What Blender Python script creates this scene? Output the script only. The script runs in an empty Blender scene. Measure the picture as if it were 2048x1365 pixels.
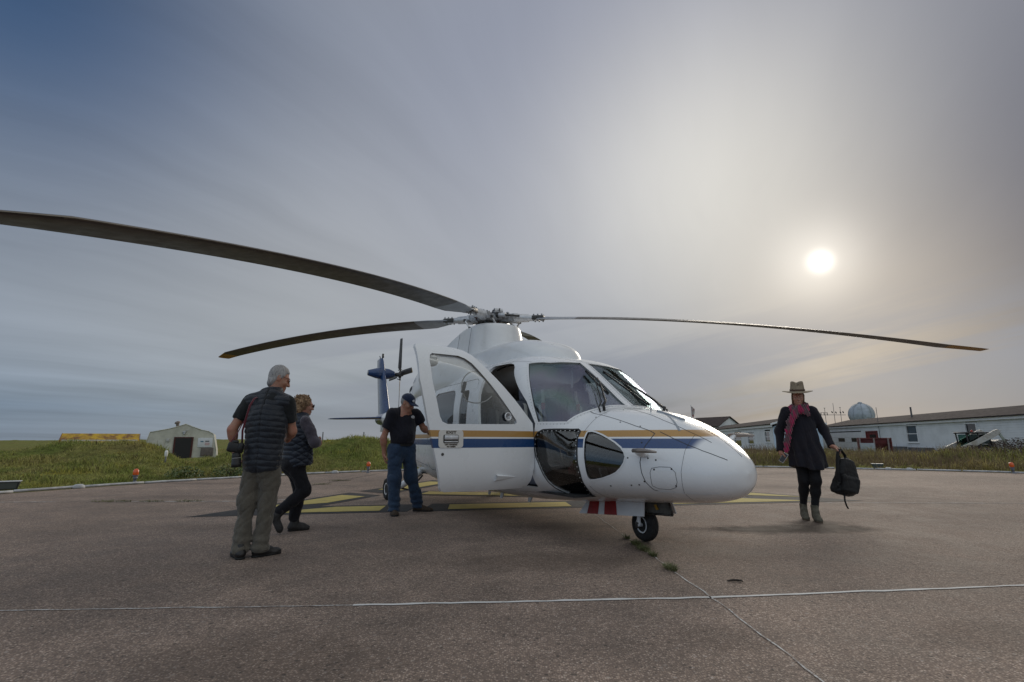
import bpy, bmesh, math, random
import numpy as np
from mathutils import Vector, Matrix
from mathutils.bvhtree import BVHTree

R = math.radians
rng = np.random.default_rng(7)
random.seed(7)
scene = bpy.context.scene
COL = scene.collection

# ------------------------------------------------------------------ camera
cam_data = bpy.data.cameras.new('camera')
cam_data.sensor_width = 36.0
cam_data.lens = 17.58
cam_data.clip_end = 5000
cam = bpy.data.objects.new('camera', cam_data)
cam.location = (0, 0, 1.02)
cam.rotation_euler = (R(90 + 11.23), 0, 0)
COL.objects.link(cam)
scene.camera = cam

# ------------------------------------------------------------------ sky, sun, exposure
SUN_EL, SUN_AZ = 17.2, 33.0          # azimuth from +Y towards +X
SUN = Vector((math.sin(R(SUN_AZ)) * math.cos(R(SUN_EL)), math.cos(R(SUN_AZ)) * math.cos(R(SUN_EL)), math.sin(R(SUN_EL))))


class NT:
    """small helper that wires shader nodes"""
    def __init__(s, tree):
        s.t = tree; s.n = tree.nodes; s.l = tree.links

    def new(s, kind, **kw):
        n = s.n.new(kind)
        for k, v in kw.items():
            setattr(n, k, v)
        return n

    def put(s, sock, v):
        if isinstance(v, bpy.types.NodeSocket):
            s.l.new(v, sock)
        elif v is not None:
            if hasattr(sock, 'default_value') and hasattr(sock.default_value, '__len__') and hasattr(v, '__len__') and len(sock.default_value) == 4 and len(v) == 3:
                v = (*v, 1)
            sock.default_value = v

    def math(s, op, a, b=None, c=None, clamp=False):
        n = s.new('ShaderNodeMath', operation=op, use_clamp=clamp)
        s.put(n.inputs[0], a); s.put(n.inputs[1], b)
        if c is not None: s.put(n.inputs[2], c)
        return n.outputs[0]

    def vmath(s, op, a, b=None, scale=None):
        n = s.new('ShaderNodeVectorMath', operation=op)
        s.put(n.inputs[0], a); s.put(n.inputs[1], b)
        if scale is not None: s.put(n.inputs['Scale'], scale)
        return n.outputs['Value'] if op in ('DOT_PRODUCT', 'LENGTH', 'DISTANCE') else n.outputs['Vector']

    def ramp(s, fac, stops, interp='LINEAR'):
        n = s.new('ShaderNodeValToRGB'); cr = n.color_ramp; cr.interpolation = interp
        while len(cr.elements) > 1: cr.elements.remove(cr.elements[-1])
        for i, (p, col) in enumerate(stops):
            e = cr.elements[0] if i == 0 else cr.elements.new(p)
            e.position = p
            if not hasattr(col, '__len__'): col = (col, col, col)
            e.color = (*col, 1) if len(col) == 3 else col
        s.put(n.inputs[0], fac)
        return n.outputs[0]

    def rng(s, v, a, b, c=0.0, d=1.0, smooth=True):
        n = s.new('ShaderNodeMapRange', interpolation_type='SMOOTHSTEP' if smooth else 'LINEAR')
        for i, x in enumerate((v, a, b, c, d)): s.put(n.inputs[i], x)
        return n.outputs[0]

    def noise(s, vec, scale, detail=4, rough=.55, dist=0.0, out=0):
        n = s.new('ShaderNodeTexNoise')
        s.put(n.inputs['Vector'], vec)
        n.inputs['Scale'].default_value = scale; n.inputs['Detail'].default_value = detail
        n.inputs['Roughness'].default_value = rough; n.inputs['Distortion'].default_value = dist
        return n.outputs[out]

    def mix(s, fac, a, b, blend='MIX'):
        n = s.new('ShaderNodeMix', data_type='RGBA', blend_type=blend)
        s.put(n.inputs[0], fac); s.put(n.inputs[6], a); s.put(n.inputs[7], b)
        return n.outputs[2]

    def xyz(s, v):
        n = s.new('ShaderNodeSeparateXYZ'); s.put(n.inputs[0], v); return n.outputs

    def comb(s, x, y, z):
        n = s.new('ShaderNodeCombineXYZ')
        for i, q in enumerate((x, y, z)): s.put(n.inputs[i], q)
        return n.outputs[0]

    def mapping(s, v, loc=(0, 0, 0), rot=(0, 0, 0), scale=(1, 1, 1)):
        n = s.new('ShaderNodeMapping'); s.put(n.inputs[0], v)
        n.inputs[1].default_value = loc; n.inputs[2].default_value = rot; n.inputs[3].default_value = scale
        return n.outputs[0]


world = bpy.data.worlds.new('World')
scene.world = world
world.use_nodes = True
nt = NT(world.node_tree)
nt.n.clear()
out = nt.new('ShaderNodeOutputWorld')
bg = nt.new('ShaderNodeBackground')
sky = nt.new('ShaderNodeTexSky', sky_type='NISHITA', sun_disc=False)
sky.sun_elevation = R(SUN_EL); sky.sun_rotation = R(SUN_AZ)
sky.air_density = 1.0; sky.dust_density = 0.6; sky.ozone_density = 2.0
d = nt.vmath('NORMALIZE', nt.new('ShaderNodeTexCoord').outputs['Generated'])
dx, dy, dz = nt.xyz(d)
cs = nt.vmath('DOT_PRODUCT', d, tuple(SUN))                         # cosine of the angle from the sun
# cirrus veil on a plane high above: direction divided by its height
zc = nt.math('ADD', nt.math('MAXIMUM', dz, 0.0), 0.10)
pl = nt.comb(nt.math('DIVIDE', dx, zc), nt.math('DIVIDE', dy, zc), 0.0)
warp = nt.vmath('ADD', pl, nt.vmath('SCALE', nt.noise(nt.vmath('SCALE', pl, None, .35), 1.0, 3, .5, out=1), None, 1.3))
def streak(loc, ang, sc):
    v_ = nt.mapping(warp, loc, (0, 0, R(ang)))
    return nt.vmath('MULTIPLY', v_, sc)


str1 = nt.noise(streak((3.1, 1.7, 0), -58, (.22, 1.1, 1)), 1.0, 6, .55, .12)
str2 = nt.noise(streak((7.3, 2.2, 0), -40, (.25, .6, 1)), .75, 5, .5, .1)
fine = nt.noise(streak((1.3, 4.2, 0), -64, (.40, 3.0, 1)), 1.7, 6, .58, .15)
ffade = nt.rng(dz, .10, .40)
cl = nt.math('ADD', nt.math('MULTIPLY', str1, .42), nt.math('ADD', nt.math('MULTIPLY', str2, .36), nt.math('MULTIPLY', nt.math('MULTIPLY_ADD', nt.math('SUBTRACT', fine, .5), ffade, .5), .26)))
# thin high overcast: an even veil with brighter and thinner places; each lobe is (direction, narrowness, colour)
LOBES = [((.274, .762, .587), 7.96, (-.476, -.438, -.284)), ((.357, .798, .485), 19.9, (.686, .637, .473)),      # bright veil above the sun
         ((-.635, .504, .585), 9.65, (-.508, -.478, -.388)),                                                  # blue gap, high on the left
         ((.756, .599, .264), 6.17, (-.401, -.401, -.370)),                                                   # thicker cloud right of the sun
         ((.595, .797, .100), 36.0, (.355, .286, .184))]                                                       # warm break near the horizon
field = nt.comb(.592, .588, .555)
for v_, k_, c_ in LOBES:
    w_ = nt.math('EXPONENT', nt.math('MULTIPLY', nt.math('SUBTRACT', nt.vmath('DOT_PRODUCT', d, v_), 1.0), k_))
    field = nt.vmath('ADD', field, nt.vmath('SCALE', nt.comb(*c_), None, w_))
haze_ = nt.math('EXPONENT', nt.math('DIVIDE', nt.math('MAXIMUM', dz, .05), -.142))
field = nt.vmath('ADD', field, nt.vmath('SCALE', nt.comb(-.457, -.420, -.347), None, haze_))
rear = nt.math('POWER', nt.math('MULTIPLY_ADD', cs, -.5, .5), 2.0)
field = nt.vmath('ADD', field, nt.vmath('SCALE', nt.comb(-.14, -.04, .12), None, rear))
field = nt.vmath('MAXIMUM', field, (.02, .03, .05))
# wisps: fibres in the gap on the left, long flat bands low down
gapw = nt.rng(nt.vmath('DOT_PRODUCT', d, (-.635, .504, .585)), .72, .97, .14, .42)
loww = nt.rng(dz, .24, .06, 0.0, .46)
amp = nt.math('ADD', gapw, loww)
field = nt.vmath('SCALE', field, None, nt.math('MULTIPLY_ADD', nt.math('SUBTRACT', cl, .5), nt.math('MULTIPLY', amp, 3.2), 1.0))
# long layered bands of grey cloud under the sun, tilting up to the right
bn_ = nt.noise(nt.comb(nt.math('MULTIPLY', dx, 1.1), nt.math('SUBTRACT', nt.math('MULTIPLY', dz, 13.0), nt.math('MULTIPLY', dx, 2.6)), nt.math('MULTIPLY', dy, .6)), 1.25, 5, .55, .25)
bf_ = nt.math('MULTIPLY', nt.rng(bn_, .40, .58), nt.math('MULTIPLY', nt.rng(dz, .27, .13), nt.rng(cs, .35, .80)))
field = nt.mix(nt.math('MULTIPLY', bf_, .72), field, (.235, .250, .295))
col = nt.mix(.06, field, nt.vmath('SCALE', sky.outputs[0], None, .09))
glow = nt.math('ADD', nt.math('MULTIPLY', nt.math('EXPONENT', nt.math('MULTIPLY', nt.math('SUBTRACT', cs, 1.0), 480)), .30), nt.math('MULTIPLY', nt.math('EXPONENT', nt.math('MULTIPLY', nt.math('SUBTRACT', cs, 1.0), 9000)), 1.1))
col = nt.vmath('ADD', col, nt.vmath('SCALE', nt.comb(1.0, .94, .84), None, glow))
nt.put(bg.inputs[0], col)
bg.inputs[1].default_value = 1.0
nt.l.new(bg.outputs[0], out.inputs[0])

sun_data = bpy.data.lights.new('sun', 'SUN')
sun_data.energy = 1.1
sun_data.angle = R(24)
sun_data.color = (1.0, .90, .76)
sun = bpy.data.objects.new('sun', sun_data)
sun.rotation_euler = SUN.to_track_quat('Z', 'Y').to_euler()
COL.objects.link(sun)

vs = scene.view_settings
vs.view_transform = 'Standard'; vs.look = 'None'; vs.exposure = 0.12; vs.gamma = 1.0
vs.use_curve_mapping = False
scene.cycles.max_bounces = 8
scene.cycles.transparent_max_bounces = 16
scene.cycles.caustics_reflective = False
scene.cycles.caustics_refractive = False

# ------------------------------------------------------------------ helpers: objects and meshes
def tag(o, label=None, cat=None, group=None, kind=None):
    if label: o['label'] = label
    if cat: o['category'] = cat
    if group: o['group'] = group
    if kind: o['kind'] = kind
    return o


def empty(name, loc=(0, 0, 0), rz=0.0):
    o = bpy.data.objects.new(name, None)
    o.empty_display_size = .2
    o.location = loc; o.rotation_euler = (0, 0, rz)
    COL.objects.link(o)
    return o


def link(name, me, mats=None, parent=None, loc=None, rot=None):
    o = bpy.data.objects.new(name, me)
    if mats is not None:
        for m in (mats if isinstance(mats, (list, tuple)) else [mats]):
            me.materials.append(m)
    if parent is not None: o.parent = parent
    if loc is not None: o.location = loc
    if rot is not None: o.rotation_euler = rot
    COL.objects.link(o)
    return o


class MB:
    """collects vertices and faces for one mesh"""
    def __init__(s): s.v = []; s.f = []; s.m = []; s.sm = []

    def add(s, vs, fs, mi=0, smooth=False):
        k = len(s.v); s.v.extend([tuple(q) for q in vs])
        for f in fs:
            s.f.append(tuple(k + i for i in f)); s.m.append(mi); s.sm.append(smooth)
        return s

    def box(s, c, size, M=None, mi=0, bev=0.0):
        hx, hy, hz = (q / 2 for q in size); c = Vector(c)
        if bev <= 0:
            P = [Vector((x * hx, y * hy, z * hz)) for z in (-1, 1) for x, y in ((-1, -1), (1, -1), (1, 1), (-1, 1))]
            fs = [(3, 2, 1, 0), (4, 5, 6, 7), (0, 1, 5, 4), (1, 2, 6, 5), (2, 3, 7, 6), (3, 0, 4, 7)]
        else:
            bm = bmesh.new(); bmesh.ops.create_cube(bm, size=1.0)
            bmesh.ops.scale(bm, vec=size, verts=bm.verts)
            bmesh.ops.bevel(bm, geom=bm.edges[:] + bm.verts[:], offset=min(bev, .49 * min(size)), segments=2, profile=.5, affect='EDGES')
            bm.verts.index_update()
            P = [v.co.copy() for v in bm.verts]; fs = [[v.index for v in f.verts] for f in bm.faces]; bm.free()
        if M is not None: P = [M @ q for q in P]
        return s.add([q + c for q in P], fs, mi, bev > 0)

    def quad(s, *p, mi=0): return s.add(p, [tuple(range(len(p)))], mi)

    def prism(s, loop, vec, mi=0):
        """closed loop of points pushed along vec (or to a second loop)"""
        n = len(loop); A = [Vector(q) for q in loop]
        B = [q + Vector(vec) for q in A] if not isinstance(vec, list) else [Vector(q) for q in vec]
        nrm = Vector((0, 0, 0))
        for i in range(n): nrm += A[i].cross(A[(i + 1) % n])
        if nrm.dot(B[0] - A[0]) < 0: A.reverse(); B.reverse()
        fs = [tuple(range(n - 1, -1, -1)), tuple(range(n, 2 * n))] + [(i, (i + 1) % n, n + (i + 1) % n, n + i) for i in range(n)]
        return s.add(A + B, fs, mi)

    def tube(s, path, r, n=10, mi=0, caps=True, flat=1.0):
        P = [Vector(q) for q in path]; m = len(P)
        rr = r if hasattr(r, '__len__') else [r] * m
        t0 = (P[1] - P[0]).normalized()
        u = t0.cross(Vector((0, 0, 1)))
        if u.length < .05: u = t0.cross(Vector((0, 1, 0)))
        u.normalize(); vs = []
        for i in range(m):
            t = (P[min(i + 1, m - 1)] - P[max(i - 1, 0)]).normalized()
            u = (u - t * u.dot(t)).normalized(); w = t.cross(u)
            for k in range(n):
                a = 2 * math.pi * k / n
                vs.append(P[i] + u * math.cos(a) * rr[i] + w * math.sin(a) * rr[i] * flat)
        fs = [(i * n + k, i * n + (k + 1) % n, (i + 1) * n + (k + 1) % n, (i + 1) * n + k) for i in range(m - 1) for k in range(n)]
        if caps: fs += [tuple(range(n - 1, -1, -1)), tuple(range((m - 1) * n, m * n))]
        return s.add(vs, fs, mi, True)

    def lathe(s, prof, n=24, M=None, mi=0, smooth=True):
        """profile of (radius, height) spun about z"""
        vs = []; m = len(prof)
        for r, z in prof:
            for k in range(n):
                a = 2 * math.pi * k / n; vs.append(Vector((r * math.cos(a), r * math.sin(a), z)))
        fs = [(i * n + k, i * n + (k + 1) % n, (i + 1) * n + (k + 1) % n, (i + 1) * n + k) for i in range(m - 1) for k in range(n)]
        if prof[0][0] > 1e-6: fs.append(tuple(range(n - 1, -1, -1)))
        if prof[-1][0] > 1e-6: fs.append(tuple(range((m - 1) * n, m * n)))
        if M is not None: vs = [M @ q for q in vs]
        return s.add(vs, fs, mi, smooth)

    def build(s, name, mats, parent=None, loc=None, rot=None, angle=None):
        me = bpy.data.meshes.new(name)
        me.from_pydata(s.v, [], s.f)
        me.polygons.foreach_set('material_index', s.m)
        me.polygons.foreach_set('use_smooth', s.sm)
        me.validate(); me.update()
        if angle: me.set_sharp_from_angle(angle=R(angle))
        return link(name, me, mats, parent, loc, rot)


def np_mesh(name, V, Fq, mats=None, parent=None, smooth=True, mi=None):
    """mesh from numpy arrays (faces all tris or all quads)"""
    me = bpy.data.meshes.new(name)
    k = Fq.shape[1]
    me.vertices.add(len(V)); me.vertices.foreach_set('co', np.ascontiguousarray(V, np.float32).ravel())
    me.loops.add(Fq.size); me.loops.foreach_set('vertex_index', np.ascontiguousarray(Fq, np.int32).ravel())
    me.polygons.add(len(Fq)); me.polygons.foreach_set('loop_start', np.arange(0, Fq.size, k, dtype=np.int32))
    me.polygons.foreach_set('use_smooth', np.full(len(Fq), smooth))
    if mi is not None: me.polygons.foreach_set('material_index', np.ascontiguousarray(mi, np.int32))
    me.update(calc_edges=True)
    return link(name, me, mats, parent)


def rot_to(v, up=(0, 0, 1)):
    """matrix that turns +z onto v"""
    return Vector(v).to_track_quat('Z', 'Y').to_matrix()


def boolean(o, cutter, op, solver='MANIFOLD'):
    m = o.modifiers.new('b', 'BOOLEAN'); m.operation = op; m.object = cutter
    m.solver = solver
    dg = bpy.context.evaluated_depsgraph_get(); dg.update()
    me = bpy.data.meshes.new_from_object(o.evaluated_get(dg), depsgraph=dg)
    o.modifiers.clear()
    return me


def drop(o):
    me = o.data; bpy.data.objects.remove(o)
    if me and me.users == 0: bpy.data.meshes.remove(me)


# ------------------------------------------------------------------ materials
MATS = {}


def mat(name, color=(.5, .5, .5), rough=.6, metal=0.0, bump=0.0, bscale=40.0, var=0.0, vscale=6.0, coat=0.0, spec=None, vcol=None, sheen=0.0, trans=0.0):
    """principled material with soft colour variation and fine relief"""
    if name in MATS: return MATS[name]
    m = bpy.data.materials.new(name); m.use_nodes = True
    t = NT(m.node_tree); b = t.n['Principled BSDF']
    tc = t.new('ShaderNodeTexCoord').outputs['Object']
    if var > 0 or vcol:
        c2 = vcol if vcol else tuple(q * (1 - var) for q in color)
        t.put(b.inputs['Base Color'], t.mix(t.rng(t.noise(tc, vscale, 5, .6), .35, .65), color, c2))
    else:
        b.inputs['Base Color'].default_value = (*color, 1)
    b.inputs['Roughness'].default_value = rough
    if rough > .15 and var > 0:
        t.put(b.inputs['Roughness'], t.rng(t.noise(tc, vscale * 2.3, 4, .6), .3, .7, rough * .85, min(1, rough * 1.15)))
    b.inputs['Metallic'].default_value = metal
    b.inputs['Coat Weight'].default_value = coat
    b.inputs['Coat Roughness'].default_value = .05
    b.inputs['Sheen Weight'].default_value = sheen
    if spec is not None: b.inputs['Specular IOR Level'].default_value = spec
    if bump > 0:
        bn = t.new('ShaderNodeBump'); bn.inputs['Strength'].default_value = min(1, bump); bn.inputs['Distance'].default_value = .01
        t.put(bn.inputs['Height'], t.noise(tc, bscale, 4, .6)); t.l.new(bn.outputs[0], b.inputs['Normal'])
    MATS[name] = m
    return m


def glass_mat(name, tint=(.8, .85, .86), refl=1.0, rough=.02, gtint=(1, 1, 1)):
    m = bpy.data.materials.new(name); m.use_nodes = True
    t = NT(m.node_tree); t.n.clear()
    o = t.new('ShaderNodeOutputMaterial'); tr = t.new('ShaderNodeBsdfTransparent'); gl = t.new('ShaderNodeBsdfGlossy')
    tr.inputs[0].default_value = (*tint, 1); gl.inputs[0].default_value = (*gtint, 1); gl.inputs['Roughness'].default_value = rough
    fr = t.new('ShaderNodeFresnel'); fr.inputs[0].default_value = 1.5
    mx = t.new('ShaderNodeMixShader')
    t.put(mx.inputs[0], t.math('MULTIPLY', fr.outputs[0], refl, clamp=True))
    t.l.new(tr.outputs[0], mx.inputs[1]); t.l.new(gl.outputs[0], mx.inputs[2]); t.l.new(mx.outputs[0], o.inputs[0])
    MATS[name] = m
    return m

# ------------------------------------------------------------------ ground: pad, paint, terrain, grass
PAD_C, PAD_R = np.array([5.12, 4.17]), 16.15


def pad_material():
    m = bpy.data.materials.new('exposed_aggregate_concrete'); m.use_nodes = True
    t = NT(m.node_tree); b = t.n['Principled BSDF']
    tc = t.new('ShaderNodeTexCoord').outputs['Object']
    big = t.noise(tc, .35, 5, .6); mid = t.noise(tc, 2.3, 5, .65); fine = t.noise(tc, 26, 3, .6)
    vo = t.new('ShaderNodeTexVoronoi'); t.put(vo.inputs['Vector'], tc); vo.inputs['Scale'].default_value = 95
    vo2 = t.new('ShaderNodeTexVoronoi'); t.put(vo2.inputs['Vector'], tc); vo2.inputs['Scale'].default_value = 41
    rnd = t.xyz(vo.outputs['Color'])[0]; rnd2 = t.xyz(vo2.outputs['Color'])[1]
    stone = t.ramp(rnd, [(0.0, (.13, .094, .073)), (.30, (.285, .210, .162)), (.62, (.40, .302, .236)), (.86, (.49, .38, .305)), (1.0, (.60, .49, .41))])
    base = t.mix(t.rng(vo.outputs['Distance'], .30, .60), stone, (.215, .160, .128))
    pale = t.math('MULTIPLY', t.rng(rnd2, .93, .96), t.rng(vo2.outputs['Distance'], .45, .25))
    base = t.mix(t.math('MULTIPLY', pale, .5), base, (.50, .44, .39))
    dark = t.math('MULTIPLY', t.rng(rnd2, .08, .05), t.rng(vo2.outputs['Distance'], .5, .3))
    base = t.mix(t.math('MULTIPLY', dark, .7), base, (.05, .042, .038))
    tone = t.math('MULTIPLY', t.rng(big, .3, .7, .76, 1.18), t.rng(mid, .25, .75, .78, 1.18))
    tone = t.math('MULTIPLY', tone, t.rng(fine, .3, .7, .85, 1.13))
    sx_, sy_, _z = t.xyz(tc)       # slabs poured at different times differ a little in tone
    tone = t.math('MULTIPLY', tone, t.rng(sx_, 1.23, 1.27, .955, 1.04, smooth=False)); tone = t.math('MULTIPLY', tone, t.rng(t.math('SUBTRACT', sy_, t.math('MULTIPLY', sx_, .10)), 3.40, 3.46, 1.05, .97, smooth=False)); tone = t.math('MULTIPLY', tone, t.rng(sy_, 8.85, 9.1, .98, 1.07, smooth=False))
    base = t.vmath('SCALE', base, None, tone)
    # tyre scuffs, old spills and contact shade painted at the hatted woman's feet, each with its own outline
    x, y, z = t.xyz(tc)

    def blot(cx, cy, rx, ry, rot, k):
        v = t.mapping(t.vmath('SUBTRACT', tc, (cx, cy, 0)), (0, 0, 0), (0, 0, R(rot)), (1 / rx, 1 / ry, 1))
        v = t.vmath('ADD', v, t.vmath('SCALE', t.vmath('SUBTRACT', t.noise(tc, 4.0, 5, .65, out=1), (.5, .5, .5)), None, 1.1))
        return t.math('MULTIPLY', t.rng(t.vmath('LENGTH', v), 1.0, .35), k)
    for args in ((3.15, 6.14, 1.35, .36, -8, 1.0), (3.6, 6.3, .9, .34, 20, 1.0), (2.7, 6.15, .75, .16, 0, .9), (.3, 4.6, 1.3, .5, 30, .35), (-1.2, 2.6, .9, .5, -20, .3), (2.6, 2.9, .7, .3, 15, .3), (-3.0, 6.3, 1.6, .4, 25, .3), (6.0, 11.5, 3.0, .5, 5, .3), (-7, 12.5, 2.0, .4, -10, .35), (4.8, 4.6, .6, .25, 40, .35), (.7, 6.4, .8, .35, 60, .45), (3.78, 6.62, .55, .26, 10, .8), (1.1, 2.9, .5, .25, 20, .25), (-5.5, 9.5, 2.2, .5, 10, .3), (1.55, 5.6, .3, .14, 10, .3)):
        base = t.mix(blot(*args), base, (.042, .026, .016))
    t.put(b.inputs['Base Color'], base)
    t.put(b.inputs['Roughness'], t.rng(mid, .3, .7, .78, .95))
    bn = t.new('ShaderNodeBump'); bn.inputs['Strength'].default_value = .75; bn.inputs['Distance'].default_value = .006
    t.put(bn.inputs['Height'], t.math('ADD', t.math('MULTIPLY', vo.outputs['Distance'], -1.0), t.math('MULTIPLY', fine, .8)))
    t.l.new(bn.outputs[0], b.inputs['Normal'])
    return m


PADM = pad_material()
mb = MB(); ring = [(PAD_C[0] + PAD_R * math.cos(a), PAD_C[1] + PAD_R * math.sin(a), 0) for a in np.linspace(0, 2 * math.pi, 180, endpoint=False)]
mb.quad(*ring); tag(mb.build('helipad', PADM), kind='structure')


def paint_material(name, col, worn, thr=(.42, .62), alt=(.15, .125, .11)):
    m = bpy.data.materials.new(name); m.use_nodes = True
    t = NT(m.node_tree); b = t.n['Principled BSDF']; tc = t.new('ShaderNodeTexCoord').outputs['Object']
    w = t.math('MULTIPLY', t.rng(t.math('ADD', t.math('MULTIPLY', t.noise(tc, 6, 6, .7), .6), t.math('MULTIPLY', t.noise(tc, 60, 3, .6), .4)), *thr), worn)
    c1 = t.mix(t.noise(tc, 1.5, 4, .6), col, tuple(q * .72 for q in col))
    t.put(b.inputs['Base Color'], t.mix(w, c1, alt)); b.inputs['Roughness'].default_value = .85
    bn = t.new('ShaderNodeBump'); bn.inputs['Strength'].default_value = .5; bn.inputs['Distance'].default_value = .005
    t.put(bn.inputs['Height'], t.noise(tc, 90, 3, .6)); t.l.new(bn.outputs[0], b.inputs['Normal'])
    MATS[name] = m
    return m


YPAINT = paint_material('worn_yellow_paint', (.54, .44, .13), .65, (.50, .70))
KPAINT = paint_material('black_paint_border', (.030, .029, .030), .5, (.5, .7))
WLINE = paint_material('chalky_white_joint', (.72, .71, .69), .95, (.42, .57), (.27, .22, .19))

# triangle of dashed yellow bars with black borders
VL = Vector((-4.35, 7.12)); du = Vector((math.cos(R(10)), math.sin(R(10)))); SL = 10.5
VR = VL + du * SL; VT = VL + Vector((math.cos(R(70)), math.sin(R(70)))) * SL


def bar(a, b, s0, s1, w0, w1, z, m, name, cut0=0.0, cut1=0.0):
    d_ = (b - a).normalized(); n_ = Vector((-d_.y, d_.x))
    q = [a + d_ * (s0 + cut0 * w0) + n_ * w0, a + d_ * (s1 + cut1 * w0) + n_ * w0, a + d_ * (s1 + cut1 * w1) + n_ * w1, a + d_ * (s0 + cut0 * w1) + n_ * w1]
    mb_ = MB(); mb_.quad(*[(p.x, p.y, z) for p in q]); o_ = mb_.build(name, m); tag(o_, kind='structure')
    return o_


for si_, (a, b, dashes) in enumerate(((VL, VR, ((.55, 2.45), (3.45, 5.38), (6.9, 9.9))), (VR, VT, ((.6, 3.0), (4.0, 6.0), (7.2, 9.7))), (VT, VL, ((.9, 3.0), (4.2, 6.4), (7.55, 9.85))))):
    for s0, s1 in dashes:
        e0 = .62 if s0 < 1.0 else .42; e1 = .62 if s1 > 9.5 else .42
        bar(a, b, s0 - e0, s1 + e1, -.02, .86, .004 + .0006 * si_, KPAINT, 'painted_border', 1.73 if s0 < 1 else .25, -1.73 if s1 > 9.5 else .25)
        bar(a, b, s0, s1, .14, .70, .008 + .0006 * si_, YPAINT, 'painted_bar', 1.73 if s0 < 1 else .1, -1.73 if s1 > 9.5 else .1)
bar(Vector((-1.9, 10.0)), Vector((1.2, 9.5)), 0, 3.1, -.12, .62, .006, KPAINT, 'painted_border')
bar(Vector((-1.9, 10.0)), Vector((1.2, 9.5)), .15, 2.95, 0, .5, .0105, YPAINT, 'painted_bar')


def wobble_line(name, pts, w, m, z=.004, step=.12, jit=.004, wj=.5, gaps=()):
    rs = np.random.default_rng(len(name) + int(abs(pts[0][0]) * 100)); L_ = []
    for a, b in zip(pts, pts[1:]):
        n_ = max(1, int(math.dist(a, b) / step))
        for i in range(n_): L_.append((a[0] + (b[0] - a[0]) * i / n_, a[1] + (b[1] - a[1]) * i / n_))
    L_.append(pts[-1]); mb_ = MB(); prev = None
    for i, (x, y) in enumerate(L_):
        j = min(i + 1, len(L_) - 1); k = max(i - 1, 0); d_ = Vector((L_[j][0] - L_[k][0], L_[j][1] - L_[k][1])).normalized(); n_ = Vector((-d_.y, d_.x))
        o_ = rs.normal(0, jit); ww = w * (1 + rs.normal(0, wj * .4)) / 2
        pr_ = ((x + n_.x * (o_ + ww), y + n_.y * (o_ + ww), z), (x + n_.x * (o_ - ww), y + n_.y * (o_ - ww), z))
        if prev is not None and not any(g0 < i / len(L_) < g1 for g0, g1 in gaps): mb_.quad(prev[1], pr_[1], pr_[0], prev[0])
        prev = pr_
    return tag(mb_.build(name, m), kind='structure')


DARKJ = paint_material('dark_joint_crack', (.045, .038, .033), .5)
wobble_line('slab_joint', [(-1.0, 3.41), (1.32, 3.57), (3.66, 3.85), (9.0, 4.5)], .028, paint_material('fresh_white_joint', (.80, .79, .77), .6, (.52, .70), (.30, .25, .21)))
wobble_line('slab_joint', [(-9.5, 3.0), (-3.12, 3.31), (-1.0, 3.41)], .014, WLINE)
wobble_line('slab_joint', [(1.14, 8.0), (1.16, 7.32), (1.23, 5.53)], .010, WLINE)
wobble_line('slab_joint', [(1.25, 5.0), (1.32, 3.57), (1.34, 2.39), (1.36, .5)], .010, WLINE)
wobble_line('slab_joint', [(-10.0, 8.7), (-4.64, 8.89), (-2.2, 9.6)], .05, WLINE, gaps=((.30, .42),))
wobble_line('slab_joint', [(5.2, 8.7), (8.4, 8.6), (14, 8.9)], .03, WLINE)
wobble_line('pad_crack', [(-4.6, 11.2), (-4.4, 13.62), (-4.1, 16.5)], .03, DARKJ, jit=.02)
wobble_line('pad_crack', [(7.0, 15.4), (9.06, 16.51), (10.5, 17.2)], .045, DARKJ, jit=.03)
wobble_line('pad_crack', [(-9.6, 9.6), (-4.64, 9.75)], .010, DARKJ, jit=.02)


# terrain ------------------------------------------------------------------------------------
def vnoise(x, y, s, seed):
    """smooth value noise on numpy arrays"""
    rs = np.random.default_rng(seed); T = rs.random((256, 256))
    u, v = x / s, y / s; i, j = np.floor(u).astype(int), np.floor(v).astype(int); fu, fv = u - i, v - j
    fu, fv = fu * fu * (3 - 2 * fu), fv * fv * (3 - 2 * fv)
    g_ = lambda a, b: T[a % 256, b % 256]
    return (g_(i, j) * (1 - fu) + g_(i + 1, j) * fu) * (1 - fv) + (g_(i, j + 1) * (1 - fu) + g_(i + 1, j + 1) * fu) * fv - .5


def sstep(x, a, b):
    t = np.clip((x - a) / (b - a), 0, 1); return t * t * (3 - 2 * t)


BUMPS = [(-14.7, 19.2, .68, 2.6, 2.6), (-21.5, 18.0, .46, 2.8, 4.0), (-12.5, 21.5, .30, 2.5, 2.5), (-6.8, 22.4, .70, 3.2, 2.6), (-10.8, 22.5, .25, 2.0, 2.5), (-1.5, 24.5, .40, 4.0, 3.0), (-27, 24, .5, 5, 5), (4, 26, .35, 5, 3), (19, 23.5, .12, 4, 2.2), (26, 22, .16, 4, 3), (12, 24.5, .12, 5, 2)]


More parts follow.
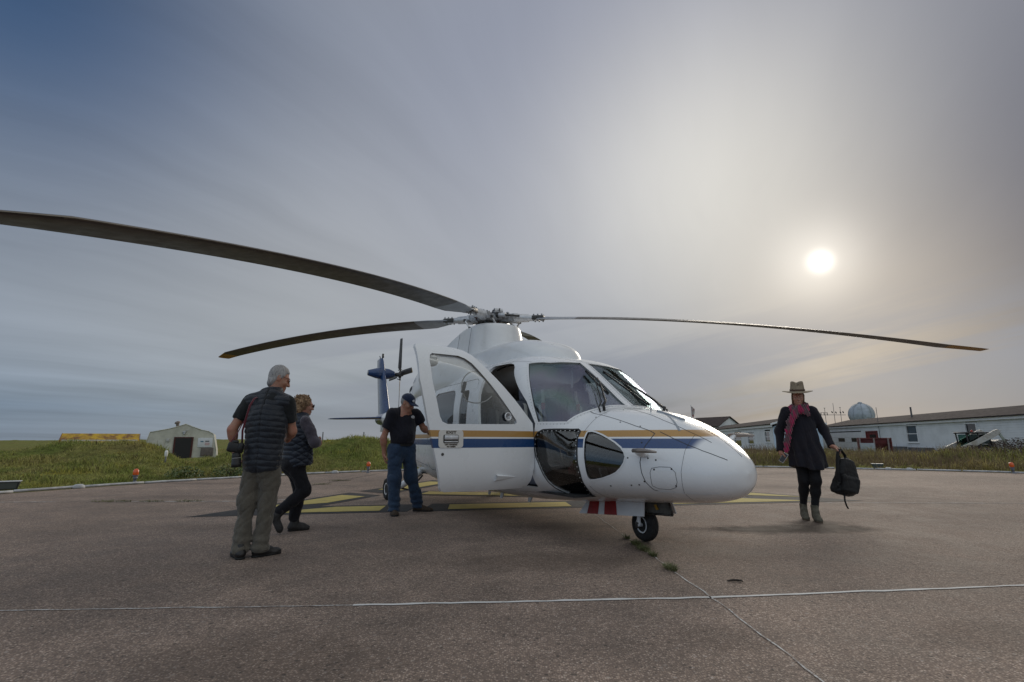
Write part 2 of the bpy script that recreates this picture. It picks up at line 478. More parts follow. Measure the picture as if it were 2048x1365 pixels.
def height(x, y):
    r = np.hypot(x - PAD_C[0], y - PAD_C[1]) - PAD_R
    left = sstep(-x, -6, 4); rgt = 1 - left
    rise = sstep(r, 0, 5.5)
    h = rise * (.30 * left + .12 * rgt)
    for bx, by, hh, sx, sy in BUMPS: h = h + hh * sstep(r, 0, 3.0) * np.exp(-((x - bx) / sx) ** 2 - ((y - by) / sy) ** 2)
    far = sstep(r, 9, 17)
    h = h * (1 - far) + far * (-.30 * left - .22 * rgt)
    gap = np.exp(-((x / np.maximum(y, 1) + .62) / .055) ** 2) * sstep(y, 9, 12) * (1 - sstep(y, 60, 90))
    h = h * (1 - .75 * gap) - .22 * gap * rise * sstep(r, 3, 8)
    vf = sstep(r, 45, 160)
    h = h * (1 - vf) + vf * (.55 + 2.2 * np.maximum(vnoise(x, y, 90, 5), -.3) * (1 - sstep(r, 400, 900)))
    n_ = vnoise(x, y, 2.7, 1) * .42 + vnoise(x, y, 1.1, 2) * .26 + vnoise(x, y, .5, 3) * .05
    return h + n_ * sstep(r, .2, 3.0) * (1 - .6 * far * rgt) - .015 * sstep(r, 0.0, .05)


rr = np.r_[np.linspace(0, 12, 60), np.geomspace(12.4, 60, 60), np.geomspace(63, 2500, 40)] + PAD_R - .02
aa = np.r_[np.linspace(R(-15), R(195), 620), np.linspace(R(196), R(344), 60)]
RR, AA = np.meshgrid(rr, aa, indexing='ij')
X, Y = PAD_C[0] + RR * np.cos(AA), PAD_C[1] + RR * np.sin(AA)
Z = height(X, Y)
V = np.stack([X, Y, Z], -1).reshape(-1, 3); na = len(aa)
F = ring_f = None
i, k = np.meshgrid(np.arange(len(rr) - 1), np.arange(na), indexing='ij'); k2 = (k + 1) % na
F = np.stack([i * na + k, (i + 1) * na + k, (i + 1) * na + k2, i * na + k2], -1).reshape(-1, 4)


def meadow_color(t, tc):
    big = t.noise(tc, .22, 5, .6); mid = t.noise(tc, .9, 5, .65)
    x, y, z = t.xyz(tc)
    green = t.mix(t.rng(mid, .35, .65), (.165, .20, .048), (.27, .275, .08))
    dry = t.mix(t.rng(t.noise(tc, 2.1, 4, .6), .3, .7), (.31, .245, .105), (.20, .145, .070))
    # the right-hand verge is browner and drier than the dunes on the left
    side = t.rng(x, 2.0, 14.0)
    dfac = t.math('ADD', t.rng(big, .42, .68, 0, .75), t.math('MULTIPLY', side, .16), clamp=True)
    c = t.mix(dfac, green, dry)
    return t.mix(t.math('MULTIPLY', t.rng(t.noise(tc, .55, 4, .6, 0.4), .58, .68), .55), c, (.38, .32, .05))


def soil_mat():
    m = bpy.data.materials.new('turf'); m.use_nodes = True
    t = NT(m.node_tree); b = t.n['Principled BSDF']; tc = t.new('ShaderNodeTexCoord').outputs['Object']
    c = t.vmath('SCALE', meadow_color(t, tc), None, t.rng(t.noise(tc, 5, 5, .7), .3, .7, .45, 1.0))
    t.put(b.inputs['Base Color'], c); b.inputs['Roughness'].default_value = 1.0; b.inputs['Specular IOR Level'].default_value = .1
    bn = t.new('ShaderNodeBump'); bn.inputs['Strength'].default_value = 1.0; bn.inputs['Distance'].default_value = .12
    t.put(bn.inputs['Height'], t.noise(tc, 7, 5, .7)); t.l.new(bn.outputs[0], b.inputs['Normal'])
    return m


o = np_mesh('ground', V, F[:, ::-1], soil_mat()); o['kind'] = 'structure'
if o.data.polygons[0].normal.z < 0: o.data.flip_normals()


def grass_mat():
    m = bpy.data.materials.new('grass_blades'); m.use_nodes = True
    t = NT(m.node_tree); b = t.n['Principled BSDF']; tc = t.new('ShaderNodeTexCoord').outputs['Object']
    g_ = t.new('ShaderNodeNewGeometry')
    rnd = g_.outputs['Random Per Island']
    c = t.vmath('SCALE', meadow_color(t, tc), None, t.rng(rnd, 0, 1, .6, 1.55))
    c = t.mix(t.rng(rnd, .90, .93, 0, .75, smooth=False), c, (.24, .19, .085))
    c = t.mix(t.rng(rnd, .07, .05, 0, .7, smooth=False), c, (.055, .035, .018))
    t.put(b.inputs['Base Color'], c); b.inputs['Roughness'].default_value = .55; b.inputs['Specular IOR Level'].default_value = .25
    tr = t.new('ShaderNodeBsdfTranslucent'); t.put(tr.inputs[0], t.vmath('SCALE', c, None, 1.3))
    mx = t.new('ShaderNodeMixShader'); mx.inputs[0].default_value = .35
    t.l.new(b.outputs[0], mx.inputs[1]); t.l.new(tr.outputs[0], mx.inputs[2]); t.l.new(mx.outputs[0], t.n['Material Output'].inputs[0])
    return m


GRASSM = grass_mat()


def blades(name, P, H, Wd, lean, seed, m=GRASSM):
    """five-vertex bent blades rooted at P"""
    rs = np.random.default_rng(seed); n = len(P)
    a = rs.random(n) * 2 * np.pi; b = a + rs.normal(0, .9, n)
    d1 = np.stack([np.cos(a), np.sin(a), np.zeros(n)], 1); sd = np.stack([-np.sin(b), np.cos(b), np.zeros(n)], 1)
    up = np.array([0, 0, 1.0]); L_ = (lean * (.4 + rs.random(n)))[:, None]; H = H[:, None]; Wd = Wd[:, None]
    mid = P + up * H * .55 + d1 * L_ * H * .30; tip = P + up * H * (1 - .25 * L_) + d1 * L_ * H
    V_ = np.stack([P - sd * Wd, P + sd * Wd, mid - sd * Wd * .75, mid + sd * Wd * .75, tip], 1).reshape(-1, 3)
    k_ = (np.arange(n) * 5)[:, None]
    F_ = np.concatenate([k_ + [0, 1, 3], k_ + [0, 3, 2], k_ + [2, 3, 4]], 1).reshape(-1, 3)
    return np_mesh(name, V_, F_, m, None, False)


def scatter(n, d0, d1, az0, az1, seed, power=1.0):
    """points on the meadow inside a wedge seen from the pad"""
    rs = np.random.default_rng(seed)
    u = rs.random(n); dd = d0 * (d1 / d0) ** (u ** power); az = R(az0) + (R(az1) - R(az0)) * rs.random(n)
    x, y = dd * np.sin(az), dd * np.cos(az)
    r = np.hypot(x - PAD_C[0], y - PAD_C[1]) - PAD_R
    ok = r > .10
    return x[ok], y[ok], r[ok], dd[ok], rs


x, y, r, dd, rs = scatter(430000, 9.5, 75, -58, 55, 11)
z = height(x, y)
left = sstep(-x, -6, 4)
tuft = .35 + 1.3 * (vnoise(x, y, .7, 21) + .5) ** 1.5 * (.5 + 1.0 * (vnoise(x, y, 2.6, 22) + .5))
Hh = (.20 + .20 * rs.random(len(x))) * tuft * (.95 - .52 * left)
Hh *= np.clip(.45 + r * .45, .4, 1.0)
Hh *= np.where(rs.random(len(x)) < .03, 1.5, 1.0)
ob = blades('grass', np.stack([x, y, z - .02], 1), Hh, .0035 + .00040 * dd * (.6 + .8 * rs.random(len(x))), .35 + .7 * rs.random(len(x)), 31)
tag(ob, 'rough green and straw coloured dune grass around the pad', 'grass', kind='stuff')

# tall seed stalks on the right-hand verge
x, y, r, dd, rs = scatter(15000, 17, 30, 22, 55, 12); z = height(x, y); ok = r > .8; x, y, z, dd = x[ok], y[ok], z[ok], dd[ok]
n_ = len(x)
STALK = mat('dry_seed_stalk', (.26, .19, .10), .9, var=.5, vscale=1.3, vcol=(.14, .088, .058))
ob = blades('seed_stalks', np.stack([x, y, z], 1),   .30 + .36 * rs.random(n_) * (.4 + (vnoise(x, y, 2.5, 44) + .5)), .0028 + .00016 * dd, .15 + .3 * rs.random(n_), 32, STALK)
tag(ob, 'tall dry brown seed stalks on the verge before the long building', 'dry grass', kind='stuff')


def leaf_cluster(name, c_, rad, n, size, m, seed, flat=.6, stem=True):
    rs = np.random.default_rng(seed); d_ = rs.normal(size=(n, 3)); d_ /= np.linalg.norm(d_, axis=1, keepdims=True); d_[:, 2] = np.abs(d_[:, 2])
    P = np.array(c_) + d_ * np.array([rad, rad, rad * flat]) * (rs.random((n, 1)) ** .45)
    u = rs.normal(size=(n, 3)); u /= np.linalg.norm(u, axis=1, keepdims=True); v = np.cross(u, rs.normal(size=(n, 3))); v /= np.linalg.norm(v, axis=1, keepdims=True)
    s_ = size * (.5 + rs.random((n, 1)))
    V_ = np.stack([P - u * s_, P + v * s_ * .4, P + u * s_, P - v * s_ * .4], 1).reshape(-1, 3)
    F_ = (np.arange(n) * 4)[:, None] + np.array([[0, 1, 2, 3]])
    return np_mesh(name, V_, F_, m, None, False)


LEAFD = mat('dark_green_leaf', (.06, .095, .028), .5, var=.5, vscale=9, vcol=(.12, .155, .04))
LEAFR = mat('reddish_brown_twigs', (.050, .032, .026), .8, var=.5, vscale=3, vcol=(.075, .045, .030))
LEAFY = mat('yellow_flower_heads', (.30, .22, .02), .7, var=.3, vscale=9, vcol=(.10, .12, .03))


def shrub(name, label, x, y, rad, n, size, m, seed, flat=.6, cat='shrub', group=None):
    z_ = float(height(np.array([x]), np.array([y]))[0])
    e_ = empty(name, (x, y, z_)); tag(e_, label, cat, group)
    a = leaf_cluster('foliage', (0, 0, .02), rad, n, size, m, seed, flat); a.parent = e_
    mb_ = MB(); rs = random.Random(seed)
    for q in range(7):
        t = rs.uniform(0, 6.28); mb_.tube([(0, 0, -.05), (rad * .3 * math.cos(t), rad * .3 * math.sin(t), rad * flat * .5), (rad * .6 * math.cos(t), rad * .6 * math.sin(t), rad * flat * .8)], [.012, .008, .004], 5)
    mb_.build('stems', mat('twig_bark', (.07, .052, .038), .9), e_)


shrub('leafy_shrub', 'dark green leafy shrub at the pad edge below the tent-shaped shelter', -8.05, 14.9, .62, 900, .035, LEAFD, 1)
shrub('leafy_shrub', 'low leafy shrub left of the dark one at the pad edge', -9.0, 14.2, .50, 600, .035, LEAFD, 2)
shrub('flowering_shrub', 'small yellow flowering shrub beside the grey haired man', -7.1, 15.6, .42, 500, .032, LEAFY, 3)
shrub('bramble', 'dark reddish bramble thicket at the right edge before the long building', 22.6, 22.8, 1.25, 5200, .035, LEAFR, 4, .72)
shrub('bramble', 'lower dark bramble next to the loader', 20.6, 22.9, .85, 2400, .035, LEAFR, 5, .6)


def weed(x, y, rad, n, label, seed):
    rs = np.random.default_rng(seed); wide = x > 0; n = n * 2; a = rs.random(n) * 6.283; q = rad * rs.random(n) ** .6
    P = np.stack([x + q * np.cos(a) * (.55 if wide else 1.4), y + q * np.sin(a) * (1.5 if wide else .45), np.zeros(n) + .002], 1)
    ob_ = blades('weed_tuft', P, .012 + .045 * rs.random(n) ** 2, .0015 + .0016 * rs.random(n), .8 + 1.2 * rs.random(n), seed, WEEDM)
    tag(ob_, label, 'weeds', 'weeds in the pad joints')


WEEDM = mat('fresh_green_weed', (.085, .105, .032), .6, var=.4, vscale=30, vcol=(.15, .15, .06))
for k_, (wx, wy, wr, wn, lb) in enumerate([(1.24, 5.30, .07, 160, 'weed tuft right under the nose wheel on the joint'), (1.25, 5.05, .09, 150, 'bushy weed tuft on the joint just in front of the nose wheel'), (1.27, 4.80, .05, 110, 'thin weed tuft on the joint, second from the crossing white line'), (1.28, 4.32, .07, 170, 'weed tuft on the joint nearest the crossing white line'),
                                      (1.22, 5.62, .05, 90, 'small weed behind the nose wheel on the joint'), (-6.75, 8.82, .26, 160, 'dark weed patch on the far left pale joint'), (-6.1, 8.84, .16, 90, 'weed patch in the middle of the left pale joint'), (-5.5, 8.87, .18, 110, 'weed patch on the pale joint nearest the grey haired man'), (-4.48, 12.2, .16, 130, 'weed patch in the dark crack behind the walking woman'), (-4.42, 13.3, .2, 160, 'weed patch at the far end of the dark crack')]):
    weed(wx, wy, wr, wn, lb, 60 + k_)

# loose grit on the pad
rs = np.random.default_rng(77); n_ = 900
rad_ = PAD_R * np.sqrt(rs.random(n_)) * .995; an_ = rs.random(n_) * 6.283
x, y = PAD_C[0] + rad_ * np.cos(an_), PAD_C[1] + rad_ * np.sin(an_); ok = (y > 1.5) & (np.hypot(x, y) < 14); x, y = x[ok], y[ok]; n_ = len(x)
s_ = .003 + .006 * rs.random(n_) ** 3
tet = np.array([[1, .1, -.4], [-.5, .9, -.4], [-.6, -.8, -.4], [.1, .05, .75], [.5, .6, .3]])
V_ = (np.stack([x, y, s_ * .35], 1)[:, None, :] + tet[None] * s_[:, None, None] * (.7 + .6 * rs.random((n_, 5, 1)))).reshape(-1, 3)
F_ = ((np.arange(n_) * 5)[:, None, None] + np.array([[0, 4, 3], [4, 1, 3], [1, 2, 3], [2, 0, 3], [0, 1, 4], [0, 2, 1]])[None]).reshape(-1, 3)
tag(np_mesh('loose_grit', V_, F_, mat('grit_stone', (.42, .37, .32), .9, var=.6, vscale=4, vcol=(.12, .10, .09)), None, False), 'scattered loose grit on the pad', 'grit', kind='stuff')

# ------------------------------------------------------------------ pad edge: conduit, lamps, boxes
def pad_edge(az_deg, off=0.0):
    """point on the pad rim in the direction az (degrees from +Y towards +X, from the pad centre)"""
    a = R(az_deg); return Vector((PAD_C[0] + (PAD_R + off) * math.sin(a), PAD_C[1] + (PAD_R + off) * math.cos(a), 0))


PIPE = mat('weathered_white_conduit', (.50, .51, .52), .6, var=.35, vscale=5)
CONC = mat('pale_concrete_kerb', (.40, .37, .33), .9, var=.3, vscale=7, bump=.3)
con = tag(empty('edge_conduit', (PAD_C[0], PAD_C[1], 0)), 'pale conduit running along the rim of the pad', 'conduit')
for k_ in range(36):
    a0, a1 = -72 + k_ * 4.2, -72 + (k_ + 1) * 4.2 - .12
    P = [pad_edge(a0 + (a1 - a0) * j / 6, .0 + .02 * math.sin(k_ * 2.1 + j)) - Vector((PAD_C[0], PAD_C[1], 0)) + Vector((0, 0, .030 + .006 * math.sin(k_ * 1.3))) for j in range(7)]
    mb = MB(); mb.tube(P, .034, 8, 0, True, .8); mb.build('pipe', PIPE, con)
for a_ in (-41.5, 30.2, 32.3, -64):
    p = pad_edge(a_, 0); mb = MB(); mb.lathe([(.11, 0), (.12, .02), (.10, .06), (.06, .085), (0, .09)], 14); mb.build('junction_box', PIPE, con, (p.x - PAD_C[0], p.y - PAD_C[1], 0))

ORANGE = mat('orange_lamp_lens', (.75, .115, .012), .25, coat=.4, var=.15, vscale=20)
GALV = mat('grey_painted_stem', (.17, .18, .21), .5, metal=.3, var=.3, vscale=12)


def marker(x, y, label, tilt=0):
    o_ = tag(empty('marker_light', (x, y, 0)), label, 'marker light', 'orange pad edge lights'); o_.rotation_euler = (0, R(tilt), .3)
    mb_ = MB(); mb_.lathe([(.055, .20), (.060, .215), (.062, .26), (.058, .30), (.045, .33), (.022, .347), (0, .35)], 18); mb_.build('lens', ORANGE, o_)
    mb_ = MB(); mb_.lathe([(.075, 0), (.075, .012), (.035, .02), (.032, .10), (.045, .11), (.045, .16), (.034, .165), (.062, .185), (.064, .20), (0, .20)], 18); mb_.build('stem', GALV, o_)


STEEL_ = mat('bolt_steel', (.2, .2, .2), .4, metal=.8)
marker(-9.05, 12.42, 'orange topped marker light left of the tent-shaped shelter')
marker(-4.6, 16.5, 'orange topped marker light between the walking woman and the capped man')
marker(15.75, 16.2, 'slightly leaning orange topped marker light at the right edge', -9)


def flood(x, y, rz, label, body):
    o_ = tag(empty('floodlight', (x, y, float(height(np.array([x]), np.array([y]))[0])), rz), label, 'floodlight'); o_.scale = (.8, .8, .72)
    mb_ = MB(); mb_.prism([(-.19, -.07, .06), (.19, -.07, .06), (.17, .09, .10), (-.17, .09, .10)], [Vector((-.22, -.10, .27)), Vector((.22, -.10, .27)), Vector((.22, .12, .27)), Vector((-.22, .12, .27))]); mb_.build('housing', body, o_)
    mb_ = MB(); mb_.box((0, .01, .282), (.47, .26, .022), None, 0, .006); mb_.build('top_plate', mat('pale_flood_lid', (.55, .56, .57), .5, var=.2), o_)
    mb_ = MB(); mb_.add([(-.16, -.076, .085), (.16, -.076, .085), (.185, -.099, .245), (-.185, -.099, .245)], [(0, 1, 2, 3)]); mb_.build('lens', mat('dull_flood_glass', (.10, .11, .11), .2), o_)
    for s_ in (-1, 1):
        mb_ = MB(); mb_.box((s_ * .15, 0, .03), (.03, .10, .09), None, 0); mb_.build('foot', GALV, o_)


flood(-10.25, 10.55, R(35), 'dark boxy floodlight at the left edge of the picture', mat('black_flood_housing', (.03, .032, .035), .5, var=.3))
flood(13.45, 18.95, R(-30), 'small green and white floodlight box behind the woman with backpack', mat('green_flood_housing', (.05, .085, .06), .5, var=.3))

# small things on the pad and in the grass
o = tag(empty('driftwood_stick', (1.64, 3.95, 0), R(8)), 'broken dark twig lying on the pad near the white line', 'stick')
TWIG = mat('dark_wet_wood', (.035, .026, .02), .8, var=.4, vscale=30)
mb = MB(); mb.tube([(-.06, 0, .008), (-.01, .004, .012), (.035, -.002, .010), (.06, .006, .008)], [.005, .008, .007, .003], 6); mb.build('shaft', TWIG, o)
mb = MB(); mb.tube([(.02, 0, .012), (.04, -.02, .010), (.045, -.032, .008)], [.006, .005, .003], 6); mb.build('fork', TWIG, o)
o = tag(empty('marker_post', (-11.47, 17.0, float(height(np.array([-11.47]), np.array([17.0]))[0]))), 'short white plastic post standing in the dune grass', 'post')
mb = MB(); mb.tube([(0, 0, -.1), (0, 0, .34)], .022, 8); mb.build('stake', GALV, o); mb = MB(); mb.lathe([(.03, .22), (.045, .25), (.05, .36), (.04, .42), (0, .44)], 12); mb.build('cap', mat('white_plastic', (.75, .75, .73), .5), o)
for px_, lb in ((-14.87, 'thin bare pole on the dune behind the walking woman'), (-11.65, 'thin bare pole on the dune left of the tail')):
    z0 = float(height(np.array([px_]), np.array([40.0]))[0]); mb = MB(); mb.tube([(px_, 40, z0 - .3), (px_, 40, 1.66)], [.06, .045], 8); tag(mb.build('fence_pole', mat('grey_weathered_pole', (.16, .16, .16), .8, var=.3)), lb, 'pole', 'bare poles on the dune')

# ------------------------------------------------------------------ left: shed and tent-shaped shelter
LICHEN = None


def roof_mat():
    m = bpy.data.materials.new('lichen_covered_roof'); m.use_nodes = True
    t = NT(m.node_tree); b = t.n['Principled BSDF']; tc = t.new('ShaderNodeTexCoord').outputs['Object']
    f_ = t.rng(t.noise(tc, 1.1, 6, .7), .36, .60); c = t.mix(f_, (.15, .065, .04), (.52, .33, .03)); c = t.mix(t.rng(t.noise(tc, 5, 4, .7), .55, .7, 0, .6), c, (.24, .21, .05))
    t.put(b.inputs['Base Color'], c); b.inputs['Roughness'].default_value = .95
    return m


def gz(x, y): return float(height(np.array([x]), np.array([y]))[0])


shed = tag(empty('shed', (-37.4, 46.5, gz(-37.4, 46.5) - .1), R(36)), 'low shed with orange lichen on its roof, half hidden by the dune', 'shed')
sz = shed.location.z; shed.scale = (.78, 1, 1)
mb = MB(); mb.box((0, 0, .5 - sz / 2), (6.7, 3.2, 1.15 - sz), None); mb.build('wall', mat('grey_white_boards', (.70, .68, .64), .8, var=.3, vscale=3), shed)
mb = MB()
for s_ in (-1, 1):
    slab_ = [(-3.6, s_ * 1.85, .78 - sz), (3.5, s_ * 1.85, .78 - sz), (3.5, 0, 1.56 - sz), (-3.6, 0, 1.56 - sz)]
    mb.prism(slab_, Vector((0, 0, .06)))
LICHEN = roof_mat(); mb.build('roof', LICHEN, shed)
for x_ in (-3.62, 3.52):
    mb = MB()
    for s_ in (-1, 1): mb.prism([(x_, s_ * 1.87, .70 - sz), (x_, s_ * 1.87, .86 - sz), (x_, 0, 1.64 - sz), (x_, 0, 1.48 - sz)], Vector((.04, 0, 0)))
    mb.build('barge_board', mat('faded_red_trim', (.17, .035, .025), .8, var=.3), shed)
mb = MB(); mb.box((-.05, -1.88, .75 - sz), (7.1, .05, .10)); mb.build('fascia', MATS['faded_red_trim'], shed)

SHX, SHY = -24.5, 38.0
sh = tag(empty('shelter', (SHX, SHY, 0), R(29)), 'beige canvas shelter with faceted roof and dark doorway on the left', 'shelter')
sh.scale = (.86, 1, 1)
CANVAS = mat('beige_canvas', (.58, .57, .49), .85, var=.22, vscale=1.2, bump=.3, bscale=6)
prof = [(-2.75, -.75), (-2.68, .58), (-2.45, 1.60), (-1.1, 1.86), (-.35, 2.08), (.05, 2.22), (.5, 2.05), (1.25, 1.80), (1.85, 1.68), (2.22, 1.48), (2.55, .2), (2.66, -.75)]
mb = MB(); mb.prism([(x_, 0, z_) for x_, z_ in prof], Vector((0, 6.5, 0))); mb.build('canvas_shell', CANVAS, sh)
mb = MB()
for (x0, z0), (x1, z1) in zip(prof, prof[1:]): mb.tube([(x0, -.01, z0), (x1, -.01, z1)], .035, 6)
mb.build('front_frame', mat('pale_canvas_hem', (.62, .61, .54), .8, var=.2), sh)
for x_ in (-2.1, -1.55, -1.0):
    mb = MB(); mb.box((x_, -.012, .55), (.50, .02, 1.0), None, 0, .004); mb.build('wall_panel', CANVAS, sh)
mb = MB(); mb.box((.03, -.03, .45), (1.42, .06, 1.62)); mb.build('door_frame', mat('dark_red_door_frame', (.085, .022, .018), .7, var=.3), sh)
mb = MB(); mb.box((.03, -.07, .45), (1.16, .03, 1.46)); mb.build('doorway', mat('dark_doorway', (.012, .011, .011), .6), sh)
mb = MB(); mb.box((1.65, -.03, .85), (1.12, .04, .70), None, 0, .01); sgn = mb.build('sign', mat('white_sign_board', (.66, .68, .70), .5, var=.06), sh)
mb = MB()
for x0, w_, z0, h_, mi_ in ((1.40, .22, .93, .09, 0), (1.80, .30, .95, .07, 1), (1.80, .34, .82, .025, 2), (1.82, .38, .75, .025, 2), (1.80, .34, .68, .025, 2)): mb.box((x0, -.055, z0), (w_, .006, h_), None, mi_)
mb.build('sign_print', [mat('blue_print', (.10, .20, .28), .6), mat('black_print', (.02, .02, .025), .6), mat('red_print', (.45, .10, .09), .6)], sgn)
mb = MB(); mb.box((1.85, -.05, .16), (.95, .08, .62), None, 0, .01); mb.build('notice_board', mat('grey_brown_board', (.16, .135, .12), .8, var=.3), sh)
mb = MB(); mb.box((-1.1, -.06, 1.02), (.22, .10, .24), None, 0, .02); mb.build('meter_box', mat('pale_meter_box', (.45, .45, .43), .6), sh)
mb = MB(); mb.box((0, -.06, 1.62), (.24, .10, .14), None, 0, .03); mb.tube([(.1, -.08, 1.72), (.3, -.14, 1.76)], .03, 8); mb.lathe([(0, 0), (.07, .05), (.09, .12), (0, .16)], 12, Matrix.Translation((.02, -.16, 1.40))); mb.build('lamp', PIPE, sh)
mb = MB(); mb.lathe([(.13, 0), (.12, .25), (.20, .28), (.22, .36), (.14, .44), (0, .47)], 14, Matrix.Translation((-.55, .4, 1.98)) @ Matrix.Rotation(R(-12), 4, 'Y')); mb.build('roof_vent', mat('rusty_roof_cowl', (.27, .22, .19), .7, var=.4, vscale=8), sh)

# ------------------------------------------------------------------ right: long clapboard building and wing
SIDING = mat('white_painted_clapboard', (.80, .82, .84), .7, var=.12, vscale=1.0)
ROOFM = mat('grey_brown_shingle', (.070, .058, .060), 1.0, spec=.05, var=.35, vscale=2.0, bump=.5, bscale=12)
TRIM = mat('white_trim', (.84, .85, .86), .6, var=.1, vscale=3)
DARKG = glass_mat('building_window_glass', (.12, .13, .14), 1.6, .03)
INNER = mat('dim_room', (.05, .05, .05), .9)


def facade(root, e_, L0, L1, z0, z1, holes, n_):
    """clapboards one by one along the wall, interrupted at the openings; local x runs along the wall"""
    bz = .155; k_ = 0; z = z0
    me_cache = {}
    while z < z1 - .02:
        zt = min(z + bz, z1); segs = [(L0, L1)]
        for (h0, h1, hz0, hz1) in holes:
            if zt > hz0 and z < hz1:
                ns = []
                for a, b in segs:
                    if h1 <= a or h0 >= b: ns.append((a, b))
                    else:
                        if h0 > a: ns.append((a, h0))
                        if h1 < b: ns.append((h1, b))
                segs = ns
        for a, b in segs:
            if b - a < .03: continue
            mb_ = MB(); mb_.prism([(a, -.028, z), (a, -.008, zt), (a, .03, zt), (a, .03, z)], Vector((b - a, 0, 0))); mb_.build('clapboard', SIDING, root)
        z += bz


def sash(root, x0, x1, z0, z1, name='window'):
    w_ = empty(name, ((x0 + x1) / 2, 0, 0)); w_.parent = root; hw = (x1 - x0) / 2
    mb_ = MB(); f = .09
    for bx in (((-hw + f / 2), (z0 + z1) / 2, f, z1 - z0), ((hw - f / 2), (z0 + z1) / 2, f, z1 - z0), (0, z1 - f / 2, 2 * hw - 2 * f, f), (0, z0 + f / 2, 2 * hw - 2 * f, f)): mb_.box((bx[0], -.03, bx[1]), (bx[2], .10, bx[3]))
    mb_.build('window_frame', TRIM, w_)
    mb_ = MB(); mb_.box((0, -.02, (z0 + z1) / 2), (2 * hw - 2 * f, .05, .06)); mb_.build('meeting_rail', TRIM, w_)
    for za, zb in ((z0 + f, (z0 + z1) / 2 - .03), ((z0 + z1) / 2 + .03, z1 - f)):
        mb_ = MB(); mb_.box((0, .01, (za + zb) / 2), (2 * hw - 2 * f, .01, zb - za)); mb_.build('pane', DARKG, w_)
    mb_ = MB(); mb_.box((0, -.06, z0 - .03), (2 * hw + .1, .12, .05)); mb_.build('sill', TRIM, w_)
    mb_ = MB(); mb_.box((0, .22, (z0 + z1) / 2), (2 * hw + .3, .02, z1 - z0 + .3)); mb_.build('blind_backing', INNER, w_)


def long_house(name, label, A, B, holes_win, extra, depth, ridge, ext0=0.0, ext1=0.0):
    """A and B are ground points of the facade; local x from A to B, local y into the house"""
    A = Vector((A[0], A[1], 0)); B = Vector((B[0], B[1], 0)); L_ = (B - A).length; d_ = (B - A).normalized()
    ang = math.atan2(d_.y, d_.x)
    return A, L_, ang


# the facade runs away from the camera; seen from the pad the wall faces -x, so local +y (into the house) must point to +x
mainb = tag(empty('long_building', (37.66, 62.0, 0), math.atan2(-.98, -.197)), 'long white clapboard building with grey roof behind the right-hand grass', 'building')
# local x: from the far left end (0) towards the right edge of the picture (x grows towards the camera)
def LX(s): return 31.6 - s                     # s = metres from the right picture edge
holes = [(LX(13.0), LX(11.3), .82, 2.30), (LX(5.45), LX(4.2), .82, 2.25), (LX(30.4), LX(21.2), .0, 1.90), (LX(20.2), LX(17.9), -.2, 1.80)]
facade(mainb, None, 0.0, 46.0, -.35, 2.36, holes, None)
mb = MB(); mb.box((23.0, .23 + 3.0, .9), (45.9, 5.9, 2.9)); mb.build('wall_core', INNER, mainb)
mb = MB(); mb.box((23.0, -.19, 2.47), (46.6, .05, .26)); mb.build('fascia', TRIM, mainb)
mb = MB(); mb.box((23.0, -.09, 2.36), (46.4, .18, .03)); mb.build('soffit', TRIM, mainb)
mb = MB(); mb.prism([(-.3, -.32, 2.60), (-.3, 3.3, 3.42), (-.3, 3.3, 3.34), (-.3, -.32, 2.52)], Vector((46.7, 0, 0))); mb.prism([(-.3, 6.6, 2.60), (-.3, 3.3, 3.42), (-.3, 3.3, 3.34), (-.3, 6.6, 2.52)], Vector((46.7, 0, 0))); mb.build('roof', ROOFM, mainb)
mb = MB(); mb.prism([(-.02, 0, 2.36), (-.02, 6.3, 2.36), (-.02, 3.3, 3.36)], Vector((.04, 0, 0))); mb.box((-.0, 3.1, 1.0), (.06, 6.3, 2.8)); mb.build('end_wall', SIDING, mainb)
sash(mainb, LX(13.0), LX(11.3), .82, 2.30); sash(mainb, LX(5.45), LX(4.2), .82, 2.25)
gd = empty('garage_door', (0, 0, 0)); gd.parent = mainb
GD0, GD1 = LX(30.4), LX(21.2)
for k_ in range(4):
    z0 = -.3 + k_ * .545; z1 = z0 + .535
    if k_ != 2 - 0 and True:
        mb = MB(); mb.box(((GD0 + GD1) / 2, .05, (z0 + z1) / 2), (GD1 - GD0 - .02, .04, z1 - z0)); mb.build('door_panel', TRIM, gd)
    else:
        xs = [GD0 + .01]
        for w0, w1 in ((29.9, 28.5), (27.0, 25.3), (23.75, 22.1)): xs += [LX(w0), LX(w1)]
        xs.append(GD1 - .01)
        for q in range(0, len(xs), 2):
            mb = MB(); mb.box(((xs[q] + xs[q + 1]) / 2, .05, (z0 + z1) / 2), (xs[q + 1] - xs[q], .04, z1 - z0)); mb.build('door_panel', TRIM, gd)
        for q in range(1, len(xs) - 1, 2):
            for za, zb in ((z0, z0 + .06), (z1 - .06, z1)):
                mb = MB(); mb.box(((xs[q] + xs[q + 1]) / 2, .05, (za + zb) / 2), (xs[q + 1] - xs[q], .04, zb - za)); mb.build('door_panel', TRIM, gd)
            mb = MB(); mb.box(((xs[q] + xs[q + 1]) / 2, .06, (z0 + z1) / 2), (xs[q + 1] - xs[q], .01, .42)); mb.build('pane', DARKG, gd)
REDD = mat('faded_red_door_paint', (.17, .018, .020), .6, var=.3, vscale=4)
rd = empty('side_door', (0, 0, 0)); rd.parent = mainb
mb = MB(); mb.box((LX(19.05), .0, .80), (2.28, .07, 2.0)); mb.build('door_leaf', REDD, rd)
mb = MB(); mb.box((LX(18.9), -.045, 1.32), (1.2, .02, .5)); mb.build('pane', mat('dark_door_glass', (.015, .015, .018), .15), rd)
mb = MB()
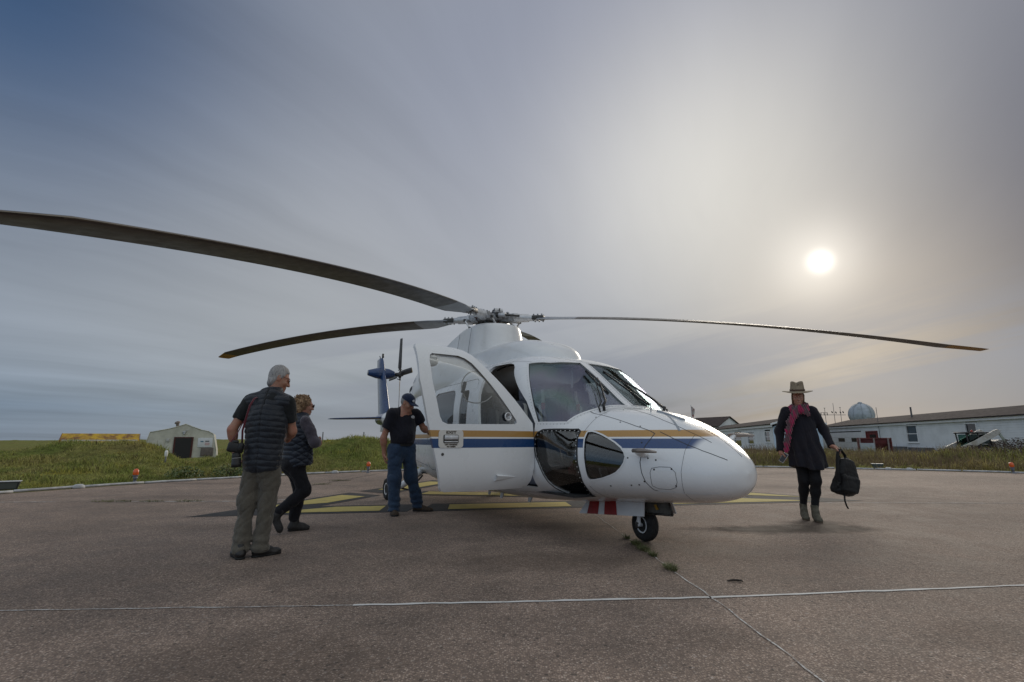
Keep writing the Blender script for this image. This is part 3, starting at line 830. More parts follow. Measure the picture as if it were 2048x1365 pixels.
for x_ in (LX(20.2) + .06, LX(17.9) - .06): mb.box((x_, -.04, .80), (.11, .09, 2.02))
mb.box((LX(19.05), -.04, 1.86), (2.3, .09, .11)); mb.build('door_frame', REDD, rd)
for s0, s1, zt in ((15.2, 12.2, .55), (12.0, 8.5, .50)):
    mb = MB(); mb.box((LX((s0 + s1) / 2), -.55, zt / 2 - .1), (s0 - s1, .06, zt + .1)); o_ = mb.build('skirt_panel', mat('weathered_grey_skirting', (.13, .135, .15), .9, var=.4, vscale=3), mainb)

wing = tag(empty('building_wing', (33.6, 86.1, 0), math.atan2(-.98, -.19)), 'white clapboard wing with small gable, seen between nose and hatted woman', 'building')
def WX(s): return 33.9 - s
holesw = [(WX(2.9), WX(.95), .80, 1.98), (WX(10.0), WX(7.3), .55, 1.92), (WX(16.8), WX(13.1), .2, 2.0)]
facade(wing, None, 0.0, 33.9, -.35, 2.36, holesw, None)
mb = MB(); mb.box((16.9, .23 + 2.15, .9), (33.7, 4.25, 2.9)); mb.build('wall_core', INNER, wing)
mb = MB(); mb.box((33.92, 2.3, 1.0), (.05, 4.6, 2.75)); mb.prism([(33.9, 0, 2.40), (33.9, 4.6, 2.40), (33.9, 2.3, 3.36)], Vector((.045, 0, 0))); mb.build('end_wall', mat('shade_blue_end_wall', (.55, .68, .82), .7, var=.1, vscale=2), wing)  # white end wall, the blue of its shaded side put into the colour
mb = MB(); mb.box((17.0, -.19, 2.52), (34.6, .05, .30)); mb.build('fascia', TRIM, wing)
mb = MB(); mb.prism([(-.3, -.32, 2.70), (-.3, 2.3, 3.45), (-.3, 2.3, 3.37), (-.3, -.32, 2.62)], Vector((34.7, 0, 0))); mb.prism([(-.3, 4.92, 2.70), (-.3, 2.3, 3.45), (-.3, 2.3, 3.37), (-.3, 4.92, 2.62)], Vector((34.7, 0, 0))); mb.build('roof', ROOFM, wing)
for s_ in (-1, 1):
    mb = MB(); mb.prism([(34.42, 2.3 + s_ * 2.66, 2.56), (34.42, 2.3, 3.30), (34.42, 2.3, 3.48), (34.42, 2.3 + s_ * 2.66, 2.74)], Vector((.04, 0, 0))); mb.build('barge_board', TRIM, wing)
for a_, b_, c_, d_ in holesw: sash(wing, a_, b_, c_, d_)
mb = MB(); mb.box((WX(20.2), -.08, 1.80), (1.3, .12, .10)); mb.build('wall_lamp', BLACKW, wing) if False else mb.build('wall_lamp', mat('black_lamp', (.02, .02, .02), .6), wing)
gb = tag(empty('gabled_house', (36.5, 92, 0), R(-62)), 'small gabled house with brown roof rising behind the wing', 'building')
GW, GL = 5.6, 7.0
mb = MB(); mb.box((0, 0, 1.6), (GL, GW, 3.9)); mb.prism([(-GL / 2, -GW / 2, 3.55), (-GL / 2, GW / 2, 3.55), (-GL / 2, 0, 5.0)], Vector((GL, 0, 0))); mb.build('wall', SIDING, gb)
mb = MB()
for s_ in (-1, 1): mb.prism([(-GL / 2 - .3, s_ * (GW / 2 + .35), 3.42), (-GL / 2 - .3, 0, 5.16), (-GL / 2 - .3, 0, 5.04), (-GL / 2 - .3, s_ * (GW / 2 + .35), 3.30)], Vector((GL + .6, 0, 0)))
mb.build('roof', mat('brown_shingle', (.075, .052, .045), .95, var=.3, vscale=2), gb)
for s_ in (-1, 1):
    mb = MB(); mb.prism([(-GL / 2 - .33, s_ * (GW / 2 + .38), 3.28), (-GL / 2 - .33, 0, 5.02), (-GL / 2 - .33, 0, 5.18), (-GL / 2 - .33, s_ * (GW / 2 + .38), 3.46)], Vector((.05, 0, 0))); mb.build('barge_board', TRIM, gb)

# radome, aerials, poles and flag
rad_ = tag(empty('radome', (51.9, 75, 0)), 'pale round radome rising behind the long building roof', 'radome')
RADM = mat('weathered_radome_panels', (.42, .47, .53), .6, var=.35, vscale=.9, vcol=(.30, .34, .36))
bm = bmesh.new(); bmesh.ops.create_icosphere(bm, subdivisions=3, radius=1.68); me = bpy.data.meshes.new('dome'); bm.to_mesh(me); bm.free()
link('dome', me, RADM, rad_, (0, 0, 4.75))
mb = MB(); mb.lathe([(.30, 0), (.30, .14), (.22, .22), (0, .26)], 14, Matrix.Translation((0, 0, 6.38))); mb.build('cap', RADM, rad_)
mb = MB(); mb.lathe([(1.35, 0), (1.35, 3.7), (0, 3.7)], 20); mb.build('tower', SIDING, rad_)
mb = MB()
for k_ in range(9):
    P = [(1.695 * math.sin(t) * math.cos(k_ * .7), 1.695 * math.sin(t) * math.sin(k_ * .7), 4.75 + 1.695 * math.cos(t)) for t in np.linspace(.15, 2.2, 12)]; mb.tube(P, .016, 5)
mb.build('panel_ribs', mat('radome_rib', (.24, .27, .30), .7), rad_)
AER = mat('dark_aerial_metal', (.07, .07, .075), .5, metal=.5)
ar = tag(empty('aerial_array', (47.3, 73, 0)), 'rows of small dark aerials on the roof left of the radome', 'aerials')
for k_, (dx_, h_) in enumerate(((-2.0, 5.6), (-.7, 6.3), (.25, 5.7))):
    mb = MB(); mb.tube([(dx_, 0, 0), (dx_, 0, h_)], [.05, .03], 6); mb.box((dx_, 0, h_), (.22, .05, .06)) if k_ != 1 else None; mb.build('mast', AER, ar)
for k_, (dx_, z_) in enumerate(((-1.0, 5.0), (-.45, 4.95), (.2, 4.95), (.6, 5.0))):
    mb = MB(); mb.lathe([(0, -.05), (.14, .0), (.17, .05)], 10, Matrix.Translation((dx_, 0, z_)) @ rot_to((.5, -.8, .3)).to_4x4()); mb.build('dish', AER, ar)
for k_ in range(3): 
    mb = MB(); mb.box((-2.6 + k_ * .45, 0, 4.75), (.08, .05, .4)); mb.build('post', AER, ar)
mb = MB(); mb.box((-1.0, 0, 4.62), (3.9, .06, .06)); mb.box((-2.15, 0, 4.94), (1.0, .05, .05)); mb.build('rail', AER, ar)
for (x_, y_, h_, r_, lb) in ((36.4, 46, 4.0, .07, 'stout stub mast above the long roof, right of the radome'), (34.7, 48, 4.1, .022, 'thin whip aerial above the long roof just right of the radome')):
    mb = MB(); mb.tube([(x_, y_, 0), (x_, y_, h_)], r_, 8); tag(mb.build('mast_pole', AER), lb, 'mast')
fl = tag(empty('flagpole', (32.1, 90, 0)), 'distant flagpole with a limp flag above the helicopter nose', 'flagpole')
mb = MB(); mb.tube([(0, 0, 0), (-.1, 0, 7.2)], [.07, .05], 8); mb.build('pole', mat('white_pole', (.5, .5, .5), .6), fl)
mb = MB()
fv = []
for i_ in range(7):
    for j_ in range(9): fv.append((-.1 + .10 * i_ * (.5 + .5 * math.cos(j_ * .2)), .12 * math.sin(i_ * 1.7 + j_ * .3), 7.1 - .20 * j_ - .10 * i_))
mb.add(fv, [(i_ * 9 + j_, i_ * 9 + j_ + 1, (i_ + 1) * 9 + j_ + 1, (i_ + 1) * 9 + j_) for i_ in range(6) for j_ in range(8)], 0, True); mb.build('flag', mat('red_white_flag', (.30, .06, .05), .8, var=.4, vscale=1.5, vcol=(.5, .48, .46)), fl)

# red timber stall with a board, and the skid loader
rb = tag(empty('timber_stall', (18.9, 26.6, gz(18.9, 26.6)), R(-28)), 'dark red timber stall with a pale panel in front of the garage door', 'stall')
zb = rb.location.z
RT = mat('dark_red_timber', (.115, .018, .018), .75, var=.35, vscale=4)
for nm, c_, s_ in (('back_panel', (.0, .55, .55 - zb), (1.35, .05, 1.20)), ('side_panel', (.68, .15, .55 - zb), (.05, .80, 1.20)), ('side_panel', (-.68, .3, .55 - zb), (.05, .5, 1.20)), ('top_rail', (0, -.22, 1.10 - zb), (1.4, .06, .08)), ('cross_board', (0, -.20, .95 - zb), (1.3, .03, .22))):
    mb = MB(); mb.box(c_, s_, None, 0, .006); mb.build(nm, RT, rb)
for x_, t_ in ((-.66, 0), (-.05, 0), (.55, 0)):
    mb = MB(); mb.box((x_, -.26, .40 - zb), (.07, .07, 1.45), None, 0, .006); mb.build('post', mat('grey_timber_post', (.26, .21, .20), .8, var=.3, vscale=6), rb)
mb = MB(); mb.box((-.36, -.31, .66 - zb), (.62, .03, .44), None, 0, .004); mb.build('pale_panel', mat('pale_blue_grey_board', (.36, .40, .42), .7, var=.15), rb)

ld = tag(empty('skid_loader', (28.15, 31.0, -.42), R(172)), 'white skid loader with dark cab standing before the long building', 'loader')
LW = mat('dirty_white_loader_paint', (.56, .55, .52), .5, var=.4, vscale=3.5, vcol=(.40, .36, .31))
LB = mat('black_cab_frame', (.018, .016, .017), .5, var=.3)
# local x forward (towards the left of the picture), built about 2.6 m long
mb = MB(); mb.prism([(-1.0, -.5, .35), (.75, -.5, .35), (.85, -.5, .75), (.2, -.5, .95), (-.85, -.5, 1.02), (-1.05, -.5, .8)], Vector((0, 1.0, 0))); mb.build('body', LW, ld)
mb = MB(); mb.prism([(-1.5, -.55, .75), (-.75, -.55, .75), (-.72, -.55, 1.38), (-.95, -.55, 1.48), (-1.42, -.55, 1.32)], Vector((0, 1.1, 0))); mb.build('engine_hood', LW, ld)
for y_ in (-.44, .44):
    for P in ([(-.55, y_, .95), (-.50, y_, 1.82)], [(.62, y_, .80), (.72, y_, 1.84)], [(.05, y_, .90), (.1, y_, 1.83)]):
        mb = MB(); mb.tube(P, .04, 8); mb.build('cab_post', LB, ld)
mb = MB(); mb.box((.1, 0, 1.88), (1.42, 1.0, .09), None, 0, .03); mb.build('cab_roof', LB, ld)
mb = MB(); mb.box((-.5, 0, 1.3), (.06, .86, 1.0)); mb.build('cab_rear', LB, ld)
for y_ in (-.46, .46):
    mb = MB(); mb.box((.06, y_, 1.38), (1.05, .012, .82)); mb.build('pane', glass_mat('green_cab_glass', (.35, .50, .46), 1.4, .03) if 'green_cab_glass' not in MATS else MATS['green_cab_glass'], ld)
mb = MB(); mb.box((.2, 0, .98), (.55, .5, .16), None, 0, .05); mb.box((-.08, 0, 1.3), (.14, .48, .6), None, 0, .05); mb.build('seat', LB, ld)
mb = MB(); mb.lathe([(.06, 0), (.06, .06), (.04, .11), (0, .12)], 12, Matrix.Translation((.1, 0, 1.93))); mb.build('beacon', mat('red_beacon', (.45, .05, .03), .3), ld)
for y_ in (-.66, .66):
    mb = MB(); mb.prism([(-1.0, y_ - .05, 1.98), (-.84, y_ - .05, 2.08), (-.66, y_ - .05, 2.04), (.45, y_ - .05, 1.42), (1.25, y_ - .05, 1.05), (1.22, y_ - .05, .78), (.35, y_ - .05, 1.16), (-.80, y_ - .05, 1.74)], Vector((0, .10, 0))); mb.build('lift_arm', LW, ld)
    mb = MB(); mb.prism([(-.98, y_ * .9 - .03, 1.92), (-.84, y_ * .9 - .03, 1.95), (-1.20, y_ * .9 - .03, 1.20), (-1.34, y_ * .9 - .03, 1.22)], Vector((0, .06, 0))); mb.build('arm_link', mat('pale_green_link', (.42, .45, .38), .5, var=.2), ld)
    mb = MB(); mb.tube([(-.85, y_ * .92, .80), (-.25, y_ * .92, 1.20)], .045, 10); mb.tube([(-.25, y_ * .92, 1.20), (.1, y_ * .92, 1.22)], .025, 8, 1); mb.build('lift_cylinder', [LB, LW], ld)
for y_ in (-.68, .68):
    for x_ in (-.62, .55):
        w_ = empty('wheel', (x_, y_, .40)); w_.parent = ld
        mb = MB(); mb.lathe([(.22, -.12), (.38, -.13), (.40, -.09), (.40, .09), (.38, .13), (.22, .12)], 24, rot_to((0, 1, 0)).to_4x4()); mb.build('tyre', mat('loader_tyre', (.025, .024, .023), .9, var=.3), w_)
        mb = MB(); mb.lathe([(0, -.06), (.20, -.07), (.225, -.11), (.225, .11), (.20, .07), (0, .06)], 20, rot_to((0, 1, 0)).to_4x4()); mb.build('rim', LW, w_)
mb = MB(); mb.prism([(1.2, -.8, .25), (1.32, -.8, .9), (1.30, -.8, .95), (1.62, -.8, .25), (1.9, -.8, .22), (1.9, -.8, .18), (1.2, -.8, .18)], Vector((0, 1.6, 0))); mb.build('bucket', mat('rusty_bucket', (.13, .055, .03), .8, var=.4, vscale=4), ld)

# ------------------------------------------------------------------ helicopter
HELI_LOC, HELI_RZ = (-.34, 8.47, 0), R(-60.3)
# fuselage stations: x, half width, bottom, top, height of the widest line, upper and lower roundness
STA = np.array([
    (4.765, .012, .725, .748, .735, 2.0, 2.0), (4.755, .075, .66, .80, .735, 2.0, 2.0), (4.72, .165, .595, .868, .73, 2.0, 2.0), (4.60, .31, .52, .965, .72, 2.1, 2.1),
    (4.40, .445, .475, 1.085, .73, 2.2, 2.2), (4.10, .585, .445, 1.215, .75, 2.3, 2.3), (3.80, .705, .42, 1.305, .77, 2.4, 2.4),
    (3.45, .83, .40, 1.365, .80, 2.5, 2.5), (3.36, .86, .395, 1.378, .80, 2.5, 2.5), (3.28, .885, .385, 1.425, .81, 2.55, 2.6), (3.0, .965, .36, 1.635, .85, 2.9, 2.9),
    (2.75, 1.01, .345, 1.825, .88, 3.3, 3.1), (2.5, 1.04, .33, 1.99, .92, 3.6, 3.2), (2.35, 1.05, .322, 2.055, .94, 3.6, 3.3), (2.1, 1.06, .315, 2.11, .95, 3.6, 3.3),
    (1.7, 1.065, .305, 2.14, .95, 3.6, 3.3), (.8, 1.065, .30, 2.14, .95, 3.6, 3.3), (-.2, 1.06, .30, 2.12, .95, 3.5, 3.2),
    (-1.0, 1.03, .36, 2.09, .98, 3.3, 2.8), (-1.8, .90, .46, 2.03, 1.05, 3.0, 2.5), (-2.6, .66, .74, 1.96, 1.25, 2.6, 2.3),
    (-3.4, .44, 1.02, 1.88, 1.42, 2.3, 2.2), (-4.2, .33, 1.20, 1.82, 1.50, 2.2, 2.2), (-6.0, .24, 1.38, 1.78, 1.58, 2.0, 2.0), (-6.9, .16, 1.45, 1.75, 1.60, 2.0, 2.0)])[::-1].copy()
STA[:, 0] = np.where(STA[:, 0] > 4.1, 4.1 + (STA[:, 0] - 4.1) * .94, STA[:, 0])


def pchip(x, X, Y):
    """monotone cubic interpolation"""
    h = np.diff(X); dl = np.diff(Y) / h
    m = np.zeros(len(X)); m[0], m[-1] = dl[0], dl[-1]
    for i in range(1, len(X) - 1):
        if dl[i - 1] * dl[i] > 0:
            w1, w2 = 2 * h[i] + h[i - 1], h[i] + 2 * h[i - 1]
            m[i] = (w1 + w2) / (w1 / dl[i - 1] + w2 / dl[i])
    k = np.clip(np.searchsorted(X, x) - 1, 0, len(X) - 2); t = (x - X[k]) / h[k]
    return ((1 + 2 * t) * (1 - t) ** 2 * Y[k] + t * (1 - t) ** 2 * h[k] * m[k] + t * t * (3 - 2 * t) * Y[k + 1] + t * t * (t - 1) * h[k] * m[k + 1])


def fus_sections(xs):
    return np.stack([xs] + [pchip(xs, STA[:, 0], STA[:, i]) for i in range(1, 7)], 1)


def fus_grid(xs, n=112):
    S = fus_sections(xs)
    a = np.linspace(0, 2 * np.pi, n, endpoint=False)
    ca, sa = np.cos(a), np.sin(a)
    V = np.zeros((len(xs), n, 3))
    for i, (x, w, zb, zt, zm, ntp, nbt) in enumerate(S):
        e = np.where(sa >= 0, 2 / ntp, 2 / nbt)
        V[i, :, 0] = x
        V[i, :, 1] = w * np.sign(ca) * np.abs(ca) ** e
        V[i, :, 2] = zm + np.where(sa >= 0, zt - zm, zm - zb) * np.sign(sa) * np.abs(sa) ** e
    return V


def ring_faces(m, n, flip=False):
    i, k = np.meshgrid(np.arange(m - 1), np.arange(n), indexing='ij')
    k2 = (k + 1) % n
    F = np.stack([i * n + k, (i + 1) * n + k, (i + 1) * n + k2, i * n + k2], -1).reshape(-1, 4)
    return F[:, ::-1] if flip else F


def resample_rings(V, n):
    """even spacing round each ring"""
    out_ = np.zeros((V.shape[0], n, 3))
    for i in range(V.shape[0]):
        P = np.vstack([V[i], V[i][:1]]); d_ = np.r_[0, np.cumsum(np.linalg.norm(np.diff(P, axis=0), axis=1))]
        t = np.linspace(0, d_[-1], n, endpoint=False)
        for c_ in range(3): out_[i, :, c_] = np.interp(t, d_, P[:, c_])
    return out_


FX = np.unique(np.round(np.r_[np.linspace(-6.9, -2.6, 30), np.linspace(-2.6, 2.0, 60), np.linspace(2.0, 3.5, 50), np.linspace(3.5, 4.51, 34), np.linspace(4.51, float(STA[-1, 0]), 22)], 4))
FV = resample_rings(fus_grid(FX, 400), 120)


def grid_normals(V):
    du = np.gradient(V, axis=0); dv = np.roll(V, -1, 1) - np.roll(V, 1, 1)
    N = np.cross(dv, du); return N / (np.linalg.norm(N, axis=-1, keepdims=True) + 1e-12)


FN = grid_normals(FV)
if (FN[40, 0] * (FV[40, 0] - FV[40].mean(0))).sum() < 0: FN = -FN


def closed_rings(V, flip=False):
    """vertices and faces of a ring stack closed with a fan at both ends"""
    m, n = V.shape[:2]
    P = V.reshape(-1, 3).tolist(); F = [tuple(int(q) for q in f) for f in ring_faces(m, n, flip)]
    a, b = len(P), len(P) + 1
    P.append(V[0].mean(0).tolist()); P.append(V[-1].mean(0).tolist())
    for k in range(n):
        k2 = (k + 1) % n
        f0 = (a, k, k2); f1 = (b, (m - 1) * n + k2, (m - 1) * n + k)
        F += [f0[::-1], f1[::-1]] if flip else [f0, f1]
    return P, F

# paints -------------------------------------------------------------------
def heli_paint():
    m = bpy.data.materials.new('helicopter_paint'); m.use_nodes = True
    t = NT(m.node_tree); b = t.n['Principled BSDF']
    tc = t.new('ShaderNodeTexCoord').outputs['Object']
    x, y, z = t.xyz(tc)

    def band(v, a, b_, e=.002):
        return t.math('MULTIPLY', t.rng(v, a - e, a + e, smooth=False), t.rng(v, b_ + e, b_ - e, smooth=False))
    fwd = t.rng(x, 4.47, 4.40)
    gold = t.math('MULTIPLY', band(z, 1.052, 1.115), fwd)
    blue = t.math('MULTIPLY', band(z, .948, 1.036), fwd)
    tail = t.rng(x, -5.85, -6.0, smooth=False)
    dirt = t.rng(t.noise(tc, 2.2, 6, .65), .42, .75)
    white = t.mix(t.math('MULTIPLY', dirt, .10), (.80, .815, .83), (.58, .57, .54))
    white = t.mix(t.math('MULTIPLY', t.rng(t.noise(t.mapping(tc, (2, 3, 1), (0, 0, 0), (.6, 1, 2.2)), 1.3, 6, .7), .55, .75), .16), white, (.45, .42, .38))
    c = t.mix(gold, white, (.44, .235, .055))
    c = t.mix(blue, c, (.008, .052, .175))
    c = t.mix(tail, c, (.008, .042, .15))
    t.put(b.inputs['Base Color'], c)
    t.put(b.inputs['Roughness'], t.rng(t.noise(tc, 3.0, 5, .6), .3, .7, .22, .38))
    b.inputs['Coat Weight'].default_value = .5; b.inputs['Coat Roughness'].default_value = .08
    bn = t.new('ShaderNodeBump'); bn.inputs['Strength'].default_value = .05; bn.inputs['Distance'].default_value = .01
    t.put(bn.inputs['Height'], t.noise(tc, 4.5, 3, .5)); t.l.new(bn.outputs[0], b.inputs['Normal'])
    t.l.new(bn.outputs[0], b.inputs['Coat Normal'])
    return m


PAINT = heli_paint()
WHITE = mat('white_panel_paint', (.80, .81, .82), .32, var=.08, vscale=3, coat=.4)
BLUE = mat('dark_blue_paint', (.008, .045, .15), .3, var=.25, vscale=5, coat=.4)
SILVER = mat('brushed_alloy', (.66, .67, .69), .4, metal=.5, var=.2, vscale=20)
GREYM = mat('grey_hub_metal', (.46, .47, .49), .5, metal=.15, var=.6, vscale=25)
STEEL = mat('dark_oily_steel', (.09, .085, .08), .45, metal=.6, var=.4, vscale=30)
BLACKP = mat('black_plastic', (.018, .018, .02), .45, var=.3, vscale=20)
RUBBER = mat('tyre_rubber', (.022, .021, .021), .8, var=.35, vscale=18, bump=.3, bscale=60)
LINER = mat('cabin_lining', (.46, .43, .38), .9, var=.3, vscale=9, bump=.2, bscale=50)
LEATHER = mat('seat_fabric', (.15, .16, .20), .85, var=.3, vscale=14, bump=.4, bscale=70)
BELT = mat('pale_harness_webbing', (.55, .54, .52), .8, var=.15, vscale=30)
REDP = mat('red_paint', (.36, .012, .014), .4, var=.25, vscale=8)
SEAM = mat('panel_gap_shadow_line', (.05, .05, .055), .8)
YEL = mat('yellow_blade_tip_paint', (.42, .24, .03), .5, var=.3, vscale=8)
GLASS_WS = glass_mat('windshield_glass', (.84, .88, .87), 1.5, .015, (.80, .84, 1.0))
def coated_glass():
    m = glass_mat('coated_windshield_glass', (.86, .90, .89), 3.0, .02, (.8, .8, 1))
    t = NT(m.node_tree); tc = t.new('ShaderNodeTexCoord').outputs['Object']
    gl = [n_ for n_ in t.n if n_.type == 'BSDF_GLOSSY'][0]
    f_ = t.rng(t.noise(tc, 1.6, 2, .5, .4), .38, .62)
    ml = [n_ for n_ in t.n if n_.type == 'MATH' and n_.operation == 'MULTIPLY'][0]; ml.operation = 'MULTIPLY_ADD'; ml.inputs[1].default_value = .10; ml.inputs[2].default_value = .09
    t.put(gl.inputs[0], t.mix(f_, (.70, .70, .92), (.60, .78, .82)))
    return m


GLASS_WS = coated_glass()
GLASS_SIDE = glass_mat('side_window_glass', (.68, .66, .63), 1.3, .02)
GLASS_DOOR = glass_mat('door_window_plexiglass', (.92, .93, .93), .8, .02)
GLASS_CHIN = glass_mat('smoked_chin_window', (.55, .55, .54), 1.8, .03)

HELI = tag(empty('helicopter', HELI_LOC, HELI_RZ), 'white passenger helicopter with blue and gold stripes parked on the pad', 'helicopter')

# windows, as loops on the starboard skin -----------------------------------
WS = [(2.40, -.755, 1.945), (2.537, -.524, 1.955), (2.52, -.055, 1.985), (2.772, -.05, 1.809), (2.978, -.05, 1.651), (3.169, -.05, 1.504), (3.328, -.05, 1.396), (3.322, -.176, 1.393), (3.32, -.281, 1.384), (3.319, -.385, 1.367), (3.316, -.472, 1.346), (3.308, -.546, 1.326), (3.294, -.616, 1.304), (3.279, -.67, 1.282), (3.263, -.718, 1.258), (3.25, -.76, 1.23), (3.236, -.796, 1.201), (3.099, -.885, 1.201), (2.925, -.958, 1.205), (2.81, -.944, 1.394), (2.65, -.897, 1.651), (2.50, -.82, 1.85)]
CH1 = [(3.008, -.945, 1.129), (3.199, -.86, 1.132), (3.382, -.76, 1.13), (3.417, -.762, 1.109), (3.416, -.801, 1.04), (3.433, -.823, .952), (3.446, -.831, .803), (3.463, -.817, .708), (3.456, -.784, .625), (3.448, -.724, .556), (3.411, -.641, .496), (3.259, -.618, .467), (3.151, -.696, .486), (3.066, -.831, .556), (3.029, -.892, .611), (3.003, -.936, .676), (2.967, -.968, .767), (2.921, -.981, .848), (2.891, -.986, .978), (2.904, -.981, 1.046), (2.937, -.97, 1.099)]
CH2 = [(3.497, -.737, 1.103), (3.542, -.716, 1.108), (3.587, -.702, 1.099), (3.665, -.686, 1.072), (3.737, -.673, 1.039), (3.811, -.659, 1.001), (3.877, -.649, .956), (3.914, -.645, .915), (3.933, -.646, .871), (3.921, -.657, .817), (3.887, -.672, .766), (3.841, -.687, .724), (3.776, -.706, .694), (3.692, -.726, .667), (3.605, -.747, .648), (3.55, -.764, .645), (3.533, -.781, .668), (3.527, -.798, .725), (3.522, -.805, .776), (3.513, -.807, .857), (3.509, -.802, .921), (3.494, -.773, 1.039)]
DOOR = [(2.915, .60), (2.932, .75), (2.932, 1.0), (2.93, 1.20), (2.706, 1.443), (2.468, 1.671), (2.32, 1.82), (2.25, 1.895), (2.17, 1.945), (2.06, 1.972), (1.68, 1.985), (1.635, 1.975), (1.615, 1.94), (1.62, 1.6), (1.70, 1.21), (1.77, .933), (1.865, .575), (1.885, .545), (1.92, .535), (2.308, .528), (2.80, .527), (2.88, .54)]
DGLASS = [(1.748, 1.855), (1.775, 1.875), (2.065, 1.875), (2.14, 1.85), (2.21, 1.80), (2.443, 1.533), (2.618, 1.322), (2.70, 1.222), (2.70, 1.197), (2.675, 1.185), (2.252, 1.178), (1.901, 1.174), (1.85, 1.195), (1.822, 1.245), (1.747, 1.584), (1.735, 1.797)]


def rrect(x0, x1, z0, z1, r, n=5):
    P = []
    for cx, cz, a0 in ((x1 - r, z1 - r, 0), (x0 + r, z1 - r, 90), (x0 + r, z0 + r, 180), (x1 - r, z0 + r, 270)):
        for i in range(n + 1):
            a = R(a0 + 90 * i / n); P.append((cx + r * math.cos(a), cz + r * math.sin(a)))
    return P


CAB1 = [(x + (1.48 - z) * .10, z) for x, z in rrect(-.02, .84, 1.20, 1.74, .12)]
CAB2 = rrect(1.04, 1.30, 1.20, 1.70, .07)


PGLASS = [(x - .40 if x < 2.0 else x, z) for x, z in DGLASS]


def refine(loop, m=3):
    """closed Catmull-Rom through the points, to round corners a little"""
    P = [np.array(q, float) for q in loop]; n = len(P); o_ = []
    for i in range(n):
        p0, p1, p2, p3 = P[i - 1], P[i], P[(i + 1) % n], P[(i + 2) % n]
        for j in range(m):
            t = j / m
            o_.append(tuple(.5 * ((2 * p1) + (p2 - p0) * t + (2 * p0 - 5 * p1 + 4 * p2 - p3) * t * t + (3 * p1 - p0 - 3 * p2 + p3) * t ** 3)))
    return o_


def loop_prism(mb, loop, side=1, depth=.28, grow=0.0):
    L_ = [Vector((x, y * side, z)) for x, y, z in loop]
    c_ = sum(L_, Vector()) / len(L_); nrm = Vector()
    for i in range(len(L_)): nrm += (L_[i] - c_).cross(L_[(i + 1) % len(L_)] - c_)
    nrm.normalize()
    if grow: L_ = [q + (q - c_).normalized() * grow for q in L_]
    return mb.prism([q - nrm * depth for q in L_], nrm * (2 * depth))


def side_prism(mb, loop, side, y0=.60, y1=1.3, grow=0.0):
    cx = sum(q[0] for q in loop) / len(loop); cz = sum(q[1] for q in loop) / len(loop)
    L_ = []
    for x, z in loop:
        d_ = math.hypot(x - cx, z - cz); k = (d_ + grow) / d_
        L_.append(Vector((cx + (x - cx) * k, y0 * -side, cz + (z - cz) * k)))
    return mb.prism(L_, Vector((0, (y1 - y0) * -side, 0)))


def tmp(mb, name='cutter'):
    me = bpy.data.meshes.new(name); me.from_pydata(mb.v, [], mb.f); me.update()
    bm = bmesh.new(); bm.from_mesh(me); bmesh.ops.triangulate(bm, faces=bm.faces[:]); bmesh.ops.recalc_face_normals(bm, faces=bm.faces[:]); bm.to_mesh(me); bm.free()
    o = bpy.data.objects.new(name, me); COL.objects.link(o); return o


def hollow(o1, o2, i0, i1, j0, j1, mi_in=1, name='shell'):
    """skin between offsets o1 and o2 (metres inward); the inner surface spans stations j0..j1"""
    P, F = closed_rings(FV[i0:i1] - FN[i0:i1] * o1, True)
    Q, G = closed_rings(FV[j0:j1] - FN[j0:j1] * o2, False)
    k = len(P)
    me = bpy.data.meshes.new(name)
    me.from_pydata(P + Q, [], F + [tuple(k + i for i in g) for g in G])
    me.polygons.foreach_set('material_index', [0] * len(F) + [mi_in] * len(G)); me.update()
    o = bpy.data.objects.new(name, me); COL.objects.link(o)
    return o


KD = None


def skin_normals(me, off=0.0, tol=.004):
    """shade everything lying on the skin with the normals of the uncut skin"""
    global KD
    if KD is None:
        P, F = closed_rings(FV, True); KD = (BVHTree.FromPolygons(P, F), F)
    bv, F = KD; flat = FV.reshape(-1, 3); fn = FN.reshape(-1, 3); N_ = len(flat)
    vn = {}
    for v in me.vertices:
        co, n_, fi, dist = bv.find_nearest(v.co)
        if abs(dist - off) > tol: continue
        ids = [q for q in F[fi] if q < N_]
        P = flat[ids] - fn[ids] * off * 0; dd = np.linalg.norm(P - np.array(co), axis=1)
        w = 1 / (dd ** 2 + 1e-9); nn = (fn[ids] * w[:, None]).sum(0); vn[v.index] = nn / np.linalg.norm(nn)
    me.polygons.foreach_set('use_smooth', [True] * len(me.polygons))
    ln = []
    for p in me.polygons:
        pn = np.array(p.normal)
        for vi in p.vertices:
            q = vn.get(vi)
            ln.append(tuple(q) if q is not None and q @ pn > .6 else (tuple(-q) if q is not None and q @ pn < -.6 else tuple(pn)))
    me.normals_split_custom_set(ln)


i_f0 = 0; i_f1 = len(FX)
jc0 = int(np.searchsorted(FX, -1.3)); jc1 = int(np.searchsorted(FX, 4.15))
shell = hollow(0, .035, i_f0, i_f1, jc0, jc1)
shell.data.materials.append(PAINT); shell.data.materials.append(LINER)
cut = MB()
for s in (1, -1):
    loop_prism(cut, WS, s); loop_prism(cut, CH1, s, .12); loop_prism(cut, CH2, s, .12)
    side_prism(cut, CAB1, s); side_prism(cut, CAB2, s)
side_prism(cut, [(min(x, 2.885 if z > .8 else 2.83) if z < 1.22 else x, z) for x, z in DOOR], 1, .45, 1.3, grow=.006)
side_prism(cut, PGLASS, -1)
co = tmp(cut); co.data.materials.append(WHITE)
fme = boolean(shell, co, 'DIFFERENCE'); drop(co); drop(shell)
skin_normals(fme)
fus = link('fuselage', fme, None, HELI)

thin = hollow(.010, .016, 0, i_f1, 1, i_f1 - 6, 0)


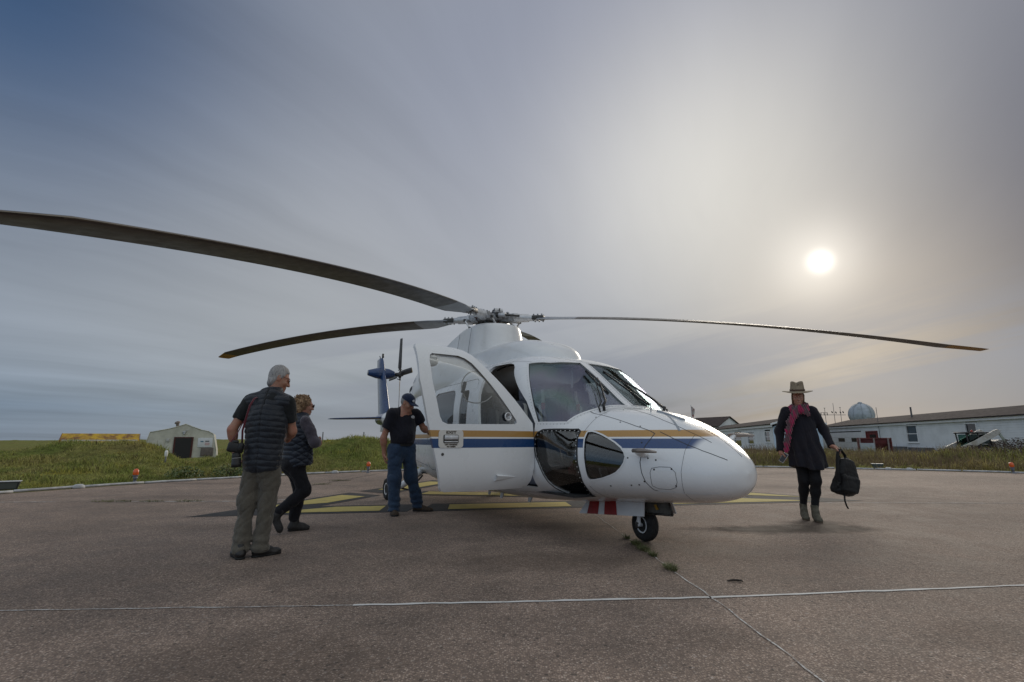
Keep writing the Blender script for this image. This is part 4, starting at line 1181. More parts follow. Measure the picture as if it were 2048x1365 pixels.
def pane(name, build, m, parent=HELI, src=None):
    c_ = MB(); build(c_); c_ = tmp(c_)
    me = boolean(src or thin, c_, 'INTERSECT'); drop(c_)
    skin_normals(me, .010, .008)
    me.materials.clear(); me.materials.append(m)
    return link(name, me, None, parent)


for s in (1, -1):
    pane('windshield', lambda b: loop_prism(b, WS, s, .28, .004), GLASS_WS)
    pane('chin_window', lambda b: loop_prism(b, CH1, s, .12, .004), GLASS_CHIN)
    pane('chin_window', lambda b: loop_prism(b, CH2, s, .12, .004), GLASS_CHIN)
    pane('cabin_window', lambda b: side_prism(b, CAB1, s, grow=.004), GLASS_SIDE)
    pane('cabin_window', lambda b: side_prism(b, CAB2, s, grow=.004), GLASS_SIDE)
pane('cockpit_window', lambda b: side_prism(b, PGLASS, -1, grow=.004), GLASS_DOOR)
drop(thin)

# skin details --------------------------------------------------------------
FBV = BVHTree.FromPolygons(*closed_rings(FV, True))


def on_skin(p, lift=.001):
    co_, n_, i_, d_ = FBV.find_nearest(Vector(p)); return co_ + n_ * lift, n_


def ribbon(mb, path, w, lift=.0012, mi=0, sub=6):
    """narrow strip lying on the skin along a path"""
    P = []
    for a, b in zip(path, path[1:]):
        for j in range(sub): P.append(Vector(a).lerp(Vector(b), j / sub))
    P.append(Vector(path[-1])); Q = [on_skin(p, lift) for p in P]; vs = []
    for i, (q, n_) in enumerate(Q):
        t = (Q[min(i + 1, len(Q) - 1)][0] - Q[max(i - 1, 0)][0]).normalized(); s_ = t.cross(n_).normalized()
        vs += [q - s_ * w / 2, q + s_ * w / 2]
    return mb.add(vs, [(2 * i, 2 * i + 1, 2 * i + 3, 2 * i + 2) for i in range(len(Q) - 1)], mi, True)


seams = MB()
S1 = [(4.112, -.438, 1.083), (4.105, -.498, 1.024), (4.086, -.546, .966), (4.074, -.575, .909), (4.065, -.596, .825), (4.077, -.595, .738), (4.097, -.567, .652), (4.131, -.507, .587), (4.187, -.463, .568)]
S2 = [(4.138, -.401, 1.097), (4.262, -.377, 1.042), (4.391, -.337, .986), (4.503, -.283, .94), (4.617, -.207, .891), (4.667, -.167, .867)]
S3 = [(3.313, -.551, 1.32), (3.662, -.517, 1.23), (3.905, -.485, 1.156), (4.058, -.446, 1.107), (4.114, -.441, 1.079)]
S4 = [(3.45, -.20, 1.36), (3.75, -.24, 1.30), (4.05, -.25, 1.20), (4.3, -.21, 1.10), (4.5, -.15, 1.01)]
HT = [(4.15, -.563, .741), (4.164, -.557, .776), (4.227, -.528, .791), (4.314, -.487, .79), (4.352, -.47, .749), (4.356, -.458, .665), (4.33, -.446, .617), (4.27, -.456, .596), (4.182, -.497, .599), (4.14, -.533, .623), (4.15, -.563, .741)]
for s in (1, -1):
    for q in (S1, S2, S3, S4, HT):
        ribbon(seams, [(x, y * s, z) for x, y, z in q], .007 if q is not HT else .004)
ribbon(seams, [(3.6, 0, 1.34), (4.1, 0, 1.215), (4.55, 0, 1.0), (4.7, 0, .9)], .006)
ribbon(seams, [(x, 1.05, z) for x, z in DOOR + DOOR[:1]], .010)
for s in (1, -1):
    CD = rrect(-.15, 1.50, .55, 1.90, .12)
    ribbon(seams, [(x, -1.05 * s, z) for x, z in CD + CD[:1]], .008, sub=3)
    ribbon(seams, [(-.2, -1.05 * s, .62), (-1.5, -1.0 * s, .75)], .006)
    ribbon(seams, [(2.0, -.5 * s, 2.1), (1.0, -.55 * s, 2.15), (0, -.6 * s, 2.1)], .006)
for s in (1, -1):
    ribbon(seams, [(3.47, -.42 * s, 1.35), (3.47, -.70 * s, 1.16), (3.475, -.80 * s, 1.12)], .004)
    ribbon(seams, [(3.50, -.72 * s, .60), (3.52, -.60 * s, .48), (3.52, -.35 * s, .41)], .004)
    ribbon(seams, [(4.36, -.20 * s, 1.06), (4.38, -.36 * s, .92), (4.38, -.42 * s, .75), (4.36, -.38 * s, .58), (4.34, -.22 * s, .50)], .003)
    ribbon(seams, [(2.45, -.70 * s, 1.97), (2.15, -.78 * s, 2.02), (1.6, -.80 * s, 2.03), (.2, -.8 * s, 2.02)], .004)
    ribbon(seams, [(3.45, -.62 * s, .47), (2.6, -.85 * s, .46), (1.5, -.9 * s, .43), (0, -.9 * s, .43)], .004)
    ribbon(seams, [(2.42, -.30 * s, 2.03), (2.1, -.36 * s, 2.10), (2.0, -.40 * s, 2.11)], .004)
seams.build('panel_seams', SEAM, HELI)


for nm_, lp, w_, lf, m_ in (('windshield_frame', WS, .022, .003, WHITE), ('chin_window_seal', CH1, .016, .003, BLACKP), ('chin_window_frame', CH2, .016, .003, WHITE)):
    for s in (1, -1):
        fr_ = MB(); ribbon(fr_, [(x, y * s, z) for x, y, z in lp + lp[:1]], w_, lf, 0, 3); fr_.build(nm_, m_, HELI)


def screws(name, pts, r, m, lift=.0):
    mb = MB()
    for p in pts:
        q, n_ = on_skin(p, lift); M = rot_to(n_)
        vs = [q + M @ Vector((r * math.cos(a), r * math.sin(a), 0)) for a in np.arange(6) * math.pi / 3] + [q + n_ * r * .6]
        mb.add(vs, [(i, (i + 1) % 6, 6) for i in range(6)], 0, True)
    o = mb.build(name, m, HELI); o['kind'] = 'stuff'
    return o


def along(loop, step, closed=True, inset=0.0):
    P = [Vector(q) for q in loop] + ([Vector(loop[0])] if closed else []); c_ = sum(P, Vector()) / len(P); o_ = []; acc = 0
    for a, b in zip(P, P[1:]):
        L_ = (b - a).length; t = acc
        while t < L_:
            q = a.lerp(b, t / L_); o_.append(q + (c_ - q).normalized() * inset); t += step
        acc = t - L_
    return o_


PALE = mat('pale_screw_heads', (.6, .6, .6), .4, metal=.4)
pts = []
for s in (1, -1): pts += along([(x, y * s, z) for x, y, z in CH1], .055, True, .018)
screws('window_screws', pts, .0065, PALE, .002)
pts = []
for s in (1, -1):
    pts += along([(x, y * s, z) for x, y, z in WS], .04, True, -.018)
screws('frame_rivets', pts, .0055, GREYM, .0)
pts = [(x, y * s, z) for s in (1, -1) for x, y, z in [(4.07, -.58, .875), (4.13, -.56, .862), (4.2, -.54, .85), (4.085, -.57, .66), (4.03, -.59, .62), (4.18, -.54, .765), (4.32, -.475, .775), (4.335, -.45, .63), (3.96, -.63, .60), (3.75, -.70, .575), (3.95, -.63, .86), (3.46, -.60, 1.27), (3.75, -.53, 1.2), (3.95, -.46, 1.15), (3.55, -.30, 1.33), (4.05, -.55, 1.0)]]
screws('hull_fasteners', pts, .009, BLACKP, .0)

# ridge under the chin and the small step slot
mb = MB(); ribbon(mb, [(4.15, -.50, .565), (4.4, -.37, .553), (4.6, -.22, .56)], .012, .004)
ribbon(mb, [(4.15, .50, .565), (4.4, .37, .553), (4.6, .22, .56)], .012, .004)
mb.build('chin_strake', WHITE, HELI)

# open cockpit door -----------------------------------------------------------
HINGE = Vector((2.93, -1.0, 0))
dshell = hollow(0, .045, 0, i_f1, 1, i_f1 - 8)
dshell.data.materials.append(PAINT); dshell.data.materials.append(WHITE)
c1 = MB(); side_prism(c1, DOOR, 1, .45, 1.3); c1 = tmp(c1)
dm = boolean(dshell, c1, 'INTERSECT'); drop(c1); drop(dshell)
dtmp = bpy.data.objects.new('d', dm); COL.objects.link(dtmp)
c1 = MB(); side_prism(c1, DGLASS, 1); c1 = tmp(c1); c1.data.materials.append(WHITE)
dme = boolean(dtmp, c1, 'DIFFERENCE'); drop(c1)
skin_normals(dme); dme.transform(Matrix.Translation(-HINGE))
DOOR_A = R(90)
door = link('cockpit_door', dme, None, HELI, HINGE, (0, 0, DOOR_A))
drop(dtmp)
thin = hollow(.012, .018, 0, i_f1, 1, i_f1 - 6, 0)
dp = pane('door_window', lambda b: side_prism(b, DGLASS, 1, grow=.006), GLASS_DOOR, door)
dp.data.transform(Matrix.Translation(-HINGE)); drop(thin)


def dloc(x, z, lift=0.0, y=None):
    q, n_ = on_skin((x, -1.06 if y is None else y, z), lift); return q - HINGE, n_


# label plate with recessed handle, lettering, lock, scoop and the round storm vent
PLATE = mat('pale_label_plate', (.68, .66, .62), .45, var=.1, vscale=9)
mb = MB(); pr_ = rrect(1.812, 2.068, .949, 1.117, .03)
mb.prism([dloc(x, z, .001)[0] for x, z in pr_], [dloc(x, z, .006)[0] for x, z in pr_])
mb.build('exit_plate', PLATE, door)
mb = MB(); pr_ = rrect(1.86, 2.018, .992, 1.072, .012)
mb.prism([dloc(x, z, .003)[0] for x, z in pr_], [dloc(x, z, .009)[0] for x, z in pr_], 0)
a_, n_ = dloc(1.94, 1.046, .014); mb.box(a_, (.142, .016, .042), None, 1, .007)
a_, n_ = dloc(1.94, 1.006, .012); mb.box(a_, (.142, .010, .012), None, 1, .004)
mb.build('door_handle', [STEEL, SILVER], door)


def text(name, s, x, z, size, m, parent=door, sx=1.0):
    cu = bpy.data.curves.new(name, 'FONT'); cu.body = s; cu.size = size; cu.align_x = 'CENTER'; cu.align_y = 'CENTER'; cu.extrude = .0006; cu.offset = .0012
    o = bpy.data.objects.new(name, cu); COL.objects.link(o)
    dg = bpy.context.evaluated_depsgraph_get(); me = bpy.data.meshes.new_from_object(o.evaluated_get(dg)); bpy.data.objects.remove(o)
    me.transform(Matrix.Diagonal((sx, 1, 1, 1)))
    p, n_ = dloc(x, z, .0075)
    X_ = Vector((1, 0, 0)); Y_ = Vector((0, 0, 1)); M = Matrix((X_, Y_, Vector((0, -1, 0)))).transposed().to_4x4()
    me.transform(Matrix.Translation(p) @ M)
    return link(name, me, m, parent)


INK = mat('dark_brown_lettering', (.06, .04, .025), .6)
text('lettering', 'EXIT', 1.94, 1.094, .036, INK, sx=1.45)
text('lettering', 'LIFT HANDLE', 1.94, .979, .017, INK, sx=1.25)
text('lettering', 'TO OPEN', 1.94, .960, .017, INK, sx=1.25)
mb = MB(); p, n_ = dloc(1.858, .89, .0)
mb.lathe([(.014, 0), (.014, .004), (.008, .006), (.0, .006)], 12, Matrix.Translation(p) @ rot_to(n_).to_4x4()); mb.build('door_lock', STEEL, door)
mb = MB()
a_, b_, c_ = dloc(2.447, .592)[0], dloc(2.453, .676)[0], dloc(2.727, .63)[0]
off = Vector((0, -.035, 0)); e = a_.lerp(b_, .5)
mb.add([a_, b_, c_, a_ + off + Vector((.0, 0, .012)), b_ + off - Vector((0, 0, .012)), a_ + Vector((.03, .002, .02)), b_ + Vector((.03, .002, -.02))], [(3, 4, 2), (0, 3, 2), (4, 1, 2), (0, 5, 3), (5, 6, 4, 3), (6, 1, 4)], 0)
mb.build('air_scoop', WHITE, door)
mb = MB(); p, n_ = dloc(2.59, 1.262, .004); M = Matrix.Translation(p) @ rot_to(n_).to_4x4()
mb.lathe([(.030, 0), (.044, 0), (.046, .006), (.040, .010), (.032, .008), (.030, 0)], 28, M); mb.build('vent_ring', SILVER, door)
# inside of the door: convex lamp-like mirror on a stalk and a coiled cable with its plug
mb = MB(); p = Vector((1.79, -.90, 1.80)) - HINGE
mb.lathe([(.0, .035), (.05, .03), (.056, .02), (.056, -.02), (.03, -.05), (.0, -.055)], 24, Matrix.Translation(p) @ rot_to((0, -1, 0)).to_4x4())
mb.tube([p + Vector((0, 0, .05)), p + Vector((.0, .0, .085)), p + Vector((-.03, .01, .085)), p + Vector((.04, .01, .085))], .008, 8)
mb.build('map_lamp', mat('pale_lamp_shell', (.62, .62, .60), .35, var=.1), door)
mb = MB(); cpts = []
for a in np.linspace(R(70), R(330), 26): cpts.append(Vector((2.26 + .16 * math.cos(a) * (1.0 if a < R(230) else 1.35), -.93, 1.56 + .165 * math.sin(a))) - HINGE)
mb.tube(cpts, .006, 8)
mb.build('cable', mat('translucent_grey_cable', (.42, .42, .40), .4), door)
mb = MB(); mb.box(Vector((2.125, -.93, 1.55)) - HINGE, (.035, .03, .12), Matrix.Rotation(R(14), 3, 'Y'), 0, .008); mb.build('cable_clamp', BLACKP, door)

# cowlings -----------------------------------------------------------------------
def ring_loft(name, rings, m, parent=HELI, cap=True):
    """rings: list of closed point loops with equal counts"""
    n = len(rings[0]); mb = MB(); vs = [q for r_ in rings for q in r_]
    fs = [(i * n + k, i * n + (k + 1) % n, (i + 1) * n + (k + 1) % n, (i + 1) * n + k) for i in range(len(rings) - 1) for k in range(n)]
    mb.add(vs, fs, 0, True)
    if cap: mb.add(rings[0], [tuple(range(n - 1, -1, -1))], 0, False); mb.add(rings[-1], [tuple(range(n))], 0, False)
    o = mb.build(name, m, parent)
    bm = bmesh.new(); bm.from_mesh(o.data); bmesh.ops.recalc_face_normals(bm, faces=bm.faces[:]); bm.to_mesh(o.data); bm.free()
    o.data.set_sharp_from_angle(angle=R(45))
    return o


def xring(x, yc, w, zb, zt, e=2.6, n=40):
    zm = (zb + zt) / 2; o_ = []
    for k in range(n):
        a = 2 * math.pi * k / n; ca, sa = math.cos(a), math.sin(a)
        o_.append((x, yc + w * math.copysign(abs(ca) ** (2 / e), ca), zm + (zt - zb) / 2 * math.copysign(abs(sa) ** (2 / e), sa)))
    return o_


def smooth_sta(st, m=5):
    A = np.array(st, float)[np.argsort([q[0] for q in st])]
    xs = np.unique(np.r_[[np.linspace(a, b, m) for a, b in zip(A[:-1, 0], A[1:, 0])]])
    return [[x] + [float(pchip(np.array([x]), A[:, 0], A[:, i])[0]) for i in range(1, A.shape[1])] for x in xs]


ring_loft('forward_cowling', [xring(x, 0, w, 1.75, zt, 2.9, 48) for x, w, zt in smooth_sta([(2.16, .05, 2.10), (2.12, .22, 2.19), (2.02, .36, 2.275), (1.8, .46, 2.375), (1.45, .53, 2.455), (1.1, .56, 2.485), (.6, .58, 2.49), (.1, .6, 2.48)])], WHITE)
for s in (1, -1):
    ring_loft('engine_cowling', [xring(x, -s * yc, w, 1.7, zt, 3.0, 40) for x, yc, w, zt in smooth_sta([(1.0, .55, .10, 2.1), (.7, .58, .28, 2.24), (.2, .60, .36, 2.33), (-.4, .60, .38, 2.36), (-1.0, .58, .37, 2.35), (-1.7, .50, .32, 2.27), (-2.3, .40, .24, 2.16)])], WHITE)
    mb = MB(); mb.prism([(x, -s * .965, z) for x, z in rrect(-.62, -.30, 1.98, 2.24, .06)], Vector((0, -s * .022, 0)))
    mb.prism([(x, -s * .988, z) for x, z in rrect(-.60, -.32, 2.0, 2.22, .05)], Vector((0, -s * .003, 0)), 1)
    mb.build('engine_intake', [WHITE, BLACKP], HELI)
    mb = MB(); mb.tube([(-2.1, -s * .32, 2.0), (-2.5, -s * .36, 2.02), (-2.75, -s * .42, 2.04)], [.13, .13, .135], 20, 0, False)
    mb.tube([(-2.1, -s * .32, 2.0), (-2.5, -s * .36, 2.02), (-2.74, -s * .418, 2.04)], [.12, .12, .125], 20, 0, False)
    mb.build('exhaust_pipe', STEEL, HELI)


def stadium(x0, x1, w, z, n=14, e=1.0):
    P = []
    for i in range(n + 1):
        a = R(90 - 180 * i / n); P.append((x1 - w * e + w * e * math.cos(a), w * math.sin(a), z))
    for i in range(n + 1):
        a = R(270 - 180 * i / n); P.append((x0 + w + w * math.cos(a), w * math.sin(a), z))
    return P


TF = [(1.9, -3.2, .72, .62), (2.2, -2.7, .64, .56), (2.45, -2.1, .59, .50), (2.65, -1.55, .55, .46), (2.78, -1.15, .53, .44), (2.86, -.82, .51, .425), (2.90, -.66, .49, .41), (2.915, -.60, .46, .38)]
ring_loft('mast_fairing', [stadium(x0, x1, w, z, 16, .8) for z, x0, x1, w in TF], WHITE)
mb = MB()
for z0, z1, xa in ((2.2, 2.86, .12), (2.25, 2.85, -.35)):
    for s in (1, -1):
        mb.tube([(xa, s * (.535 - .0), z0 + .02), (xa, s * .50, (z0 + z1) / 2), (xa, s * .452, z1)], .0028, 6)
mb.build('fairing_seams', SEAM, HELI)
mb = MB(); mb.box((-.75, -.50, 2.60), (.07, .02, .035), None, 0, .004); mb.box((-.55, -.555, 2.36), (.03, .02, .03), None, 0, .004); mb.box((.1, -.535, 2.35), (.02, .02, .02), None, 0, .003); mb.build('fairing_latch', BLACKP, HELI)

# main rotor -------------------------------------------------------------------------
ROTOR = MB()
ROTOR.lathe([(.30, -.17), (.31, -.15), (.31, -.13), (.16, -.12), (.15, -.04), (.23, -.03), (.25, 0), (.25, .06), (.20, .09), (.12, .10), (.10, .125), (.0, .13)], 28)
rot = ROTOR.build('main_rotor', GREYM, HELI, (0, 0, 3.07), (0, R(4), R(0)))
HUBS = 1.06
AZ = [39.3 + 90 * k for k in range(4)]
BLADE = mat('rotor_blade_composite', (.075, .066, .058), .42, var=.35, vscale=4, bump=.15, bscale=14)
BLADE_G = mat('grey_blade_root', (.30, .32, .35), .4, var=.2, vscale=8)


def blade_mesh():
    rs = np.r_[np.linspace(.85, 1.25, 6), np.linspace(1.4, 6.3, 36), np.linspace(6.34, 6.68, 8)]
    up = [(0, 0), (.02, .032), (.08, .058), (.2, .072), (.35, .068), (.6, .045), (.85, .018), (1, .003)]
    lo = [(.85, -.012), (.6, -.028), (.35, -.042), (.2, -.045), (.08, -.036), (.02, -.02)]
    prof = up + lo; n = len(prof); mb = MB(); vs = []
    for r in rs:
        ch = float(np.interp(r, [.85, 1.0, 1.25, 1.5, 6.3, 6.68], [.20, .24, .37, .395, .395, .27]))
        th = float(np.interp(r, [.85, 1.25, 6.3, 6.68], [1.25, .9, .8, .6]))
        sw = float(np.interp(r, [6.3, 6.68], [0, -.13])); tw = R(float(np.interp(r, [.85, 6.68], [13, 3])))
        dz = -.60 * (max(r - .5, 0) / 6.15) ** 2
        le = ch * .27 if r > 1.0 else ch * .35
        for c_, t in prof:
            yy = le - c_ * ch; zz = t * .395 * th          # +y is the leading edge
            vs.append((r, sw + yy * math.cos(tw) - zz * math.sin(tw), dz + yy * math.sin(tw) + zz * math.cos(tw)))
    fs = [(i * n + k, (i + 1) * n + k, (i + 1) * n + (k + 1) % n, i * n + (k + 1) % n) for i in range(len(rs) - 1) for k in range(n)]
    mi = []
    for i in range(len(rs) - 1):
        for k in range(n):
            r = rs[i]
            mi.append(1 if r < 1.5 else (2 if r > 6.32 and (k >= 8 or k > 4) else (3 if k in (0, 1, n - 1) else 0)))
    mb.add(vs, fs, 0, True); mb.m = mi
    mb.add(vs[:n], [tuple(range(n))], 1); mb.add(vs[-n:], [tuple(range(n - 1, -1, -1))], 2)
    # thin yellow chord lines under the blade
    for r in (3.75, 4.0):
        q = []
        for rr in (r, r + .02):
            dz = -.60 * ((rr - .5) / 6.15) ** 2; tw = R(np.interp(rr, [.85, 6.68], [13, 3]))
            for c_, t in ((.1, -.037), (.35, -.042), (.85, -.012)):
                yy = .1065 - c_ * .395; zz = t * .395 * .8 - .003
                q.append((rr + (c_ * .08), yy * math.cos(tw) - zz * math.sin(tw), dz + yy * math.sin(tw) + zz * math.cos(tw)))
        mb.add(q, [(0, 1, 4, 3), (1, 2, 5, 4)], 2)
    me = bpy.data.meshes.new('rotor_blade'); me.from_pydata(mb.v, [], mb.f); me.polygons.foreach_set('material_index', mb.m); me.polygons.foreach_set('use_smooth', mb.sm)
    bm = bmesh.new(); bm.from_mesh(me); bmesh.ops.recalc_face_normals(bm, faces=bm.faces[:]); bm.to_mesh(me); bm.free(); me.set_sharp_from_angle(angle=R(40))
    for m_ in (BLADE, BLADE_G, YEL, mat('worn_leading_edge', (.16, .135, .105), .35, metal=.3, var=.3, vscale=7)): me.materials.append(m_)
    return me


bme = blade_mesh()
sp = MB()      # spindle, cuff, horn and bolts of one arm
sp.box((.30, 0, .02), (.26, .17, .13), None, 0, .02)
sp.tube([(.36, 0, .02), (.46, 0, .02), (.48, 0, .02), (.66, 0, .015), (.68, 0, .015), (.86, 0, .01)], [.085, .085, .07, .065, .05, .05], 16, 1)
sp.box((.84, 0, .012), (.20, .13, .07), None, 2, .012)
for dx_ in (.77, .84, .91):
    for dy_ in (-.045, .045):
        sp.tube([(dx_, dy_, -.045), (dx_, dy_, .07)], .013, 8, 0)
sp.box((.42, .11, -.02), (.08, .14, .04), None, 0, .01)
for a in range(6):
    sp.tube([(.445, .07 * math.cos(a * 1.05), .02 + .07 * math.sin(a * 1.05)), (.47, .07 * math.cos(a * 1.05), .02 + .07 * math.sin(a * 1.05))], .012, 6, 3)
dmp = MB()
dmp.tube([(.18, -.16, .05), (.30, -.17, .045)], .040, 12, 0); dmp.tube([(.30, -.17, .045), (.52, -.13, .03)], .018, 8, 1)
dmp.tube([(.14, -.16, .052), (.18, -.16, .05)], .05, 12, 1)
lk = MB(); lk.tube([(.42, .17, -.02), (.30, .22, -.16)], .014, 8, 0); lk.tube([(.42, .17, -.04), (.42, .17, .0)], .024, 10, 1); lk.tube([(.30, .22, -.18), (.30, .22, -.14)], .024, 10, 1)
bf = MB()      # vibration absorber weights above the hub
bf.box((.13, 0, .115), (.26, .09, .025), None, 0, .006); bf.tube([(.235, -.07, .12), (.235, .07, .12)], .038, 14, 0); bf.tube([(.235, -.075, .12), (.235, .075, .12)], .022, 12, 1); bf.tube([(.12, -.05, .125), (.12, .05, .125)], .025, 12, 2)
for dx_ in (.06, .18, .29): bf.tube([(dx_, 0, .10), (dx_, 0, .15)], .010, 6, 2)
parts = [(sp, 'spindle', [GREYM, SILVER, STEEL, BLACKP]), (dmp, 'damper', [SILVER, STEEL]), (lk, 'pitch_link', [SILVER, STEEL]), (bf, 'vibration_absorber', [SILVER, BLACKP, STEEL])]
for b, nm, ms in parts:
    b.v = [(x * (1.0 if nm == 'spindle' else HUBS), y * HUBS, z * HUBS) for x, y, z in b.v]
    o0 = b.build(nm, ms, rot, None, (0, 0, R(AZ[0] if nm != 'vibration_absorber' else AZ[0] + 45)), 40)
    for k in range(1, 4):
        o = o0.copy(); COL.objects.link(o); o.rotation_euler = (0, 0, o0.rotation_euler[2] + k * math.pi / 2)
for k in range(4):
    o = link('rotor_blade', bme, None, rot, None, (0, 0, R(AZ[k]))); o.scale = (.988, 1, 1)
    if k == 3:
        o.material_slots[2].link = 'OBJECT'; o.material_slots[2].material = BLADE
mb = MB(); mb.lathe([(.24, -.06), (.30, -.05), (.30, -.02), (.24, -.01)], 28)
for k in range(12): mb.tube([(.27 * math.cos(k * .5236), .27 * math.sin(k * .5236), -.07), (.27 * math.cos(k * .5236), .27 * math.sin(k * .5236), .012)], .014, 6)
for k in range(4): mb.tube([(.16 * math.cos(k * 1.57 + .4), .16 * math.sin(k * 1.57 + .4), -.1), (.27 * math.cos(k * 1.57 + .4), .27 * math.sin(k * 1.57 + .4), .0), (.34 * math.cos(k * 1.57 + .7), .34 * math.sin(k * 1.57 + .7), .06)], .010, 6)
mb.build('swashplate', [STEEL], rot, (0, 0, -.09))
hose = mat('dull_red_wiring', (.10, .03, .022), .6)
mb = MB(); random.seed(3)
for k in range(7):
    a = random.uniform(0, 6.28); r0 = random.uniform(.15, .25)
    P = [(r0 * math.cos(a), r0 * math.sin(a), -.12)]
    for j in range(3): a += random.uniform(.1, .3); P.append(((r0 + .04 * j) * math.cos(a), (r0 + .04 * j) * math.sin(a), -.05 + .05 * j + random.uniform(-.02, .02)))
    mb.tube(P, .008, 6)
mb.build('hub_wiring', hose, rot)

# tail: fin, stabilisers, gearbox, tail rotor ------------------------------------------
def airfoil_panel(name, root, tip, m, parent=HELI, n=9, tk=.10, mi_split=None):
    """root/tip: (leading edge, trailing edge) points; thickness across is along axis of largest need"""
    (a0, b0), (a1, b1) = [(Vector(p), Vector(q)) for p, q in (root, tip)]
    span = (a1 - a0).normalized(); ch = (b0 - a0); th = span.cross(ch).normalized()
    pr_ = [(0, 0), (.04, .45), (.15, .85), (.32, 1), (.6, .72), (.85, .3), (1, .03)]
    loop = pr_ + [(c_, -t) for c_, t in pr_[-1:0:-1]]
    mb = MB(); vs = []; N_ = len(loop)
    for i in range(n + 1):
        t = i / n; a = a0.lerp(a1, t); b = b0.lerp(b1, t); L_ = (b - a).length
        sh = 1.0 if i < n else .55
        for c_, y in loop: vs.append(a.lerp(b, c_ if i < n else .03 + c_ * .92) + th * y * tk * L_ * .5 * sh)
    fs = [(i * N_ + k, (i + 1) * N_ + k, (i + 1) * N_ + (k + 1) % N_, i * N_ + (k + 1) % N_) for i in range(n) for k in range(N_)]
    mb.add(vs, fs, 0, True)
    if mi_split: mb.m = [1 if mi_split(k, len(loop)) else 0 for i in range(n) for k in range(N_)]
    mb.add(vs[-N_:], [tuple(range(N_))], 0)
    o = mb.build(name, m, parent)
    bm = bmesh.new(); bm.from_mesh(o.data); bmesh.ops.recalc_face_normals(bm, faces=bm.faces[:]); bm.to_mesh(o.data); bm.free()
    return o


airfoil_panel('tail_fin', ((-5.95, 0, 1.50), (-7.1, 0, 1.50)), ((-6.98, 0, 3.40), (-7.62, 0, 3.40)), [BLUE, mat('pale_grey_rudder_paint', (.45, .46, .48), .4, var=.1)], n=10, tk=.2, mi_split=lambda k, n_: k in (4, 5, 6, 7))
fin = [o for o in HELI.children if o.name.startswith('tail_fin')][0]
airfoil_panel('ventral_fin', ((-6.35, 0, 1.55), (-6.9, 0, 1.55)), ((-6.6, 0, 1.25), (-6.9, 0, 1.25)), [WHITE], n=4, tk=.16)
for s in (1, -1):
    airfoil_panel('stabiliser', ((-5.95, -s * .12, 1.625), (-6.6, -s * .12, 1.60)), ((-6.1, -s * 1.52, 1.57), (-6.5, -s * 1.52, 1.565)), [BLUE], n=8, tk=.11)
mb = MB(); M = Matrix.Translation((-6.95, 0, 2.93)) @ rot_to((0, 1, 0)).to_4x4()
mb.lathe([(.0, -.42), (.075, -.42), (.085, -.40), (.15, -.18), (.165, 0), (.15, .18), (.09, .34), (.07, .36), (.0, .36)], 20, M)
mb.build('tail_gearbox', BLUE, HELI)
mb = MB(); mb.lathe([(0, -.005), (.07, 0), (.0, .004)], 16, Matrix.Translation((-6.95, -.425, 2.93)) @ rot_to((0, 1, 0)).to_4x4()); mb.build('gearbox_cap', PALE, HELI)
mb = MB(); mb.tube([(-6.98, 0, 3.40), (-6.98, 0, 3.52)], .03, 10); mb.tube([(-7.28, 0, 3.40), (-7.28, 0, 3.47), (-7.36, 0, 3.50)], .012, 8); mb.build('tail_beacon', STEEL, HELI)
tr = MB(); tr.lathe([(.05, -.12), (.06, -.02), (.10, 0), (.10, .05), (.05, .07), (.04, .12), (0, .12)], 16); tr.box((0, 0, .03), (.34, .06, .035), None, 0, .01); tr.box((0, 0, .03), (.06, .34, .035), None, 0, .01)
for k in range(4): tr.tube([(.13 * math.cos(k * 1.571 + .4), .13 * math.sin(k * 1.571 + .4), -.05), (.16 * math.cos(k * 1.571 + .2), .16 * math.sin(k * 1.571 + .2), .07)], .012, 6)
tro = tr.build('tail_rotor', STEEL, HELI, (-6.95, .50, 2.93), (R(-90), 0, 0))
tb = MB(); vs = []
pr_ = [(0, 0), (.08, .06), (.3, .075), (.7, .04), (1, 0), (.7, -.03), (.3, -.04), (.08, -.035)]
for r, ch, tw in ((.14, .07, 22), (.22, .15, 18), (.5, .155, 12), (.8, .155, 7), (1.10, .15, 3)):
    for c_, t in pr_:
        yy = (.3 - c_) * ch; zz = t * ch; a = R(tw + 8)
        vs.append((r, yy * math.cos(a) - zz * math.sin(a), .03 + yy * math.sin(a) + zz * math.cos(a)))
tb.add(vs, [(i * 8 + k, (i + 1) * 8 + k, (i + 1) * 8 + (k + 1) % 8, i * 8 + (k + 1) % 8) for i in range(4) for k in range(8)], 0, True); tb.add(vs[-8:], [tuple(range(8))], 1); tb.add(vs[:8], [tuple(range(7, -1, -1))], 0)
t0 = tb.build('tail_rotor_blade', [BLADE, YEL], tro, None, (0, 0, R(91)))
for k in range(1, 4):
    o = t0.copy(); COL.objects.link(o); o.rotation_euler = (0, 0, R(91 + 90 * k))

